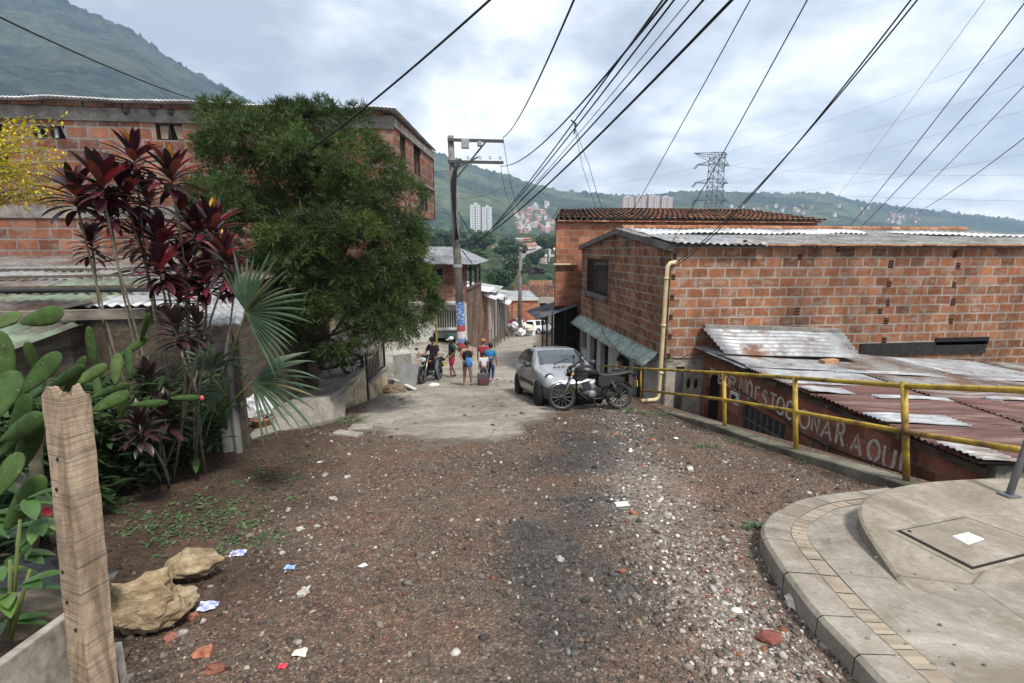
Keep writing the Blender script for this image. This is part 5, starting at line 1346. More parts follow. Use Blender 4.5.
# ------------------------------------------------------------------ poles
def big_pole():
    Y = 28.; b = atY(462, 346, Y); t = atY(450.5, 136, Y); zb = Gz(b.x, Y) - .1
    h = thing('utility_pole', 'tall leaning concrete utility pole with two crossarms and a painted foot', 'pole', (b.x, Y, zb))
    P = lambda z: Vector((b.x + (t.x - b.x) * (z - b.z) / (t.z - b.z), Y, z))
    def zz(py): return atY(456, py, Y).z
    m = MB(); m.tube([P(zb), P((zb + t.z) / 2), P(t.z)], [.25, .22, .17], 14); m.build('shaft', M['pole'], h, True)
    # painted bands
    for (a, c, nm, mt, lab) in [(302, 325, 'painted_band', 'p_blue', 'blue band with white brush marks'), (325, 331, 'painted_band', 'p_red', 'red band'), (331, 338, 'painted_band', 'p_white', 'white band'), (338, 342, 'painted_band', 'p_blue', 'lower blue band'), (342, 347, 'painted_band', 'p_red', 'lower red band')]:
        o = MB().tube([P(zz(c)), P(zz(a))], [.256, .251], 14, False).build(nm, M[mt], h, True); o['label'] = lab
    m = MB(); d = Vector((1, .1, 0)).normalized()
    for (py, x0, x1) in ((141, 447.5, 503), (162.5, 448, 503)):
        z = zz(py); a = atY(x0, py, Y); c = atY(x1, py, Y)
        MB().bar((a.x, Y - .24, z), (c.x, Y - .24, z), .13, .15).build('crossarm', M['iron_grey'], h)
    a, c = atY(457, 178, Y), atY(487, 141, Y); MB().bar((a.x, Y - .26, a.z), (c.x, Y - .30, c.z), .07, .09).build('brace', M['iron_grey'], h)
    a, c = atY(458, 168, Y), atY(478, 158, Y); MB().bar((a.x, Y - .27, a.z), (c.x, Y - .30, c.z), .06, .08).build('brace', M['iron_grey'], h)
    for px, w in ((465, .42), (479, .22)):
        q = atY(px, 144.5, Y); MB().box((q.x, Y - .38, q.z - .05), (w, .3, w * 1.1)).build('fuse_box', M['grey_light'], h, bevel=.03)
    for px in (468, 480, 490, 500): q = atY(px, 160, Y); MB().lathe([(.04, 0), (.08, .05), (.05, .1), (.08, .14), (.04, .2)], 8, Matrix.Translation((q.x, Y - .24, q.z))).build('insulator', M['p_white'], h)
    # cables strapped to the shaft
    m = MB()
    for k in range(5):
        pts = [P(zz(y)) + Vector((-.05 + .05 * math.sin(y * .09 + k) + .035 * k + .45 * sst(178, 158, y), -.30 - .03 * k, 0)) for y in (160, 172, 185, 200, 215, 228, 240)]
        m.tube(pts, .045, 6)
    m.build('cable_bundle', M['wire'], h, True)
    MB().lathe([(.25, 0), (.27, .1), (.25, .2)], 12, Matrix.Translation(P(zz(268)))).build('collar', M['grey_light'], h)
M['pole'] = mat_noise('pole_concrete', (.11, .10, .09), (.21, .195, .175), 2., .9, .2, .004, fine=6)
M['p_red'] = mat_noise('faded_red_paint', (.30, .045, .05), (.42, .10, .10), 4., .8, .1); M['p_white'] = mat_noise('faded_white_paint', (.45, .44, .43), (.66, .66, .65), 4., .8, .1)
M['iron_grey'] = mat_plain('weathered_steel', (.06, .06, .056), .7, .3); M['grey_light'] = mat_plain('grey_enamel', (.26, .27, .27), .5)
def mat_blue():
    t = NT('faded_blue_paint'); v = t.coord(); n = t.noise(t.mapv(v, (1.4, 1.4, 2.2)), 3.2, 3, .5)
    return t.done(t.mix(t.ramp(n, [(.54, 0.), (.6, .8)]), (.10, .20, .46), (.55, .58, .62)), .8)
M['p_blue'] = mat_blue()
big_pole()
def small_pole():
    Y = 52.; b = atY(519.5, 322, Y); t = atY(520.8, 247, Y); zb = Gz(b.x, Y)
    h = thing('utility_pole', 'slim pale utility pole further down the street by the rubbish heap', 'pole', (b.x, Y, zb))
    MB().tube([(b.x, Y, zb), (t.x, Y, t.z)], [.26, .17], 10).build('shaft', M['pole'], h, True)
    a = atY(518, 250, Y); MB().bar((a.x, Y - .2, t.z - .3), (a.x + 1.9, Y - .2, t.z - .2), .1, .1).build('crossarm', M['iron_grey'], h)
    m = MB()
    random.seed(6)
    for k in range(9): m.ico((b.x + .5 + random.random() * 2.4, Y - .3, t.z - 2.0 - random.random() * .8), (.45, .12, .2), 1, .6, 2, k)
    m.build('cable_tangle', M['wire'], h)
small_pole()
def far_poles():
    for (px, y0, y1, Y, lab) in [(538.5, 216, 240, 330, 'thin distant pole standing in the trees left of the back house')]:
        a, b = atY(px, y1, Y), atY(px, y0, Y); h = thing('utility_pole', lab, 'pole', a); MB().tube([a, b], .25, 6).build('shaft', M['pole'], h); MB().bar(b + Vector((-1.2, 0, -.5)), b + Vector((1.2, 0, -.5)), .3, .3).build('crossarm', M['iron_grey'], h)
# ------------------------------------------------------------------ trees among the roofs
M['leaf_mid'] = mat_leaf('far_tree_leaves', [(0, (.020, .045, .016)), (.5, (.035, .070, .022)), (1, (.065, .105, .035))], .6, .2)
M['bark'] = mat_noise('bark', (.05, .04, .032), (.12, .10, .08), 6., .95, .5, .01)
def leaf_cloud(m, c, rad, n, size, rs):
    for _ in range(n):
        d = Vector(rs.randn(3)); d.normalize(); r = .55 + .5 * rs.rand() ** .6
        p = Vector(c) + Vector((d.x * rad[0], d.y * rad[1], d.z * rad[2])) * r
        a = Vector(rs.randn(3)).normalized() * size * (.6 + .8 * rs.rand()); b = (d + Vector(rs.randn(3)) * .5).cross(a)
        if b.length < 1e-5: continue
        b = b.normalized() * a.length * .6
        m.add([p - a, p - b, p + a, p + b], [(0, 1, 2, 3)])
def mid_trees():
    rs = np.random.RandomState(4)
    for (px, py, w, hgt, Y, lab) in [(503, 275, 24, 22, 110, 'dark rounded tree behind the white sheet roofs'), (522, 262, 20, 14, 170, 'spreading green tree between the small white blocks and the cream block'), (480, 240, 26, 14, 240, 'bushy green tree on the slope under the apartment pair'), (446, 238, 30, 16, 230, 'wide pale green tree left of the big pole'), (515, 249, 24, 12, 220, 'low broad tree on the slope beside the slim pole'), (548, 243, 18, 14, 210, 'dark tree touching the edge of the back house'), (536, 256, 18, 10, 230, 'small dark tree above the cream apartment block'), (462, 262, 30, 20, 120, 'green tree hidden behind the two-storey house roof')]:
        k = Y / 484; c = atY(px, py, Y); zb = c.z - hgt * k * .9
        h = thing('tree', lab, 'tree', (c.x, Y, zb))
        m = MB()
        for q in range(6):
            o = rs.randn(3) * .3; leaf_cloud(m, (c.x + o[0] * w * k, Y + o[1] * w * k * .6, c.z + o[2] * hgt * k * .7), (w * k * .34, w * k * .34, hgt * k * .36), 420, .055 * w * k, rs)
        m.build('crown', M['leaf_mid'], h)
        MB().tube([(c.x, Y, zb - 3), (c.x + .2, Y, c.z)], [w * k * .05, w * k * .02], 7).build('trunk', M['bark'], h)
mid_trees()
# ================================================================== VEHICLES
def cat_rom(P, n):
    P = np.array(P, float); k = len(P); P = np.vstack([2 * P[0] - P[1], P, 2 * P[-1] - P[-2]])
    u = np.linspace(0, k - 1, n); i = np.minimum(u.astype(int), k - 2); t = (u - i)[:, None]
    p0, p1, p2, p3 = P[i], P[i + 1], P[i + 2], P[i + 3]
    return .5 * (2 * p1 + (p2 - p0) * t + (2 * p0 - 5 * p1 + 4 * p2 - p3) * t ** 2 + (3 * p1 - p0 - 3 * p2 + p3) * t ** 3)
class Shell:
    """car body surface as a function of length x and section parameter t (0 sill middle .. 8 roof middle)"""
    def __init__(s, st): s.st = np.array(st, float)[np.argsort([q[0] for q in st])]
    def sec(s, x):
        q = [np.interp(x, s.st[:, 0], s.st[:, i]) for i in range(1, 7)]
        zb, wl, ze, we, zt, wt = q
        return np.array([(0, zb), (wl * .8, zb), (wl * .97, zb + .07), (wl, zb + (ze - zb) * .5), (we, ze), ((we + wt) / 2 + .015, ze + (zt - ze) * .55), (wt, zt - .05), (wt * .75, zt - .012), (0, zt)])
    def pt(s, x, t, off=0., side=1):
        P = s.sec(x)
        k = min(int(t), 7); f = t - k
        Q = np.vstack([2 * P[0] - P[1], P, P[-1] * [-1, 1] if 0 else 2 * P[-1] - P[-2]])
        p0, p1, p2, p3 = Q[k:k + 4]
        c = .5 * (2 * p1 + (p2 - p0) * f + (2 * p0 - 5 * p1 + 4 * p2 - p3) * f * f + (3 * p1 - p0 - 3 * p2 + p3) * f ** 3)
        return Vector((x, side * max(c[0], 0), c[1]))
    def nrm(s, x, t, side):
        e = .02
        a = s.pt(x + e, t, 0, side) - s.pt(x - e, t, 0, side); b = s.pt(x, min(t + e, 8), 0, side) - s.pt(x, t - e, 0, side)
        n = a.cross(b)
        if n.length < 1e-9: return Vector((0, 0, 1))
        n.normalize(); q = s.pt(x, t, 0, side) - Vector((x * .9, 0, .55))
        return n if n.dot(q) > 0 else -n
    def body(s, m, nx=60, nt=40):
        xs = np.unique(np.concatenate([np.linspace(s.st[0, 0], s.st[-1, 0], nx), s.st[:, 0]]))
        rows = []
        for x in xs:
            r = [s.pt(x, t, 0, 1) for t in np.linspace(0, 8, nt)]; l = [Vector((p.x, -p.y, p.z)) for p in r[::-1][1:]]
            rows.append(r + l)
        m.grid(rows)
        for r in (rows[0], rows[-1]): m.add(r[:-1], [tuple(range(len(r) - 1))])
        return m
    def patch(s, m, xf, t0, t1, side, off=.006, nu=12, nv=8):
        """xf(v) gives (x0,x1) at height fraction v"""
        rows = []
        for j in range(nv + 1):
            v = j / nv; t = t0 + (t1 - t0) * v; xa, xb = xf(v)
            rows.append([s.pt(xa + (xb - xa) * i / nu, t, 0, side) + s.nrm(xa + (xb - xa) * i / nu, t, side) * off for i in range(nu + 1)])
        return m.grid(rows)
def wheel_part(parent, c, r, w, name='wheel', hub=None, spokes=0, yaw=0., rimr=.66):
    """tyre with rim as a sub-part; axle along local y"""
    A = Matrix.Translation(c) @ Matrix.Rotation(yaw, 4, 'Z') @ Matrix.Rotation(R(90), 4, 'X')
    h = w / 2
    t = MB().lathe([(r * rimr, -h * .8), (r * .86, -h), (r * .97, -h * .8), (r, -h * .4), (r, h * .4), (r * .97, h * .8), (r * .86, h), (r * rimr, h * .8), (r * rimr, -h * .8)], 32, A, False).build(name, M['tyre'], parent, True)
    m = MB().lathe([(r * rimr, -h * .7), (r * rimr * .9, -h * .72), (r * rimr * .88, 0), (r * rimr * .9, h * .72), (r * rimr, h * .7)], 28, A, False)
    if spokes:
        for k in range(spokes):
            a = 2 * math.pi * k / spokes
            m.add([A @ Vector(p) for p in _spoke(a, r * rimr * .92, r * .14, h * .35)], [(0, 1, 2, 3), (4, 7, 6, 5), (0, 4, 5, 1), (2, 6, 7, 3)])
        m.lathe([(r * .16, -h * .8), (r * .2, -h * .5), (r * .2, h * .5), (r * .16, h * .8)], 14, A)
    else:
        m.lathe([(.01, -h * .45), (r * rimr * .9, -h * .5), (r * rimr * .9, h * .5), (r * .3, h * .62), (.01, h * .6)], 24, A)
    m.build('rim', hub or M['alu'], t, True)
    return t
def _spoke(a, r1, r0, h):
    ca, sa = math.cos(a), math.sin(a); w = .011 + .0 * r1
    out = []
    for z in (-h, h):
        for (r, s) in ((r0, -1), (r1, -1), (r1, 1), (r0, 1)): out.append((ca * r - sa * w * s, sa * r + ca * w * s, z))
    return out
M['tyre'] = mat_noise('dusty_tyre', (.016, .016, .016), (.04, .037, .033), 14., .9, .2, .003)
def silver_mat():
    t = NT('silver_paint'); v = t.coord(); n = t.noise(v, 500., 1, .5); d = t.noise(v, 3., 5, .6)
    sp = t.new('ShaderNodeSeparateXYZ'); t.L.new(v, sp.inputs[0])
    c = t.mix(t.ramp(n, [(.4, 0), (.6, 1)]), (.29, .302, .32), (.36, .372, .39))
    dust = t.math('MULTIPLY', t.ramp(t.math('ADD', sp.outputs[2], t.math('MULTIPLY', t.math('SUBTRACT', d, .5), .5)), [(.25, 1.), (.55, 0.)]), .55)
    c = t.mix(dust, c, (.20, .175, .15))
    t.b.inputs['Coat Weight'].default_value = .7; t.b.inputs['Coat Roughness'].default_value = .06
    return t.done(c, .35, .45, .5)
M['silver'] = silver_mat()
M['trim'] = mat_plain('grey_plastic_trim', (.035, .036, .038), .55)
M['plate'] = mat_plain('yellow_plate', (.62, .40, .03), .5); M['lamp'] = mat_plain('lamp_glass', (.55, .57, .58), .08, 0, .8, .8); M['amber'] = mat_plain('amber_lens', (.65, .20, .02), .2, 0, .6); M['red_lens'] = mat_plain('red_lens', (.35, .02, .02), .2, 0, .6)
M['white_paint'] = mat_plain('white_car_paint', (.66, .67, .67), .25, 0, .5, .6)
def ground_frame(x, y, heading):
    """rotation that stands a thing on the sloping street, heading = direction of travel in plan"""
    f = Vector((math.cos(heading), math.sin(heading), 0)); e = .6
    z0 = Gz(x, y); zf = Gz(x + f.x * e, y + f.y * e); zb = Gz(x - f.x * e, y - f.y * e)
    l = Vector((-f.y, f.x, 0)); zl = Gz(x + l.x * e, y + l.y * e); zr = Gz(x - l.x * e, y - l.y * e)
    F = Vector((f.x, f.y, (zf - zb) / (2 * e))).normalized(); Lv = Vector((l.x, l.y, (zl - zr) / (2 * e))); U = F.cross(Lv).normalized(); Lv = U.cross(F)
    return Matrix((F, Lv, U)).transposed(), z0
def place(o, x, y, heading, dz=0., flat=False):
    Rm, z = ground_frame(x, y, heading)
    if flat: Rm = rotz(heading)
    o.location = (x, y, z + dz); o.rotation_euler = Rm.to_euler()
def small_car():
    h = thing('parked_car', 'small silver hatchback parked facing uphill behind the black motorbike', 'car')
    S = Shell([(1.72, .36, .42, .50, .40, .58, .30), (1.68, .27, .62, .54, .60, .67, .46), (1.55, .21, .745, .60, .73, .775, .58), (1.30, .20, .795, .68, .785, .875, .64), (1.0, .20, .812, .79, .80, .945, .67), (.80, .20, .815, .86, .80, .985, .67), (.45, .20, .815, .90, .79, 1.22, .615), (.12, .20, .815, .92, .785, 1.385, .57), (-.4, .20, .815, .935, .785, 1.425, .565), (-.95, .20, .815, .945, .78, 1.405, .56), (-1.28, .21, .81, .945, .77, 1.33, .555), (-1.50, .25, .79, .92, .745, 1.16, .555), (-1.66, .32, .73, .80, .69, .90, .55), (-1.71, .40, .60, .62, .58, .70, .48)])
    S.body(MB()).build('body', M['silver'], h, True)
    for sd in (1, -1):
        o = S.patch(MB(), lambda v: (-.62, .50 - .46 * v), 4.18, 5.9, sd).build('side_window', M['glass'], h, True)
        o = S.patch(MB(), lambda v: (-1.28 + .06 * v, -.70), 4.18, 5.85, sd).build('side_window', M['glass'], h, True)
        # lower side moulding, door gap, handle
        S.patch(MB(), lambda v: (-.78, .80), 2.75, 3.05, sd, .012, 12, 2).build('side_moulding', M['trim'], h, True)
        dr = S.patch(MB(), lambda v: (.60, .612), 2.1, 4.1, sd, .003, 1, 8).build('door_gap', M['black_matte'], h); S.patch(MB(), lambda v: (-.66, -.648), 2.1, 4.1, sd, .003, 1, 8).build('door_gap', M['black_matte'], h)
        S.patch(MB(), lambda v: (-.56, -.40), 3.72, 3.86, sd, .016, 4, 2).build('door_handle', M['trim'], h, True)
        # mirror
        MB().ico((.56, sd * .90, 1.0), (.07, .10, .075), 2).tube([(.55, sd * .79, .95), (.56, sd * .88, .98)], .025, 6).build('mirror', M['trim'], h, True)
        # headlight: round eye
        p = S.pt(1.44, 6.45, 0, sd)
        hl = MB().ico((1.47, sd * .56, .70), (.12, .115, .11), 3).build('headlight', M['lamp'], h, True)
        MB().ico((1.455, sd * .56, .703), (.115, .13, .125), 3).build('rim', M['trim'], hl, True)
        MB().ico((1.60, sd * .60, .50), (.05, .07, .03), 2).build('turn_signal', M['amber'], h, True)
        MB().box((-1.62, sd * .62, .80), (.10, .10, .24)).build('tail_light', M['red_lens'], h, bevel=.02)
        for x in (1.17, -1.18):
            A = Matrix.Translation((x, sd * .802, .30)) @ Matrix.Rotation(R(90), 4, 'X')
            MB().lathe([(.005, -.02), (.335, -.02), (.335, .02), (.005, .02)], 30, A).build('wheel_arch', M['black_matte'], h, True)
            wheel_part(h, (x, sd * .755, .285), .285, .165, spokes=0, yaw=(-.12 if x > 0 else 0), rimr=.62)
    m = MB(); S.patch(m, lambda v: (.155 + .03, .76), 6.35, 8, 1, .006, 14, 10); S.patch(m, lambda v: (.155 + .03, .76), 6.35, 8, -1, .006, 14, 10); m.build('windscreen', M['glass_sky'], h, True)
    m = MB(); S.patch(m, lambda v: (-1.56, -1.30), 6.2, 8, 1, .006); S.patch(m, lambda v: (-1.56, -1.30), 6.2, 8, -1, .006); m.build('rear_window', M['glass'], h, True)
    # bumper, grille, plate, vents, wipers
    m = MB()
    for sd in (1, -1): S.patch(MB(), lambda v: (1.28, 1.705), 1.6, 3.6, sd, .018, 16, 6).build('bumper', M['trim'], h, True)
    m = MB(); rows = [[Vector((1.735 - .12 * (y / .6) ** 2, y, z)) for y in np.linspace(-.62, .62, 16)] for z in (.26, .34, .42, .5)]
    m.grid(rows).build('bumper_face', M['silver'], h, True, solid=.02)
    MB().box((1.745, 0, .30), (.02, .62, .10)).build('grille', M['black_matte'], h)
    MB().box((1.765, -.02, .42), (.015, .36, .16)).build('licence_plate', M['plate'], h, bevel=.006)
    for k in range(3): p = S.pt(1.02, 7.2 + .2 * k, 0, -1); MB().ico((1.03, -.30 + .11 * k, S.pt(1.03, 7.6, 0, 1).z + .004), (.055, .035, .012), 2).build('air_vent', M['black_matte'], h, True)
    for y in (-.25, .3): MB().bar((.80, y, .992), (.62, y + .42, 1.115), .016, .016).build('wiper', M['black_matte'], h)
    m = MB(); MB().tube([(1.1, .2, S.pt(1.1, 7.4).z + .004), (1.1, -.1, S.pt(1.1, 7.9).z + .004)], .004, 4)
    x, y = (1.78 + 1.98) / 2 + .80, 12.62
    place(h, x, y, R(-90 + 5.0), .0)
    return h
M['glass_sky'] = mat_plain('windscreen_glass', (.018, .022, .024), .05, 0, 1., 1.)
small_car()
def suv():
    h = thing('parked_suv', 'white five door off-roader with a covered spare wheel at the street bottom', 'car')
    S = Shell([(1.95, .42, .70, .62, .68, .78, .52), (1.85, .34, .80, .78, .79, .96, .66), (1.2, .32, .83, .98, .82, 1.05, .70), (.85, .32, .83, 1.0, .82, 1.10, .70), (.35, .32, .83, 1.02, .81, 1.62, .66), (-.4, .32, .83, 1.02, .81, 1.70, .66), (-1.6, .32, .83, 1.02, .81, 1.68, .66), (-1.82, .36, .82, 1.0, .79, 1.55, .66), (-1.92, .45, .76, .9, .74, 1.1, .62)])
    S.body(MB()).build('body', M['white_paint'], h, True)
    for sd in (1, -1):
        for (a, b) in ((-1.6, -.85), (-.75, -.1), (0, .42)): S.patch(MB(), lambda v: (a, b - (.2 * v if b > .4 else 0)), 4.2, 5.9, sd).build('side_window', M['glass'], h, True)
        MB().box((-1.9, sd * .66, .95), (.06, .12, .34)).build('tail_light', M['red_lens'], h, bevel=.01)
        for x in (1.2, -1.25):
            A = Matrix.Translation((x, sd * .82, .36)) @ Matrix.Rotation(R(90), 4, 'X'); MB().lathe([(.005, -.02), (.41, -.02), (.41, .02), (.005, .02)], 24, A).build('wheel_arch', M['trim'], h, True)
            wheel_part(h, (x, sd * .79, .34), .34, .2)
    m = MB(); m.quad((-1.945, -.6, 1.06), (-1.945, .6, 1.06), (-1.86, .56, 1.52), (-1.86, -.56, 1.52)); m.build('rear_window', M['glass'], h)
    A = Matrix.Translation((-2.05, .1, .95)) @ Matrix.Rotation(R(90), 4, 'Y'); MB().lathe([(.05, -.1), (.33, -.1), (.36, 0), (.33, .1), (.05, .1)], 24, A).build('spare_wheel', M['tyre'], h, True)
    MB().box((-1.98, 0, .5), (.14, 1.5, .2)).build('bumper', M['trim'], h, bevel=.03)
    p = gr(541, 333.2); place(h, p.x - .3, 57.0, R(35), .0)
suv()
# ------------------------------------------------------------------ motorcycles
M['engine'] = mat_plain('engine_metal', (.07, .07, .072), .5, .6)
M['engine_alu'] = mat_plain('dull_engine_cover', (.18, .18, .18), .5, .6)
M['seat_vinyl'] = mat_plain('seat_vinyl', (.014, .014, .015), .5, 0, .4)
def motorbike(label):
    h = thing('motorcycle', label, 'motorcycle', group='parked motorcycles')
    r = .305
    for x, nm in ((.66, 'front_wheel'), (-.62, 'rear_wheel')):
        wheel_part(h, (x, 0, r), r, .085 if x > 0 else .1, nm, M['engine'], 12, 0, .80)
    # fork, mudguards
    for s in (1, -1):
        MB().tube([(.66, s * .085, r), (.50, s * .085, .62), (.385, s * .085, .92)], [.024, .027, .024], 8).build('fork_leg', M['alu'], h, True)
        MB().tube([(-.62, s * .12, r), (-.42, s * .13, .66)], .026, 8).build('shock_absorber', M['engine'], h, True)
    for cx, a0, a1, rr, w, nm in ((.66, 40, 175, r + .045, .07, 'front_mudguard'), (-.62, 20, 150, r + .06, .08, 'rear_mudguard')):
        rows = []
        for a in np.linspace(R(a0), R(a1), 14): rows.append([Vector((cx + math.cos(a) * (rr - abs(u) * .2), u, r + math.sin(a) * (rr - abs(u) * .2))) for u in (-w, -w * .6, 0, w * .6, w)])
        MB().grid(rows).build(nm, M['black'], h, True, solid=.006)
    # frame
    m = MB(); m.tube([(.36, 0, .86), (.1, 0, .74), (-.3, 0, .70), (-.78, 0, .76)], .022, 8)
    for s in (1, -1): m.tube([(.34, 0, .80), (.30, s * .08, .40), (.10, s * .1, .24), (-.25, s * .1, .26), (-.30, s * .1, .5), (-.38, s * .1, .68)], .018, 8); m.tube([(-.25, s * .11, .30), (-.62, s * .11, r)], .024, 8)
    m.build('frame', M['black'], h, True)
    # tank: tapered loft
    rows = []
    for x, w, z0, z1 in ((.36, .06, .84, .93), (.32, .11, .80, .985), (.20, .165, .74, 1.05), (.02, .17, .73, 1.03), (-.12, .12, .75, .925), (-.19, .07, .75, .86)):
        rows.append([Vector((x, math.sin(a) * w, z0 + (z1 - z0) * (.5 - .5 * math.cos(a)) if abs(a) <= math.pi else 0)) for a in np.linspace(-math.pi, math.pi, 21)])
    m = MB().grid(rows); m.add(rows[0][:-1], [tuple(range(20))]); m.add(rows[-1][:-1], [tuple(range(20))])
    tk = m.build('tank', M['black'], h, True); MB().lathe([(.035, 0), (.035, .012), (.02, .018)], 14, Matrix.Translation((.12, 0, 1.008))).build('filler_cap', M['chrome'], tk, True)
    for s in (1, -1):
        rows = [[Vector((x, s * (w + .002), z + dz)) for dz in (-.016, .016)] for x, w, z in ((.26, .128, .91), (.1, .149, .895), (-.02, .147, .885))]
        MB().grid(rows).build('tank_stripe', M['alu'], tk, solid=.004)
    for s in (1, -1): MB().add([(.38, s * .13, .86), (.10, s * .165, .84), (.10, s * .16, .72), (.26, s * .14, .64), (.40, s * .11, .74)], [(0, 1, 2, 3, 4)]).build('tank_shroud', M['black'], h, solid=.02, bevel=.006)
    # seat
    rows = []
    for x, w, z, t in ((-.14, .09, .86, .05), (-.2, .12, .855, .08), (-.38, .13, .83, .09), (-.5, .14, .865, .10), (-.72, .13, .885, .09), (-.86, .10, .90, .06)):
        rows.append([Vector((x, math.sin(a) * w, z - t * .85 + t * .85 * -math.cos(a))) for a in np.linspace(-math.pi, math.pi, 17)])
    m = MB().grid(rows); m.add(rows[0][:-1], [tuple(range(16))]); m.add(rows[-1][:-1], [tuple(range(16))]); m.build('seat', M['seat_vinyl'], h, True)
    for s in (1, -1): MB().add([(-.14, s * .13, .76), (-.62, s * .13, .80), (-.64, s * .13, .71), (-.46, s * .14, .60), (-.25, s * .135, .50), (-.14, s * .13, .56)], [(0, 1, 2, 3, 4, 5)]).build('side_panel', M['black_matte'], h, solid=.02, bevel=.006)
    rows = [[Vector((x, y, z)) for y in (-.1, 0, .1)] for x, z in ((-.55, .80), (-.8, .82), (-.98, .80), (-1.0, .74))]; MB().grid(rows).build('tail_cowl', M['black'], h, True, solid=.04)
    MB().box((-1.0, 0, .74), (.05, .13, .08)).build('tail_light', M['red_lens'], h, bevel=.01)
    MB().box((-1.03, 0, .58), (.012, .17, .15)).build('licence_plate', M['plate'], h)
    m = MB(); m.tube([(-.55, .12, .88), (-.9, .1, .96), (-.96, 0, .97), (-.9, -.1, .96), (-.55, -.12, .88)], .012, 6); m.build('grab_rail', M['iron'], h, True)
    # engine
    m = MB(); m.ico((.06, 0, .38), (.2, .13, .13), 2, .1, 3); m.box((.10, 0, .55), (.15, .15, .2), Matrix.Rotation(R(12), 3, 'Y'))
    for k in range(5): m.box((.11 + .004 * k, 0, .48 + .036 * k), (.21, .21, .012), Matrix.Rotation(R(8), 3, 'Y'))
    e = m.build('engine', M['engine'], h)
    for s in (1, -1): MB().lathe([(.01, 0), (.10, 0), (.095, .03), (.04, .045), (.01, .045)], 20, Matrix.Translation((.02, s * .12, .36)) @ Matrix.Rotation(R(-90 * s), 4, 'X')).build('crankcase_cover', M['engine_alu'], e, True)
    MB().tube([(.2, -.06, .5), (.33, -.09, .42), (.26, -.11, .26), (0, -.13, .22), (-.3, -.15, .25), (-.5, -.16, .30), (-.95, -.17, .42)], [.022, .022, .022, .025, .04, .05, .045], 10).build('exhaust', M['engine'], h, True)
    MB().ico((-.2, .0, .60), (.12, .09, .08), 2).build('air_box', M['black_matte'], h, True)
    # front: headlamp, bars, clocks, mirrors
    MB().ico((.49, 0, .87), (.085, .10, .095), 3).build('headlight', M['black'], h, True); MB().lathe([(.09, 0), (.092, .01), (.05, .02), (.005, .022)], 18, Matrix.Translation((.555, 0, .87)) @ Matrix.Rotation(R(90), 4, 'Y')).build('lens', M['lamp'], h, True)
    MB().box((.43, 0, .99), (.10, .2, .07), Matrix.Rotation(R(35), 3, 'Y')).build('instrument_cluster', M['black_matte'], h, bevel=.02)
    MB().tube([(.25, .37, 1.03), (.33, .22, 1.08), (.37, .07, .99), (.37, -.07, .99), (.33, -.22, 1.08), (.25, -.37, 1.03)], .012, 8).build('handlebar', M['iron'], h, True)
    for s in (1, -1):
        MB().tube([(.27, s * .30, 1.047), (.235, s * .40, 1.022)], .019, 8).build('grip', M['black_matte'], h, True)
        mm = MB().tube([(.30, s * .27, 1.06), (.30, s * .30, 1.17), (.28, s * .33, 1.22)], .007, 6); mm.ico((.28, s * .36, 1.25), (.02, .065, .045), 2); mm.build('mirror', M['iron'], h, True)
        MB().tube([(.42, s * .08, .82), (.44, s * .17, .82)], .01, 6).ico((.44, s * .19, .82), (.035, .03, .028), 2).build('turn_signal', M['amber'], h, True)
        MB().tube([(.02, s * .1, .28), (.02, s * .22, .27)], .014, 6).build('footrest', M['iron'], h)
    MB().tube([(.0, .10, .26), (-.1, .22, .02)], .012, 6).build('kickstand', M['iron'], h)
    return h
bike = motorbike('black standard motorcycle parked across the nose of the silver car')
def bikes():
    place(bike, 3.06, 10.35, R(180 - 2), -.01); bike.scale = (1.04, 1.15, 1.0)
    bike.rotation_euler.rotate_axis('X', R(4))
    b2 = copy_tree(bike); b2['label'] = 'dark motorcycle ridden by the person in black near the white wall'
    p = gr(429, 383); place(b2, p.x + .05, p.y + .35, R(-90 - 24))
    b3 = copy_tree(bike); b3['label'] = 'dark motorcycle standing in the shade under the feathery tree'
    q = atY(327, 372, 12.9); b3.location = (q.x, 12.9, TERR_Z(12.9)); b3.rotation_euler = (0, 0, R(-160))
    b4 = copy_tree(bike); b4['label'] = 'motorcycle half hidden behind the roof of the silver car'
    c = atY(545, 350, 17.2); place(b4, c.x + .1, 17.4, R(80))
    return b2
def TERR_Z(y): return -1.66 + .0 * y
RIDE = bikes()

# ================================================================== PEOPLE
def skin_mesh(name, V, Eg, rad, mat, parent, sub=2, root=0):
    me = bpy.data.meshes.new(name); me.from_pydata([tuple(v) for v in V], Eg, [])
    o = bpy.data.objects.new('tmp', me); COL.objects.link(o)
    mod = o.modifiers.new('s', 'SKIN'); mod.use_smooth_shade = True; mod.branch_smoothing = .3
    sv = me.skin_vertices[0].data
    for i, r in enumerate(rad): sv[i].radius = (r, r) if not hasattr(r, '__len__') else r
    sv[root].use_root = True
    m2 = o.modifiers.new('u', 'SUBSURF'); m2.levels = sub; m2.render_levels = sub
    bpy.context.view_layer.update()
    dg = bpy.context.evaluated_depsgraph_get()
    nm = bpy.data.meshes.new_from_object(o.evaluated_get(dg)); nm.name = name
    bpy.data.objects.remove(o); 
    return finish(nm, name, mat, parent, True)
SKIN = [mat_plain('brown_skin', (.20, .105, .065), .55, 0, .4), mat_plain('light_brown_skin', (.33, .19, .125), .55, 0, .4)]
HAIR = mat_noise('black_hair', (.008, .007, .007), (.03, .025, .022), 30., .6, .4, .005)
def cloth(n, c): return mat_noise(n, sc3(c, .75), sc3(c, 1.15), 8., .9, .3, .006)
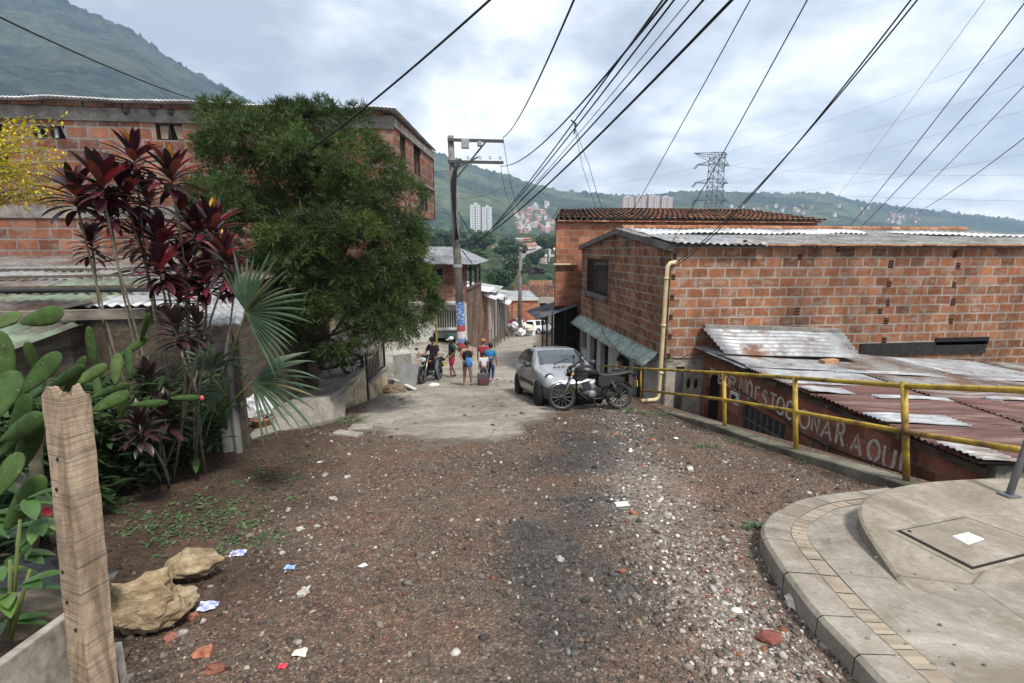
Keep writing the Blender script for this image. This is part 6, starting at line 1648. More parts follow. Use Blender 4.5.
def person(label, loc, face, H=1.68, pose=None, skin=0, shirt=None, shorts=None, hair='short', cap=None, shoes=(.03, .03, .03), top='tee', group=None, tilt=0., build=1.0, leglen=.52):
    """face = heading the person looks along; local +y is forward"""
    h = thing('person', label, 'person', loc, group)
    W[h.name] = Vector((0, 0, 0))
    k = H / 1.75; J = dict(pel=(0, 0, .95), sp=(0, .0, 1.12), ch=(0, .0, 1.32), nk=(0, .005, 1.47), hb=(0, .015, 1.55), hm=(0, .03, 1.63), ht=(0, .01, 1.71),
        sl=(-.17, 0, 1.41), el=(-.23, -.02, 1.14), wl=(-.24, .06, .90), hl=(-.24, .09, .80), sr=(.17, 0, 1.41), er=(.23, -.02, 1.14), wr=(.24, .06, .90), hr=(.24, .09, .80),
        tl=(-.095, 0, .88), kl=(-.10, .03, .49), al=(-.105, -.01, .09), fl=(-.11, .12, .03), tr=(.095, 0, .88), kr=(.10, .03, .49), ar=(.105, -.01, .09), fr=(.11, .12, .03))
    if pose: J.update(pose)
    b = build
    RAD = dict(pel=.135 * b, sp=.12 * b, ch=.135 * b, nk=.055, hb=.062, hm=.088, ht=.062, sl=.062 * b, el=.043 * b, wl=.031, hl=.034, sr=.062 * b, er=.043 * b, wr=.031, hr=.034, tl=.093 * b, kl=.058 * b, al=.038, fl=.034, tr=.093 * b, kr=.058 * b, ar=.038, fr=.034)
    names = list(J); idx = {n: i for i, n in enumerate(names)}
    ED = [('pel', 'sp'), ('sp', 'ch'), ('ch', 'nk'), ('nk', 'hb'), ('hb', 'hm'), ('hm', 'ht'), ('ch', 'sl'), ('sl', 'el'), ('el', 'wl'), ('wl', 'hl'), ('ch', 'sr'), ('sr', 'er'), ('er', 'wr'), ('wr', 'hr'), ('pel', 'tl'), ('tl', 'kl'), ('kl', 'al'), ('al', 'fl'), ('pel', 'tr'), ('tr', 'kr'), ('kr', 'ar'), ('ar', 'fr')]
    Jv = {n: Vector(J[n]) * k for n in names}
    body = skin_mesh('body', [Jv[n] for n in names], [(idx[a], idx[c]) for a, c in ED], [RAD[n] * k for n in names], SKIN[skin], h)
    # fingers and thumb
    fm = MB()
    for sd in ('l', 'r'):
        w, hd = Jv['w' + sd], Jv['h' + sd]; d = (hd - w).normalized(); s = d.cross(Vector((0, 1, 0)) if abs(d.y) < .8 else Vector((0, 0, 1))).normalized(); q = s.cross(d)
        for i, L in enumerate((.075, .085, .08, .062)):
            o = hd + q * (.026 - .017 * i) * k * 1.2 + d * .012; fm.tube([o, o + d * L * .5 * k, o + (d * .9 + s * .25).normalized() * L * k], [.009 * k, .0085 * k, .006 * k], 6)
        o = w + (hd - w) * .5 + q * .024 * k; fm.tube([o, o + (d * .6 + q * .7) * .035 * k, o + (d * .95 + q * .6) * .065 * k], [.011 * k, .0095 * k, .007 * k], 6)
    fm.build('fingers', SKIN[skin], h, True)
    # face
    hm = Jv['hm']; f = Vector((0, 1, 0))
    MB().ico(hm + Vector((0, .088 * k, -.012 * k)), (.016 * k, .024 * k, .026 * k), 2).build('nose', SKIN[skin], h, True)
    for s in (-1, 1):
        MB().ico(hm + Vector((s * .034 * k, .078 * k, .012 * k)), (.014 * k, .012 * k, .009 * k), 2).build('eye', M['black'], h, True)
        MB().ico(hm + Vector((s * .088 * k, -.005, -.005 * k)), (.012 * k, .022 * k, .032 * k), 2).build('ear', SKIN[skin], h, True)
    MB().ico(hm + Vector((0, .078 * k, -.05 * k)), (.026 * k, .012 * k, .007 * k), 2).build('mouth', M['lips'], h, True)
    # hair and headwear
    hm2 = hm + Vector((0, -.018 * k, .028 * k))
    if hair != 'none':
        m = MB().ico(hm2, (.103 * k, .108 * k, .098 * k), 3, .12, 5)
        if hair == 'bun': m.ico(hm + Vector((0, -.11 * k, .07 * k)), (.055 * k,) * 3, 2, .2, 4)
        if hair == 'long': m.ico(hm + Vector((0, -.07 * k, -.09 * k)), (.09 * k, .06 * k, .16 * k), 3, .15, 4)
        if hair == 'tail': m.tube([hm + Vector((0, -.1 * k, .05 * k)), hm + Vector((0, -.16 * k, 0)), hm + Vector((0, -.14 * k, -.13 * k))], [.035 * k, .04 * k, .015 * k], 8)
        m.build('hair', HAIR, h, True)
    if cap is not None:
        cm = cloth('cap_cloth', cap); m = MB().lathe([(.112 * k, -.02 * k), (.115 * k, .03 * k), (.09 * k, .085 * k), (.04 * k, .108 * k), (.003, .112 * k)], 18, Matrix.Translation(hm + Vector((0, -.01 * k, .03 * k))))
        m.add([hm + Vector(p) * k for p in ((-.08, .07, .03), (.08, .07, .03), (.065, .18, .015), (0, .205, .012), (-.065, .18, .015))], [(0, 1, 2, 3, 4)]); m.build('cap', cm, h, True)
    def garment(nm, nodes, edges, rads, mat):
        skin_mesh(nm, nodes, edges, rads, mat, h)
    if shirt is not None:
        g_ = .018
        mid = lambda a, c, t: Jv[a].lerp(Jv[c], t)
        if top == 'tee': N_ = [mid('pel', 'sp', -.2), Jv['sp'], Jv['ch'], mid('ch', 'nk', .62), Jv['sl'], mid('sl', 'el', .75), Jv['sr'], mid('sr', 'er', .75)]; E_ = [(0, 1), (1, 2), (2, 3), (2, 4), (4, 5), (2, 6), (6, 7)]; r_ = [.165 * b, .158 * b, .168 * b, .09, .086 * b, .074 * b, .086 * b, .074 * b]
        elif top == 'long': N_ = [mid('pel', 'sp', -.2), Jv['sp'], Jv['ch'], mid('ch', 'nk', .62), Jv['sl'], Jv['el'], mid('el', 'wl', .9), Jv['sr'], Jv['er'], mid('er', 'wr', .9)]; E_ = [(0, 1), (1, 2), (2, 3), (2, 4), (4, 5), (5, 6), (2, 7), (7, 8), (8, 9)]; r_ = [.15 * b, .138 * b, .152 * b, .085, .078 * b, .058 * b, .045, .078 * b, .058 * b, .045]
        else: N_ = [mid('pel', 'sp', -.2), Jv['sp'], mid('sp', 'ch', .85), mid('ch', 'nk', .6)]; E_ = [(0, 1), (1, 2), (2, 3)]; r_ = [.178 * b, .172 * b, .19 * b, .13]
        garment('shirt', N_, E_, [q * k for q in r_], cloth('shirt_cloth', shirt))
    if shorts is not None:
        L = shorts[1]; N_ = [Jv['pel'], Jv['tl'], None, Jv['tr'], None]
        def leg(s):
            a, c, d = Jv['t' + s], Jv['k' + s], Jv['a' + s]
            return a.lerp(c, L) if L <= 1 else c.lerp(d, L - 1)
        pts = [Jv['pel'] + Vector((0, 0, .05 * k)), Jv['pel'], Jv['tl'], leg('l'), Jv['tr'], leg('r')]; eds = [(0, 1), (1, 2), (2, 3), (1, 4), (4, 5)]; rr = [.155 * b, .172 * b, .125 * b, .10 * b, .125 * b, .10 * b]
        if L > 1: pts += [Jv['kl'], Jv['kr']]; eds = [(0, 1), (1, 2), (2, 6), (6, 3), (1, 4), (4, 7), (7, 5)]; rr[3] = rr[5] = .055; rr += [.07, .07]
        garment('shorts' if L <= 1 else 'trousers', pts, eds, [q * k for q in rr], cloth('shorts_cloth', shorts[0]))
    if shoes is not None:
        for s in ('l', 'r'):
            a, c = Jv['a' + s], Jv['f' + s]; d = c - a; d.z = 0; an = math.atan2(d.y, d.x)
            MB().ico(((a + c) / 2).to_tuple()[:2] + (min(a.z, c.z) + .008,), (.125 * k, .05 * k, .042 * k), 2, rot=rotz(an)).build('shoe', cloth('shoe', shoes), h, True)
    h.rotation_euler = (0, tilt, face - R(90))
    return h
M['lips'] = mat_plain('lips', (.18, .06, .05), .5)
def people():
    p = gr(452.5, 377.5); z = Gz(p.x, p.y) + .0
    person('man in white cap, dark tee and red shorts stepping past the painted pole foot', (p.x, p.y, z), R(200), 1.66, dict(el=(-.25, -.06, 1.15), wl=(-.20, .10, .98), hl=(-.19, .17, .93), er=(.24, -.05, 1.13), wr=(.22, .1, .93), hr=(.21, .16, .86), kl=(-.10, .10, .50), al=(-.10, .10, .09), fl=(-.10, .23, .03), kr=(.10, .0, .49), ar=(.10, -.16, .10), fr=(.1, -.04, .04)), 0, (.025, .05, .042), ((.30, .015, .035), .92), 'short', (.60, .62, .64))
    p = gr(467.5, 386); z = Gz(p.x, p.y)
    person('woman in black top and short black shorts carrying a bright blue bag', (p.x, p.y, z), R(-75), 1.60, dict(el=(-.25, -.02, 1.15), wl=(-.14, .16, 1.06), hl=(-.07, .2, 1.05), er=(.25, -.02, 1.15), wr=(.2, .14, 1.02), hr=(.12, .2, 1.0), kl=(-.13, .02, .49), al=(-.16, -.02, .09), fl=(-.19, .10, .03), kr=(.11, .04, .49), ar=(.13, .0, .09), fr=(.16, .12, .03)), 1, (.014, .014, .016), ((.016, .016, .022), .42), 'bun', None, (.10, .08, .07), 'vest', build=1.14)
    bg = thing('bag', 'bright blue cloth bag held at the hip of the woman in black', 'bag', (p.x + .04, p.y - .3, z + .78))
    MB().ico((p.x + .05, p.y - .29, z + .90), (.125, .07, .17), 3, .3, 3).build('pouch', mat_noise('blue_bag_cloth', (.03, .15, .42), (.10, .30, .60), 6., .8, .3), bg, True); MB().tube([(p.x - .04, p.y - .28, z + 1.04), (p.x + .0, p.y - .2, z + 1.12), (p.x + .10, p.y - .28, z + 1.04)], .012, 6).build('strap', mat_plain('strap', (.03, .1, .25), .8), bg)
    p = gr(484, 385.5); z = Gz(p.x, p.y)
    person('small child in white tee seen from behind standing by a dark suitcase', (p.x, p.y + .12, z), R(95), 1.17, None, 1, (.62, .62, .64), ((.04, .045, .06), 1.6), 'short', None, (.5, .5, .5), build=1.1)
    s = thing('suitcase', 'small dark grey wheeled suitcase standing in front of the child in white', 'suitcase', (p.x - .03, p.y - .14, z))
    W[s.name] = Vector((0, 0, 0))
    MB().box((0, 0, .27), (.40, .2, .44)).build('case', mat_noise('grey_suitcase', (.05, .05, .055), (.11, .10, .11), 8., .7, .2), s, bevel=.05, segs=3)
    MB().box((.0, -.11, .20), (.28, .03, .22)).build('front_pocket', mat_noise('wine_cloth', (.10, .03, .04), (.16, .06, .07), 8., .8, .2), s, bevel=.02)
    for x in (-.14, .14): MB().lathe([(.005, -.02), (.035, -.02), (.035, .02), (.005, .02)], 12, Matrix.Translation((x, .06, .035)) @ Matrix.Rotation(R(90), 4, 'X')).build('wheel', M['black_matte'], s)
    MB().tube([(-.1, .07, .48), (-.1, .07, .56), (.1, .07, .56), (.1, .07, .48)], .011, 6).build('handle', M['iron'], s)
    p = gr(489.5, 383); z = Gz(p.x, p.y)
    person('youngster with turquoise jacket and yellow banded backpack walking downhill behind the child in white', (p.x + .05, p.y, z), R(70), 1.48, dict(kl=(-.1, .08, .5), al=(-.1, .06, .09), fl=(-.1, .18, .03), kr=(.1, .0, .5), ar=(.1, -.14, .12), fr=(.1, -.03, .05)), 1, (.02, .26, .36), ((.025, .05, .13), 1.7), 'short', None, (.45, .5, .5))
    b = thing('backpack', 'blue backpack with yellow band on the turquoise youngster walking downhill', 'backpack', (p.x, p.y - .2, z + .9))
    MB().ico((p.x + .0, p.y - .17, z + 1.03), (.14, .09, .19), 3, .15, 3).build('sack', cloth('blue_pack', (.02, .16, .42)), b, True); MB().box((p.x, p.y - .245, z + 1.0), (.2, .03, .05)).build('band', cloth('yellow_band', (.6, .42, .05)), b, bevel=.01)
    p2 = gr(486.5, 381)
    person('person with fair hair in red shirt half hidden behind the child in white', (p2.x - .08, p2.y + .6, Gz(p2.x, p2.y + .6)), R(80), 1.58, None, 1, (.32, .04, .06), ((.03, .04, .09), 1.0), 'none', (.38, .20, .10), (.3, .3, .3))
    # rider astride the motorcycle
    hd = R(-114)
    Rm = RIDE.rotation_euler.to_matrix(); L = RIDE.location
    loc = L + Rm @ Vector((-.28, 0, 0))
    person('rider in black tee and cap astride the motorcycle by the white wall', tuple(loc), hd, 1.70, dict(el=(-.27, .14, 1.12), wl=(-.34, .44, 1.08), hl=(-.36, .53, 1.06), er=(.27, .14, 1.12), wr=(.34, .44, 1.08), hr=(.36, .53, 1.06), tl=(-.12, .02, .87), kl=(-.26, .30, .54), al=(-.32, .20, .09), fl=(-.34, .33, .03), tr=(.12, .02, .87), kr=(.26, .30, .54), ar=(.32, .20, .09), fr=(.34, .33, .03), hm=(.03, .03, 1.63)), 0, (.016, .017, .024), ((.10, .11, .14), 1.85), 'short', (.012, .012, .014), (.03, .03, .03))
    q = atY(613.5, 374, 14.2)
    person('person in white tee standing in the sunken doorway behind the yellow railing', (5.07, 14.2, -3.42), R(190), 1.86, None, 1, (.62, .63, .66), ((.05, .05, .07), 1.8), 'short', None, build=.85)
people()
# ================================================================== LEFT TERRACE, PLANTS, PROPS, CABLES
def terrace():
    ya, yb = 9.3, 18.0
    zt = lambda y: TERR_Z(y)
    edge = [Vector((-3.25, 9.25, 0)), Vector((-2.95, 11.6, 0)), Vector((-2.62, 13.2, 0)), Vector((-2.5, 15.6, 0)), Vector((-2.4, 17.6, 0))]
    # driveway slab: ramp from the street edge up to the terrace
    m = MB(); m.grid([[Vector((x, y, zt(y) + .012 * math.sin(x * 3 + y))) for x in np.linspace(-9, -2.6 - max(0, (11.8 - y)) * .18 , 10)] for y in np.linspace(10.2, 20, 16)])
    o = m.build('driveway', M['concrete'], smooth=True); o['kind'] = 'structure'
    m = MB(); a, b, c, d = gr(252, 440), gr(345, 418), Vector((-2.72, 12.0, zt(10) + .0)), Vector((-4.6, 10.2, zt(10) + .0))
    m.add([a + Vector((0, 0, .03)), b + Vector((0, 0, .04)), c, d], [(0, 1, 2, 3)]); m.add([a + Vector((0, 0, -.2)), b + Vector((0, 0, -.2)), b + Vector((0, 0, .04)), a + Vector((0, 0, .03))], [(0, 1, 2, 3)])
    o = m.build('ramp', M['concrete']); o['kind'] = 'structure'
    def lowwall(p, q, hp, hq, lab, mat, th=.14):
        h = thing('low_wall', lab, 'wall', p); n = (q - p).cross(Vector((0, 0, 1))).normalized() * th
        zb = -4.
        m = MB(); m.add([(p.x, p.y, zb), (q.x, q.y, zb), (q.x, q.y, hq), (p.x, p.y, hp), (p.x - n.x, p.y - n.y, zb), (q.x - n.x, q.y - n.y, zb), (q.x - n.x, q.y - n.y, hq), (p.x - n.x, p.y - n.y, hp)], [(0, 1, 2, 3), (7, 6, 5, 4), (3, 2, 6, 7), (0, 3, 7, 4), (1, 5, 6, 2)])
        m.build('wall', mat, h, bevel=.012); 
        MB().bar(Vector((p.x, p.y, hp + .02)) - n * .5, Vector((q.x, q.y, hq + .02)) - n * .5, .2, .045).build('coping', M['cement_band'], h)
    z = lambda px, py, Y: atY(px, py, Y).z
    A = atY(336, 405, 11.6); B = atY(367.5, 400, 13.3); lowwall(Vector((A.x, 11.6, -2)), Vector((B.x, 13.3, -2)), z(337, 393, 11.6), z(367, 367, 13.3), 'mossy cream retaining wall sloping up under the feathery tree', M['cream'])
    C = atY(371, 400, 13.5); D = atY(388, 392, 15.6); lowwall(Vector((C.x, 13.5, -2)), Vector((D.x, 15.6, -2)), z(371, 383, 13.5), z(388, 368, 15.6), 'stained cream low wall topped by a dark wire grille beside the street', M['cream'])
    g1 = thing('wire_grille', 'dark wire mesh grille standing on the stained cream low wall', 'fence', (C.x, 13.5, -2))
    m = MB()
    a0 = Vector((C.x - .06, 13.4, z(371, 383, 13.5))); a1 = Vector((D.x - .06, 15.6, z(388, 368, 15.6)))
    for k in range(14): p = a0.lerp(a1, k / 13); m.box(p + Vector((0, 0, .42)), (.018, .018, .85))
    for t in np.linspace(.05, .83, 9): m.bar(a0 + Vector((0, 0, t)), a1 + Vector((0, 0, t)), .012, .012)
    m.build('mesh', M['iron'], g1)
    for p in (a0, a1): MB().box(p + Vector((0, 0, .1)), (.05, .05, 1.6)).build('post', M['iron'], g1)
    E0 = atY(394.5, 388, 17.0); E1 = atY(412, 386, 16.6); w = thing('low_wall', 'white washed wall stub with a grey board leaning on it beside the rider', 'wall', (E0.x, 17, -3.2))
    m = MB(); m.prism([(E0.x, 17.0, -4), (E1.x, 16.7, -4), (E1.x, 16.7, z(412, 353, 16.7)), (E0.x, 17.0, z(394.5, 355, 17.))], (-.1, 1.2, 0)); m.build('wall', mat_noise('whitewash', (.30, .29, .26), (.58, .56, .52), 2.5, .9, .2, .006, fine=5), w, bevel=.01)
    # leaning board, fallen pipe, block
    P = gr(408, 391); b = thing('board', 'grey board leaning against the white wall stub', 'board', P); MB().bar(P + Vector((-.05, .0, 0)), P + Vector((.1, .25, .85)), .55, .03, (0, 1, 0)).build('panel', M['grey_light2'], b)
    P = gr(394, 390); Q = gr(416, 391.5); tag(MB().tube([P + Vector((0, 0, .35)), Q + Vector((0, 0, .06))], .055, 10).build('pipe', M['plaster'], smooth=True), 'pale broken pipe lying across a rock at the foot of the low walls', 'pipe')
    P = gr(394, 393); tag(MB().ico(P + Vector((0, 0, .1)), (.36, .22, .2), 3, .35, 1.6, 4).build('rock', M['rock'], smooth=False), 'brown rock propping the pale broken pipe by the low walls', 'rock')
    P = gr(434, 386.5); tag(MB().ico(P + Vector((0, 0, .05)), (.2, .12, .07), 2, .5, 2, 7).build('plastic_bag', M['bag']), 'crumpled white plastic bag on the street beside the ridden motorcycle', 'bag')
    # broken slabs at the foot of the ramp
    random.seed(9); k = 0
    for px, py, sx, sy, lab in [(362, 429, .42, .3, 'flat broken concrete slab lying at the left edge where street turns to gravel'), (385, 424, .34, .22, 'small concrete slab right of the bigger one at the street edge'), (348, 436, .5, .2, 'long thin concrete slab nearest the palm at the street edge')]:
        P = gr(px, py); tag(MB().box(P + Vector((0, 0, .02)), (sx, sy, .09), rotz(random.uniform(-.4, .4)) @ Matrix.Rotation(random.uniform(-.08, .08), 3, 'X')).build('concrete_slab', M['concrete'], bevel=.012), lab, 'slab')
M['grey_light2'] = mat_noise('grey_board', (.16, .16, .16), (.26, .26, .26), 3., .9, .2)
M['bag'] = mat_noise('white_plastic_film', (.50, .50, .52), (.78, .78, .80), 9., .35, .3, .01)
def rock_mat(n, c1, c2, c3):
    t = NT(n); v = t.coord(); a = t.noise(v, 7., 10, .75, .6); b = t.noise(t.mapv(v, (1, 1, 4)), 9., 7, .75)
    c = t.ramp(a, [(.28, c1), (.5, c2), (.7, c3)]); c = t.mix(1., c, t.ramp(b, [(.3, .42), (.6, 1.15)]), 'MULTIPLY')
    ge = t.new('ShaderNodeNewGeometry'); sp = t.new('ShaderNodeSeparateXYZ'); t.L.new(ge.outputs['Normal'], sp.inputs[0])
    t.bump(t.math('ADD', a, t.math('MULTIPLY', t.noise(v, 25., 6, .7), .5)), .9, .03)
    return t.done(c, .92, 0., .2)
M['rock'] = rock_mat('brown_rock', (.09, .065, .042), (.20, .15, .095), (.30, .24, .16))
terrace()
# ------------------------------------------------------------------ near left: post, boards, boulders, litter
def post():
    h = thing('wooden_post', 'weathered sawn timber post with a broken top in the left foreground', 'post', (-1.2, 1.38, -.35))
    Y = 1.40; t = atY(65, 380, Y); b = atY(95, 683, 1.28)
    d = (t - b); b2 = b - d * .22
    M['post_wood'] = mat_wood('sawn_grey_wood', (.13, .096, .064), (.265, .20, .138), (.38, .30, .215), 2, .9)
    ax = d.normalized(); u = Vector((math.cos(R(-28)), math.sin(R(-28)), 0)); u = (u - ax * u.dot(ax)).normalized(); w = ax.cross(u)
    hw, hd = .042, .034; n = 9
    rows = []; rnd = random.Random(5)
    ring = []
    for i in range(n): ring.append((-1 + 2 * i / n, -1))
    for i in range(n): ring.append((1, -1 + 2 * i / n))
    for i in range(n): ring.append((1 - 2 * i / n, 1))
    for i in range(n): ring.append((-1, 1 - 2 * i / n))
    def top(s, q): return -.035 * max(0, s) - .02 * float(vnoise(s * 3 + 4, q * 3 + 2)) * 2 - .012 * float(vnoise(s * 7 + 1, q * 7)) - .004 * (s < -.4)
    L = d.length * 1.22
    for j in range(26):
        f = j / 25; row = []
        for (s, q) in ring:
            e = .0025 * (float(vnoise(f * 40 + s * 2, q * 4 + 9)) - .5)
            if abs(f - .60) < .09 and abs(s - .35) < .4 and q < -.9: e -= .016 * (1 - abs(f - .60) / .09)
            row.append(b2 + ax * (L * f + (top(s, q) if j == 25 else 0)) + u * (s * (hw + e)) + w * (q * (hd + e)))
        rows.append(row + [row[0]])
    m = MB().grid(rows); tp = rows[-1][:-1]; c = sum(tp, Vector()) / len(tp)
    mid = [c.lerp(p, .55) + ax * .018 * (float(vnoise(i * .9, 3.3)) - .3) for i, p in enumerate(tp)]
    m.grid([tp + [tp[0]], mid + [mid[0]]]); m.add(mid, [tuple(range(len(mid)))])
    m.build('timber', M['post_wood'], h)
    for f, s in ((.72, -.35), (.5, -.6), (.42, -.45), (.35, .2), (.8, .1)):
        p = b2 + ax * L * f + u * (s * hw) - w * (hd + .001); MB().ico(p, (.004, .003, .007), 1).build('nail_hole', M['dark_int'], h)
    # planks nailed to it
    s = thing('plank_barrier', 'pale weathered plank nailed low across the wooden post in the corner', 'barrier', (-1.6, 1.3, 0))
    M['plank'] = mat_wood('pale_plank', (.17, .15, .125), (.28, .255, .215), (.36, .33, .285), 0, .4)
    a = atY(66, 614, 1.33); c = atY(-60, 705, 1.02); MB().bar(a - Vector((0, 0, .11)), c - Vector((0, 0, .11)), .028, .22).build('plank', M['plank'], s, bevel=.004)
    a = atY(113, 655, 1.36); MB().bar(a + Vector((0, 0, -.5)), a + Vector((0.005, 0, .03)), .028, .03, (0, 1, 0)).build('stake', M['plank'], s)
    k = thing('old_timber', 'dark damp timber beam lying on the ground behind the pale plank', 'beam', (-2.1, 1.9, -.2))
    a = atY(72, 606, 1.95); c = atY(-70, 632, 1.75); MB().bar(a, c, .16, .12).build('beam', M['damp_wood'], k, bevel=.008)
    a = atY(75, 590, 2.3); tag(MB().ico(a + Vector((-.25, .1, -.02)), (.34, .2, .07), 3, .3, 2, 3).build('dark_rag', M['iron']), 'dark wet cloth slumped behind the timber beam at left', 'cloth')
M['damp_wood'] = mat_wood('damp_wood', (.05, .04, .03), (.10, .08, .06), (.17, .14, .11), 0)
post()
def boulders():
    M['boulder'] = rock_mat('tan_boulder', (.13, .085, .045), (.32, .235, .14), (.46, .385, .27))
    def rock(name, lab, px, py, Y, rad, seed, rot, amp=.6, cuts=7):
        bm = bmesh.new(); bmesh.ops.create_icosphere(bm, subdivisions=4, radius=1)
        rs = random.Random(seed); planes = [(Vector((rs.gauss(0, 1), rs.gauss(0, 1), rs.gauss(.2, .8))).normalized(), rs.uniform(.42, .72)) for _ in range(cuts)] + [(Vector((.1, -.1, 1)).normalized(), .62)]
        for v in bm.verts:
            p = v.co.copy()
            for n, dd in planes:
                e = p.dot(n) - dd
                if e > 0: p -= n * e * .9
            p *= 1 + amp * .5 * mnoise.fractal(p * 1.8 + Vector((seed, 0, 0)), .9, 2.1, 5)
            v.co = rotz(rot) @ Vector((p.x * rad[0], p.y * rad[1], p.z * rad[2]))
        c = atY(px, py, Y)
        m = MB().add([v.co + c for v in bm.verts], [tuple(v.index for v in f.verts) for f in bm.faces]); bm.free()
        o = m.build(name, M['boulder'], None, False); tag(o, lab, 'boulder'); return o
    rock('boulder', 'large tan boulder right beside the wooden post', 140, 600, 2.60, (.23, .18, .18), 3, .3)
    rock('boulder', 'lower lobe of tan rock tucked under the flat topped boulder', 181, 597, 2.78, (.12, .11, .10), 8, .1)
    rock('boulder', 'flat topped pale boulder behind the large tan one', 193, 561, 3.22, (.20, .15, .085), 14, .2, .3, 5)
    rock('boulder', 'small brown rock half buried behind the post', 60, 585, 2.5, (.14, .12, .10), 21, .6)
    # bigger single stones lying on the track
    S = [(205, 655, .045, (.36, .14, .08), 'red brick fragment nearest the bottom left corner of the track'), (182, 635, .03, (.30, .29, .27), None), (118, 660, .05, (.10, .07, .05), None), (215, 671, .04, (.20, .08, .05), None), (192, 618, .03, (.30, .12, .08), None), (170, 640, .035, (.28, .11, .08), None), (300, 530, .03, (.5, .46, .40), None), (303, 595, .035, (.42, .38, .32), None), (288, 511, .028, (.32, .28, .24), None), (770, 640, .05, (.20, .07, .05), None), (795, 605, .06, (.55, .52, .47), None), (690, 470, .05, (.5, .48, .44), None), (333, 500, .04, (.42, .40, .37), None), (347, 478, .035, (.4, .38, .35), None), (325, 476, .04, (.24, .23, .21), None), (560, 560, .03, (.32, .28, .24), None)]
    words = ['', 'small grey stone on the track beside the large tan boulder', 'dark brown clod beside the foot of the wooden post', 'second red brick fragment right of the bottom left one', 'reddish stone just below the large tan boulder', 'pinkish brick chip left of the small grey stone', 'cream stone by the left edge of the weeds', 'pale tan stone below the flat topped boulder', 'grey brown stone beside the weeds near the blue wrapper', 'dark red brick lump near the corner kerb', 'white rubble lump close against the corner kerb', 'pale rubble lump on the upper right of the track', 'light grey pebble far up the left verge', 'whitish pebble beyond the weeds at the left verge', 'dull grey pebble beyond the weeds at the left verge', 'brownish stone in the middle of the dark gravel']
    for i, (px, py, r, c, lab) in enumerate(S):
        P = gr(px, py); o = MB().ico(P + Vector((0, 0, r * .35)), (r * 1.2, r * .85, r * .6), 2, .5, 1.6, i * 3.1, rotz(i)).build('stone', mat_noise('stone_%d' % i, sc3(c, .6), sc3(c, 1.1), 25., .9, .4), None)
        tag(o, lab or words[i], 'stone')
    # litter
    L = [(238, 555, 'blue foil wrapper crumpled on the gravel behind the flat boulder', (.05, .10, .42), (.6, .6, .66)), (208, 609, 'blue and white snack wrapper lying by the large tan boulder', (.06, .12, .45), (.72, .72, .76)), (290, 569, 'tiny blue wrapper scrap on the gravel', (.12, .25, .55), (.4, .5, .65)), (320, 463, 'pale crumpled wrapper by the weeds at the verge', (.35, .45, .5), (.65, .65, .6)), (283, 668, 'small red bottle cap on the gravel', (.5, .02, .05), (.6, .05, .08)), (622, 505, 'white paper scrap lying on the dark gravel', (.6, .6, .6), (.75, .75, .75)), (300, 655, 'twist of dry pale straw and paper beside the red cap', (.5, .45, .36), (.65, .58, .5))]
    for i, (px, py, lab, c1, c2) in enumerate(L):
        P = gr(px, py); rs = np.random.RandomState(i + 2); rows = []; s = .045 if i < 2 else (.016 if i == 4 else .028 if i != 5 else .05)
        for a in range(6): rows.append([P + Vector(((u - 2.5) * s * .5, (a - 2.5) * s * .34, .008 + rs.rand() * s * (.5 if i != 5 else .12))) for u in range(6)])
        tag(MB().grid(rows).build('wrapper', mat_noise('wrapper_%d' % i, c1, c2, 28., .35, .2), None, solid=.0015), lab, 'litter')
    # fallen timber and glass by the kerb
    a = gr(793, 585); tag(MB().bar(gr(775, 578) + Vector((0, 0, .012)), gr(786, 589) + Vector((0, 0, .012)), .02, .008).build('glass_shard', mat_plain('green_glass', (.16, .26, .22), .15)), 'pale green glass shard lying along the corner kerb', 'litter')
boulders()

# ------------------------------------------------------------------ plants
def blade(m, p, d, up, L, w, bend=.3, n=5, fold=.12, prof=None):
    """one leaf: midrib from p along d, drooping by bend"""
    d = Vector(d).normalized(); s = d.cross(Vector(up))
    if s.length < .05: s = d.cross(Vector((1, 0, 0)))
    s.normalize(); u = s.cross(d)
    rows = []; q = Vector(p); dd = d.copy()
    for i in range(n + 1):
        t = i / n; ww = w * (prof(t) if prof else math.sin(math.pi * min(1, .12 + .88 * t)) ** .8)
        if i == n: ww = w * .02
        rows.append([q - s * ww + u * ww * fold * 2, q.copy(), q + s * ww + u * ww * fold * 2])
        dd = (dd - Vector((0, 0, 1)) * bend / n).normalized(); q = q + dd * L / n; u = s.cross(dd)
    return m.grid(rows)
def ti_leaf_mat(name, stops):
    return mat_leaf(name, stops, .38, .22, .5)
M['ti_red'] = ti_leaf_mat('burgundy_leaves', [(0, (.022, .008, .012)), (.25, (.050, .010, .018)), (.45, (.022, .014, .014)), (.6, (.115, .013, .028)), (.72, (.030, .034, .016)), (.86, (.22, .024, .046)), (1, (.33, .06, .085))])
M['ti_new'] = ti_leaf_mat('yellow_red_leaves', [(0, (.42, .30, .03)), (.5, (.50, .22, .03)), (1, (.30, .30, .04))])
M['ti_dark'] = ti_leaf_mat('dark_bronze_leaves', [(0, (.022, .024, .016)), (.5, (.05, .018, .022)), (1, (.035, .045, .018))])
M['cane'] = mat_noise('grey_cane', (.10, .085, .06), (.22, .19, .14), 20., .9, .3, .003)
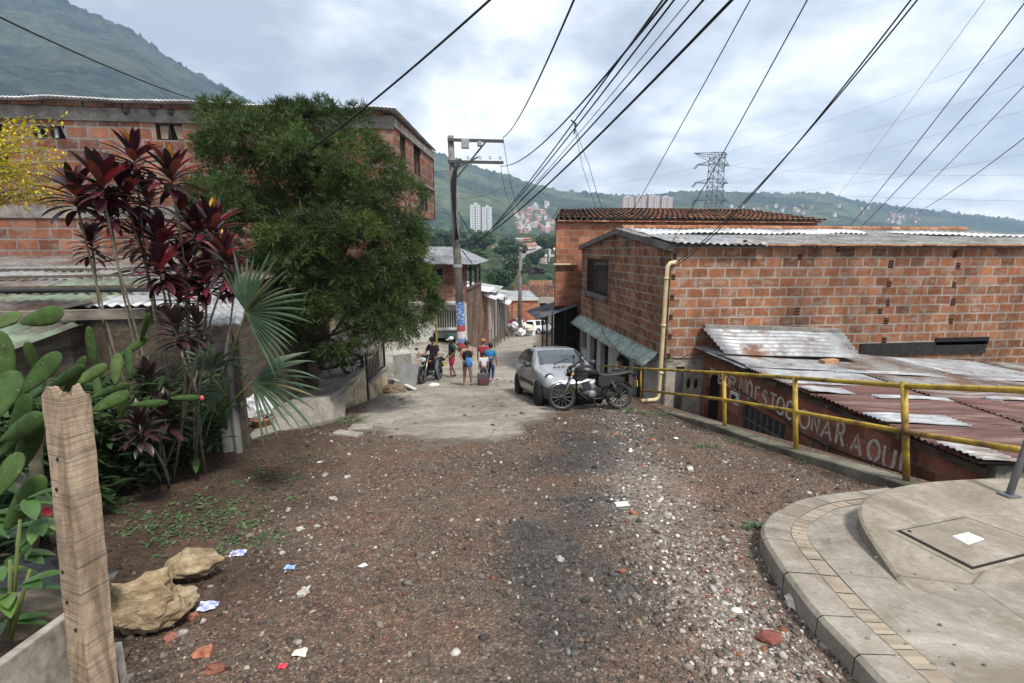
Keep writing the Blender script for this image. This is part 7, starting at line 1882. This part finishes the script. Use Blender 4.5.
def cordylines():
    rs = random.Random(7)
    plants = [('tallest burgundy ti plant with many leaf heads above the fence', (196, 468), 6.1, [(135, 163, 1.0), (172, 180, 1.1), (126, 197, 1.05), (148, 204, .9), (196, 236, 1.0), (214, 232, 1.15), (160, 246, 1.15), (186, 270, 1.0), (140, 238, .9)]),
              ('burgundy ti plant with a tilted left head over the tin roof', (150, 476), 5.6, [(76, 198, 1.1), (92, 246, .7), (102, 188, 1.2), (110, 214, .8)]),
              ('lower burgundy ti plant leaning toward the fan palm', (205, 462), 5.7, [(226, 262, 1.0), (234, 280, .95), (206, 284, 1.0), (178, 300, .9), (160, 272, 1.0)]),
              ('short bronze ti plant at the foot of the plank fence', (165, 472), 5.3, [(150, 385, .9), (165, 420, 1.0), (176, 332, .9), (140, 430, .9), (198, 330, .8)])]
    for pi_, (lab, base, Y, heads) in enumerate(plants):
        b = atY(base[0], base[1], Y); b.z = Gz(b.x, b.y) + .0
        h = thing('ti_plant', lab, 'plant', b)
        for (px, py, s) in heads:
            yy = Y + rs.uniform(-.5, .5) - .4; c = atY(px, py, yy); scale = s * yy / 5.2
            root = b + Vector((rs.uniform(-.15, .15), rs.uniform(-.12, .12), 0))
            low = c - Vector((0, 0, .08))
            mid = root.lerp(low, .5) + Vector((rs.uniform(-.1, .1), rs.uniform(-.05, .05), 0)); q1 = root.lerp(mid, .55) ; q3 = mid.lerp(low, .6) + Vector((rs.uniform(-.05, .05), 0, 0))
            MB().tube([root, q1, mid, q3, low, c + Vector((0, 0, .05))], [.013, .012, .011, .010, .010, .008], 7).build('cane', M['cane'], h, True)
            m = MB(); n = rs.randint(36, 46)
            for k in range(n):
                t = k / n; az = k * 2.399 + rs.random(); el = R(78) - t * R(88) + rs.uniform(-.15, .15)
                d = Vector((math.cos(az) * math.cos(el), math.sin(az) * math.cos(el), math.sin(el)))
                blade(m, c + Vector((0, 0, .10 - t * .22)), d, (0, 0, 1), (.235 + .07 * math.sin(t * 3.1)) * scale * rs.uniform(.85, 1.15), .037 * scale * rs.uniform(.75, 1.2), rs.uniform(.2, .6) + .6 * t, 6, .14, lambda q: (q / .08 if q < .08 else 1) * (.28 + .72 * math.sin(math.pi * min(1, max(0, (q - .05) / .95)) ** .85)))
            m.build('leaves', M['ti_red'] if pi_ < 3 else M['ti_dark'], h, True)
            if (px, py) in ((135, 163), (214, 232), (172, 180), (226, 262)):
                m = MB()
                for k in range(3):
                    az = rs.uniform(0, 6.28); el = R(70) + rs.uniform(-.2, .2); d = Vector((math.cos(az) * math.cos(el), math.sin(az) * math.cos(el), math.sin(el)))
                    blade(m, c + Vector((0, 0, .13)), d, (0, 0, 1), .20 * scale, .028 * scale, .25, 5, .2)
                m.build('young_leaves', M['ti_new'], h, True)
cordylines()
M['palm'] = mat_leaf('palm_leaf', [(0, (.035, .068, .036)), (.5, (.058, .098, .056)), (.9, (.085, .13, .078)), (1, (.16, .14, .07))], .5, .2, .3)
M['stalk'] = mat_noise('green_stalk', (.06, .09, .025), (.14, .16, .05), 8., .6, .2, .003)
def palm():
    b = gr(214, 446)
    h = thing('fan_palm', 'young fan palm with two big folded fans arching over the driveway ramp', 'palm', b)
    rs = random.Random(3)
    def fan(px, py, Y, axis, face, Rr, spread, n, droop, lab=None):
        c = atY(px, py, Y); ax = Vector(axis).normalized(); f = Vector(face).normalized(); side = ax.cross(f).normalized(); f = side.cross(ax)
        st = MB(); st.tube([b + Vector((rs.uniform(-.06, .06), 0, 0)), b.lerp(c, .5) + Vector((-.06, .0, .12)), c], [.016, .012, .010], 7); s = st.build('stalk', M['stalk'], h, True)
        m = MB()
        for k in range(n):
            a0 = -spread / 2 + spread * k / n; a1 = -spread / 2 + spread * (k + 1) / n; am = (a0 + a1) / 2
            L = Rr * (.72 + .28 * math.cos(am * .75)) * rs.uniform(.80, 1.12); dr = droop * rs.uniform(.5, 1.7)
            dirv = lambda a: ax * math.cos(a) + side * math.sin(a)
            rows = []
            for j in range(9):
                t = j / 8; r = L * t
                w = 1. if t < .34 else max(0.02, 1 - (t - .34) / .66) ** .85
                dz = Vector((0, 0, -1)) * dr * max(0, t - .3) ** 1.8 * L * 1.6; lift = f * .035 * math.sin(min(t, .6) / .6 * math.pi * .5) * w
                pa = c + dirv(am + (a0 - am) * w) * r + dz; pm = c + dirv(am) * r + dz + lift; pb = c + dirv(am + (a1 - am) * w) * r + dz
                rows.append([pa, pm, pb])
            m.grid(rows)
        m.build('fan', M['palm'], s, True)
    fan(246, 312, 4.7, (.85, -.3, .50), (.1, -1, .30), .66, R(190), 27, .10)
    fan(252, 382, 4.9, (.95, -.25, .0), (.1, -.8, .6), .68, R(125), 20, .28)
    fan(212, 370, 5.3, (-.15, .1, 1), (.2, -1, .1), .5, R(160), 18, .6)
    fan(226, 395, 5.4, (-.6, -.1, .5), (.1, -1, .3), .45, R(150), 16, 1.0)
    for k in range(9):
        p = b + Vector((rs.uniform(-.15, .15), rs.uniform(-.1, .1), 0)); 
        MB().tube([p, p + Vector((rs.uniform(-.2, .3), rs.uniform(-.1, .1), rs.uniform(.5, 1.0)))], [.010, .006], 6).build('dry_stalk', M['stalk'], h, True)
palm()
def cactus_mat():
    t = NT('cactus_skin'); v = t.coord(); c = t.ramp(t.island(), [(0, (.030, .062, .016)), (.5, (.048, .088, .022)), (1, (.078, .115, .034))])
    c = t.mix(1., c, t.ramp(t.noise(v, 18., 6, .65), [(.3, .55), (.65, 1.2)]), 'MULTIPLY')
    c = t.mix(t.ramp(t.voro(v, 34.), [(.10, .75), (.17, 0.)]), c, (.16, .15, .08)); c = t.mix(t.ramp(t.noise(v, 7., 7, .7), [(.60, 0.), (.72, .6)]), c, (.14, .12, .06))
    t.bump(t.noise(v, 30., 4, .6), .3, .004); return t.done(t.mix(1., c, (.78, .8, .75), 'MULTIPLY'), .72, 0., .18)
M['cactus'] = cactus_mat()
M['cactus_old'] = mat_noise('corky_cactus_stem', (.06, .05, .034), (.14, .125, .09), 14., .95, .5, .006)
def cactus():
    rs = random.Random(12)
    def pad(m, base, d, n, L, w, th=.013):
        d = Vector(d).normalized(); n = Vector(n); s = d.cross(n).normalized(); n = s.cross(d)
        bm = bmesh.new(); bmesh.ops.create_uvsphere(bm, u_segments=18, v_segments=12, radius=1); vs = []
        for v in bm.verts:
            t = (v.co.z + 1) / 2; ww = w * (.55 + .62 * t - .17 * t * t) * 1.0
            q = base + d * (t * L) + s * (v.co.x * ww * .9) + n * (v.co.y * th * .9 + .02 * math.sin(t * 3 + v.co.x * 2) * L)
            vs.append(q)
        m.add(vs, [tuple(v.index for v in f.verts) for f in bm.faces]); bm.free()
    pads = [  # px,py of base and tip, depth, width
        (20, 322, 64, 312, 2.4, .075), (-10, 330, 20, 312, 2.1, .08), (6, 400, -2, 330, 2.0, .07), (40, 380, 26, 338, 2.5, .055), (20, 395, 60, 352, 2.2, .07), (30, 400, 90, 362, 2.6, .055), (70, 388, 110, 362, 2.7, .06), (95, 372, 88, 322, 3.4, .055), (115, 385, 118, 350, 2.9, .06), (115, 360, 152, 335, 3.4, .05), (90, 412, 133, 390, 2.4, .062), (90, 398, 132, 382, 2.9, .05), (5, 455, 30, 395, 1.9, .075), (0, 440, 45, 415, 1.8, .06), (60, 402, 88, 352, 2.6, .05), (-5, 420, 14, 370, 1.8, .075), (10, 480, 40, 420, 2.1, .07), (4, 530, 44, 475, 1.75, .07), (-6, 500, 20, 452, 1.6, .07), (120, 420, 124, 390, 2.7, .05), (130, 405, 172, 402, 3.1, .05), (170, 398, 204, 398, 3.6, .05), (30, 420, 70, 430, 2.3, .06), (45, 450, 50, 405, 2.5, .06), (100, 420, 96, 372, 2.9, .05), (62, 440, 98, 425, 2.6, .05), (130, 380, 128, 345, 3.2, .05), (140, 345, 150, 310, 3.5, .045)]
    root = gr(40, 560)
    h = thing('prickly_pear', 'sprawling prickly pear cactus with long flat green pads behind the post', 'cactus', root)
    for (x0, y0, x1, y1, Y, w) in pads:
        a, c = atY(x0, y0, Y), atY(x1, y1, Y - rs.uniform(-.12, .2)); m = MB(); pad(m, a, c - a, (rs.uniform(-.5, .5), -1, rs.uniform(.1, .6)), (c - a).length * (1.0 if x0 < 30 else .92), w * (.78 if x0 < 30 else .66)); m.build('pad', M['cactus'], h, True)
    for (x0, y0, x1, y1, Y, r) in [(30, 560, 35, 430, 2.3, .035), (60, 540, 10, 470, 2.1, .04), (30, 500, 28, 440, 2.2, .04)]:
        a, c = atY(x0, y0, Y), atY(x1, y1, Y); m = MB(); m.tube([a, a.lerp(c, .5) + Vector((.03, 0, 0)), c], [r * .7, r * .55, r * .6], 9); m.build('old_stem', M['cactus_old'], h, True)
    for (px, py, Y) in [(202, 398, 3.55)]: MB().ico(atY(px, py, Y), (.014, .014, .02), 2).build('fruit', M['fruit'], h, True)
M['fruit'] = mat_plain('red_fruit', (.45, .07, .06), .5)
cactus()
M['broad'] = mat_leaf('broad_green_leaves', [(0, (.030, .075, .020)), (.5, (.05, .11, .03)), (1, (.12, .20, .04))], .35, .25, .5)
def corner_plant():
    rs = random.Random(5); b = atY(10, 640, 1.7)
    h = thing('broadleaf_plant', 'low glossy broadleaf plant with a red flower left of the post', 'plant', b)
    m = MB()
    for (px, py) in [(20, 515), (40, 535), (28, 560), (8, 540), (48, 525), (15, 600), (4, 575), (35, 505), (12, 628), (-10, 600), (0, 520), (30, 590)]:
        c = atY(px - 8, py - 6, 1.62 + rs.uniform(-.1, .2))
        for k in range(3):
            az = rs.uniform(-1.6, .8); d = Vector((math.cos(az), math.sin(az), rs.uniform(-.3, .5))); blade(m, c, d, (0, 0, 1), rs.uniform(.09, .14), .022, .5, 6, .1)
    m.build('leaves', M['broad'], h, True)
    m = MB()
    for (px, py) in [(20, 520), (10, 560), (30, 570)]: m.tube([b, atY(px, py, 1.65)], [.008, .005], 6)
    m.build('stem', M['stalk'], h, True)
    c = atY(49, 510, 1.75); m = MB()
    for k in range(6): a = k * 1.05; blade(m, c, (math.cos(a), -.4, math.sin(a)), (0, -1, 0), .022, .011, .2, 3)
    m.build('flower', mat_plain('red_petals', (.55, .03, .05), .5), h)
corner_plant()
M['yellow_leaf'] = mat_leaf('yellow_leaves', [(0, (.36, .30, .015)), (.5, (.52, .42, .02)), (.85, (.62, .50, .04)), (1, (.22, .26, .03))], .6, .3, .2)
def yellow_shrub():
    rs = random.Random(8); Y = 6.2
    b = atY(-50, 330, Y); h = thing('yellow_shrub', 'bright yellow leaved shrub reaching in from the left edge', 'shrub', b)
    m = MB(); t = MB()
    for k in range(46):
        p0 = atY(-40, rs.uniform(165, 240), Y + rs.uniform(-.5, .5)); e = atY(rs.uniform(5, 66) if k > 8 else rs.uniform(50, 74), rs.uniform(150, 212) if k % 5 else rs.uniform(118, 150), Y + rs.uniform(-.6, .5))
        pts = [p0.lerp(e, s) + Vector((0, 0, .16 * math.sin(s * 3.0))) for s in np.linspace(0, 1, 8)]
        t.tube(pts, [.007] * 4 + [.004] * 4, 5)
        for s in np.linspace(.3, 1, 26):
            i = min(int(s * 7), 6); p = pts[i].lerp(pts[i + 1], s * 7 - i)
            for _ in range(2):
                d = Vector((rs.gauss(.3, .6), rs.gauss(0, .6), rs.gauss(.1, .6))); blade(m, p + d * .03, d, (0, 0, 1), .042, .011, .3, 2)
    m.build('leaves', M['yellow_leaf'], h); t.build('branches', M['cane'], h)
    MB().tube([b - Vector((0, 0, 2.2)), atY(-40, 240, Y), atY(-30, 170, Y)], [.05, .04, .02], 7).build('trunk', M['bark'], h)
yellow_shrub()
M['needle'] = mat_leaf('feathery_foliage', [(0, (.024, .048, .018)), (.4, (.040, .072, .026)), (.7, (.062, .100, .036)), (.92, (.10, .14, .052)), (1, (.13, .09, .05))], .6, .3, .15, 1.1)
def feathery_tree():
    Y = 11.6; base = Vector((-3.55, 12.0, -1.9))
    h = thing('feathery_tree', 'dense feathery evergreen tree hanging over the left side of the street', 'tree', base)
    rs = np.random.RandomState(17)
    lumps = [(262, 157, 48, 42, 0), (232, 185, 36, 42, .2), (300, 149, 42, 33, .4), (345, 165, 48, 44, .3), (375, 205, 44, 48, 0), (300, 200, 55, 55, -.5), (255, 225, 40, 42, 0), (340, 245, 62, 50, -.7), (390, 268, 34, 44, -.2), (300, 275, 52, 46, -.6), (352, 308, 56, 40, -.6), (400, 296, 36, 34, -.2), (300, 325, 44, 34, -.2), (322, 131, 26, 20, .4), (240, 138, 26, 30, .2), (398, 240, 20, 32, .4), (270, 300, 34, 40, .2)]
    Vs = []; k = Y / 484
    for (px, py, rx, ry, dy) in lumps:
        c = np.array(atY(px, py, Y + dy)); rad = np.array([rx * k, min(rx, ry) * k, ry * k])
        ns = max(7, int(24 * rx * ry / 2000)); nb = 16
        Ds = rs.randn(ns, 3); Ds /= np.linalg.norm(Ds, axis=1)[:, None]
        C = c + Ds * rad * (.55 + .5 * rs.rand(ns))[:, None]; R_ = rs.uniform(.22, .42, ns)
        per = 44; n = ns * per; N = n * nb
        D = rs.randn(n, 3); D /= np.linalg.norm(D, axis=1)[:, None]; D = D * .8 + np.repeat(Ds, per, 0) * .55 + np.array([0, 0, .15]); D /= np.linalg.norm(D, axis=1)[:, None]
        P = np.repeat(np.repeat(C, per, 0) + D * (np.repeat(R_, per) * (.25 + .75 * rs.rand(n) ** .6))[:, None] * np.array([1.1, 1.1, .8]), nb, 0)
        g_ = D * .7 + rs.randn(n, 3) * .5 + np.array([0, 0, .25]); g_ /= np.linalg.norm(g_, axis=1)[:, None]; g_ = np.repeat(g_, nb, 0)
        L0 = np.repeat(rs.uniform(.10, .26, n), nb)[:, None]; t = np.tile(np.arange(nb) / nb, n)[:, None]
        q = P + g_ * L0 * t - np.array([0, 0, .12]) * t * t
        s = rs.randn(N, 3); s -= g_ * np.sum(s * g_, 1)[:, None] * .6; s = s / np.linalg.norm(s, axis=1)[:, None] * .75 + g_ * .8 - np.array([0, 0, .15]); s /= np.linalg.norm(s, axis=1)[:, None]
        w = np.cross(s, rs.randn(N, 3)); w /= np.linalg.norm(w, axis=1)[:, None] + 1e-9; w *= rs.uniform(.0045, .010, (N, 1)); L = rs.uniform(.08, .19, (N, 1))
        Vs.append(np.stack([q - w * .3, q + s * L * .5 + w, q + s * L, q + s * L * .5 - w], 1).reshape(-1, 3))
    V = np.concatenate(Vs); F = np.arange(len(V)).reshape(-1, 4)
    o = big_mesh('crown', V, F, M['needle'], parent=h)
    # limbs
    m = MB(); m.tube([base - Vector((0, 0, .3)), base + Vector((.05, -.1, 1.0)), base + Vector((.15, -.2, 2.2)), base + Vector((.1, -.2, 3.6)), base + Vector((-.5, -.1, 5.4))], [.17, .14, .11, .08, .03], 9)
    m.build('trunk', M['bark'], h, True)
    m = MB()
    for (px, py, rx, ry, dy) in lumps: 
        c = atY(px, py, Y + dy); st = base + Vector((.12, -.2, max(.8, min(3.4, (c.z - base.z) * .55)))); m.tube([st, st.lerp(c, .5) + Vector((0, 0, -.15)), c], [.05, .035, .012], 6)
    m.build('limbs', M['bark'], h, True)
feathery_tree()
# ------------------------------------------------------------------ plank fence, pot, undergrowth
def fence():
    M['slat'] = mat_wood('brown_slats', (.13, .095, .06), (.25, .185, .12), (.35, .27, .18), 2)
    a = gr(112, 487); b = gr(206, 447)
    h = thing('slat_fence', 'low fence of brown upright slats at the foot of the ti plants', 'fence', a)
    rs = random.Random(4); n = 17
    for k in range(n):
        p = a.lerp(b, k / (n - 1)); hh = rs.uniform(.42, .62) if k < 12 else rs.uniform(.7, .85); MB().box((p.x, p.y + rs.uniform(-.02, .02), Gz(p.x, p.y) + hh / 2 - .05), (.085, .02, hh), rotz(-1.0 + .0 * k) @ Matrix.Rotation(rs.uniform(-.04, .04), 3, 'Y')).build('slat', M['slat'], h)
    for z in (.15, .4): MB().bar(a + Vector((-.03, .03, z)), b + Vector((-.03, .03, z)), .02, .06).build('rail', M['slat'], h)
    c = gr(263, 428); p = thing('flower_pot', 'squat terracotta pot under a white plastic bag by the palm', 'pot', c)
    MB().lathe([(.13, 0), (.17, .16), (.185, .165), (.185, .20), (.165, .20), (.15, .15)], 20, Matrix.Translation(c)).build('pot', M['terracotta'], p, True)
    o = MB().ico(c + Vector((-.12, .1, .34)), (.26, .18, .2), 3, .4, 2.2, 5).build('plastic_bag', M['bag']); tag(o, 'bulging white plastic bag resting on the terracotta pot', 'bag')
M['terracotta'] = mat_noise('terracotta', (.22, .10, .055), (.34, .17, .10), 6., .9, .2)
fence()
M['weed'] = mat_leaf('weed_leaves', [(0, (.04, .07, .032)), (.5, (.07, .11, .048)), (.85, (.11, .155, .07)), (1, (.16, .15, .08))], .6, .2, .2)
M['weed_dark'] = mat_leaf('undergrowth_leaves', [(0, (.014, .030, .011)), (.5, (.026, .052, .017)), (.9, (.045, .080, .026)), (1, (.10, .09, .05))], .6, .15, .2)
def weeds():
    rs = random.Random(2)
    def clump(m, P, n, L, w, upb=.7):
        for k in range(n):
            az = rs.uniform(0, 6.28); d = Vector((math.cos(az), math.sin(az), rs.uniform(.15, upb) + .1)); o = Vector((rs.gauss(0, .03), rs.gauss(0, .03), 0))
            blade(m, P + o, d, (0, 0, 1), L * rs.uniform(.6, 1.3), w * rs.uniform(.7, 1.2), .8, 4)
    m = MB()
    spots = [(rs.gauss(210, 34), rs.gauss(512, 20)) for _ in range(60)] + [(rs.gauss(160, 35), rs.gauss(528, 14)) for _ in range(42)] + [(rs.gauss(245, 22), rs.gauss(535, 10)) for _ in range(20)] + [(rs.gauss(310, 14), rs.gauss(458, 7)) for _ in range(16)] + [(rs.gauss(265, 22), rs.gauss(480, 9)) for _ in range(22)] + [(rs.gauss(130, 20), rs.gauss(500, 18)) for _ in range(22)]
    for (px, py) in spots:
        if py < 440 or px < 95: continue
        clump(m, gr(px, py), rs.randint(5, 11), .052, .012)
    for (px, py) in [(640, 413), (632, 411), (650, 415), (660, 417), (625, 411), (668, 414), (700, 447), (712, 449), (735, 441), (800, 462), (753, 528), (345, 420), (352, 418), (342, 424), (358, 421)]:
        for _ in range(5): P = gr(px + rs.uniform(-5, 5), py + rs.uniform(-2, 2)); clump(m, P, 8, .11 if px < 700 else .06, .010, 1.4)
    o = m.build('ground_weeds', M['weed'], None); o['kind'] = 'stuff'
    # darker undergrowth filling in below the cactus and ti plants
    m = MB()
    for _ in range(900):
        t = rs.random(); px = rs.uniform(0, 225); front = _ % 5 < 2; py = np.interp(px, [0, 100, 225], [500, 455, 400]) + rs.uniform(-95, 45); Y = np.interp(px, [0, 100, 150, 225], [3.2, 4.7, 5.3, 6.0] if front else [3.2, 5.2, 6.3, 7.2]) + rs.uniform(-.2, .4)
        p = atY(px, py, Y); gz = Gz(p.x, p.y)
        if p.z < gz or p.z > gz + 1.15: continue
        for k in range(rs.randint(3, 6)):
            az = rs.uniform(0, 6.28); d = Vector((math.cos(az), math.sin(az), rs.uniform(-.2, 1.0))); blade(m, p + Vector((rs.gauss(0, .08), rs.gauss(0, .08), rs.gauss(0, .06))), d, (0, 0, 1), rs.uniform(.12, .30), rs.uniform(.016, .035), .7, 4)
    o = m.build('undergrowth', M['weed_dark'], None); o['kind'] = 'stuff'
    # tall strappy leaves by the fence
    for (px, py, lab) in [(188, 462, 'tall strappy green leaves rising left of the palm stalks'), (150, 470, 'tall strappy green leaves behind the short bronze ti plant'), (172, 466, 'strappy leaves between the two other tufts by the slat fence'), (216, 452, 'strappy green tuft right at the foot of the palm stalks'), (124, 478, 'strappy green tuft nearest the post at the fence end'), (200, 440, 'strappy green tuft in front of the grey cloth wall')]:
        P = gr(px, py); h = thing('strap_leaf_plant', lab, 'plant', P); m = MB()
        for k in range(14):
            az = rs.uniform(0, 6.28); d = Vector((math.cos(az) * .35, math.sin(az) * .35, 1)); blade(m, P + Vector((rs.gauss(0, .06), rs.gauss(0, .06), 0)), d, (0, 1, 0), rs.uniform(.7, 1.45), .034, .5, 8)
        m.build('leaves', M['broad'], h, True)
weeds()
# ------------------------------------------------------------------ rubbish heap down the street
def rubbish():
    rs = random.Random(6); mats = [mat_noise('sack_white', (.45, .45, .44), (.66, .66, .65), 6., .7, .3), mat_noise('sack_cream', (.45, .42, .33), (.6, .56, .46), 6., .7, .3), mat_noise('sack_grey', (.30, .31, .32), (.5, .5, .5), 6., .7, .3)]
    protos = []
    for k in range(3):
        o = MB().ico((0, 0, .38), (.55, .48, .45), 3, .35, 1.8, k * 4.).build('rubbish_sack', mats[k]); protos.append(o)
    i = 0
    for (px, py, r) in [(513, 331, 0), (517, 332, 1), (521, 333, 0), (526, 333.5, 2), (530, 333.5, 0), (515, 326.5, 0), (520, 327, 2), (525, 327.5, 0), (529, 329, 1), (511, 327, 2), (518, 323, 0)]:
        q = atY(px, py, 52.5 + rs.uniform(-.8, .8)); o = protos[r] if protos[r].users_collection and not protos[r].get('label') else copy_tree(protos[r])
        o.location = (q.x, q.y, max(q.z - .3, Gz(q.x, q.y))); o.rotation_euler = (0, 0, rs.uniform(0, 6)); tag(o, 'pale rubbish sack in the heap at the bottom of the street', 'sack', 'rubbish sacks heaped by the street')
    q = atY(516, 323, 53.); tag(MB().ico((q.x, q.y, q.z), (.9, .5, .45), 3, .4, 2, 9).build('red_cloth', mat_plain('dark_red_cloth', (.16, .015, .03), .8)), 'dark red cloth thrown on top of the rubbish heap', 'cloth')
rubbish()
def bamboo_stick():
    a, b = atY(437, 356, 19.5), atY(436, 316, 19.5); tag(MB().tube([(a.x, a.y, Gz(a.x, a.y)), a, b], .04, 8).build('yellow_stake', mat_noise('yellow_stake', (.26, .20, .05), (.42, .33, .09), 5., .7)), 'upright yellowish stake beside the rider', 'stake')
bamboo_stick()
# ------------------------------------------------------------------ cables
def cable(lab, pts, r, sag=0., mat='wire', grp=None, n=28):
    """hangs between successive 3D points"""
    out = []
    for a, b in zip(pts, pts[1:]):
        for i in range(n):
            t = i / n; p = Vector(a).lerp(Vector(b), t); p.z -= sag * 4 * t * (1 - t); out.append(p)
    out.append(Vector(pts[-1]))
    c = bpy.data.curves.new('cable', 'CURVE'); c.dimensions = '3D'; c.bevel_depth = r * .72; c.bevel_resolution = 1
    s = c.splines.new('POLY'); s.points.add(len(out) - 1)
    for q, p in zip(s.points, out): q.co = (*p, 1)
    c.materials.append(M[mat]); o = bpy.data.objects.new('power_cable', c); COL.objects.link(o)
    dg = bpy.context.evaluated_depsgraph_get(); me = bpy.data.meshes.new_from_object(o.evaluated_get(dg)); bpy.data.objects.remove(o)
    o = bpy.data.objects.new('power_cable', me); COL.objects.link(o); return tag(o, lab, 'cable', grp)
def on(px, py, Y): return atY(px, py, Y)
def out_of(px0, py0, Y0, px1, py1, Y1, f=1.6):
    a, b = on(px0, py0, Y0), on(px1, py1, Y1); return [a, a + (b - a) * f]
def cables():
    g1 = 'cables converging on the big pole'
    N = lambda *a: a
    cable('thick cable dropping from the top left corner to the brick building roof', out_of(200, 101, 13.6, 0, 10, 7, 1.3), .016, .12)
    cable('heavy cable running from the top centre down into the feathery tree', out_of(296, 160, 10.5, 484, -4, 6.5, 1.4), .021, .12)
    cable('cable from the crossarm tip of the big pole straight up out of frame', out_of(503.5, 137, 28, 566, -6, 9, 1.3), .028, .55)
    cable('cable sagging from the lower crossarm up past the pole to the top', out_of(500, 166, 28, 637, -6, 8, 1.3), .026, .9)
    for i, (x1, lab) in enumerate([(656, 'first of the bundle'), (667, 'second of the bundle'), (690, 'third of the bundle'), (711, 'rightmost of the bundle')]):
        cable('long cable sweeping from the big pole to the top edge, %s' % lab, out_of(478 if i < 2 else 474, 243, 28, x1, -6, 7.5, 1.3), [.022, .022, .024, .034][i], [.3, .3, .42, .55][i], grp=None)
    cable('thin cable between the bundle and the pole, lighter than its neighbours', out_of(486, 236, 28, 683, -6, 8.5, 1.3), .012, .3)
    cable('cable crossing from mid pole down to the junction of the bundle', [on(458, 212, 27.7), on(478, 243, 27.6)], .04, .05)
    cable('short slack cable from the pole to the junction', [on(458, 240, 27.7), on(478, 243, 27.6)], .04, .1)
    cable('thin cable from the junction box in the air down to the back house eave', [on(574, 123, 17), on(589, 165, 18.5), on(603, 211, 20.1)], .014, .06)
    cable('second thin cable from the junction in the air to the back house eave', [on(574, 123, 17), on(582, 165, 18.5), on(597, 211, 20.1)], .012, .02)
    o = cable('small cable splice hanging in the air above the back house', [on(571, 120, 17), on(576, 124, 17), on(574, 134, 17)], .035, .0)
    cable('thin cable falling from the crossarm tip past the hill', [on(503, 137, 28), on(512, 190, 29), on(530, 236, 34)], .022, .2)
    cable('thin cable falling from the lower crossarm past the towers', [on(501, 166, 28), on(505, 190, 29), on(515, 215, 32)], .016, .1)
    cable('cable leading left from the pole to the brick building corner', [on(452, 168, 28), on(432, 171, 18.6)], .016, .1)
    cable('cable stretched right of the pole across the valley', [on(460, 198, 28), on(500, 189, 40), on(545, 176, 70)], .02, .2)
    cable('single cable from the gabled house up to the top edge, left of two', out_of(612, 246, 15.6, 750, -6, 5.5, 1.3), .0105, .10)
    cable('single cable from the gabled house up to the top edge, right of two', out_of(660, 262, 11.6, 807, -6, 5.0, 1.3), .0105, .10)
    for i, (dx, lab) in enumerate([(0, 'lower strand'), (8, 'upper strand')]):
        cable('thick drooping cable to the downpipe corner, %s' % lab, out_of(676, 266 - i * 3, 11.15, 888 + dx, 4, 5.2, 1.3), .013, .42 - .06 * i)
    for i, (x0, y0, x1, y1, lab) in enumerate([(850, 226, 1024, -2, 'leftmost of the right hand three'), (862, 226, 1030, 36, 'middle of the right hand three'), (888, 222, 1030, 74, 'lowest of the right hand three'), (918, 212, 1030, 128, 'flattest near the right edge')]):
        cable('dark cable rising to the right edge behind gabled roof, %s' % lab, out_of(x0, y0, 30, x1, y1, 13, 1.3), .026 if i < 2 else .019, .25)
    cable('pale thin cable rising from the ridge toward the top right', out_of(838, 196, 60, 985, -4, 22, 1.3), .018, .3, 'wire_far')
    Y = 330
    for i, (x0, y0, x1, y1) in enumerate([(727, 153, 1030, 42), (728, 166, 1030, 78), (725, 184, 1030, 106), (724, 200, 1030, 150), (727, 166, 1030, 172), (724, 186, 1030, 198)]):
        cable('faint high line from lattice tower to right edge, %s from the top' % ['first', 'second', 'third', 'fourth', 'fifth', 'sixth'][i], out_of(x0, y0, Y, x1, y1, 170, 1.15), .06, 2.5, 'wire_far')
    for i, (x0, y0, x1, y1) in enumerate([(694, 168, 590, 186), (695, 187, 600, 200)]):
        cable('faint high line from the lattice tower away to the left, %s one' % ['upper', 'lower'][i], [on(x0, y0, Y), on(x1, y1, 520)], .08, 2., 'wire_far')
    # loops and drops on the street walls
    cable('slack black cable looping along the green awning', [Vector((HX - .06, 19.2, .3)), Vector((HX - .1, 16.4, -.9)), Vector((HX - .46, 14.6, -1.1)), Vector((HX - .4, 12.4, -1.28)), Vector((HX - .05, 11.4, -1.0))], .013, .12)
    cable('thin black cable crossing the gabled street wall diagonally', [Vector((HX - .03, 17.4, 1.7)), Vector((HX - .03, 15.0, .3)), Vector((HX - .03, 12.2, -.75))], .008, .05)
    cable('second thin cable crossing the gabled street wall diagonally', [Vector((HX - .03, 15.8, 2.0)), Vector((HX - .03, 13.8, .6)), Vector((HX - .03, 11.7, -.3))], .008, .05)
    cable('black cable drooping along the front wall foot', [Vector((HX + .02, 11.24, -.9)), Vector((HX + .55, 11.24, -.92)), Vector((HX + 1.0, 11.22, -.75))], .013, .1)
    cable('cables strung over the street between pole and the slim pole', [on(459, 241, 27.7), on(520, 249, 51.8)], .03, 1.2)
    cable('second cable strung over the street toward the slim pole', [on(460, 232, 27.7), on(521, 252, 51.8)], .026, 1.0)
    cable('cable from the slim pole to the porch of the back house', [on(521, 252, 51.8), on(556, 262, 20.2)], .016, .4)
    cable('dark cable bundle along the roofs of the left row', [on(462, 250, 27.6), on(490, 268, 40), on(519, 262, 51.8)], .04, .5)
cables()
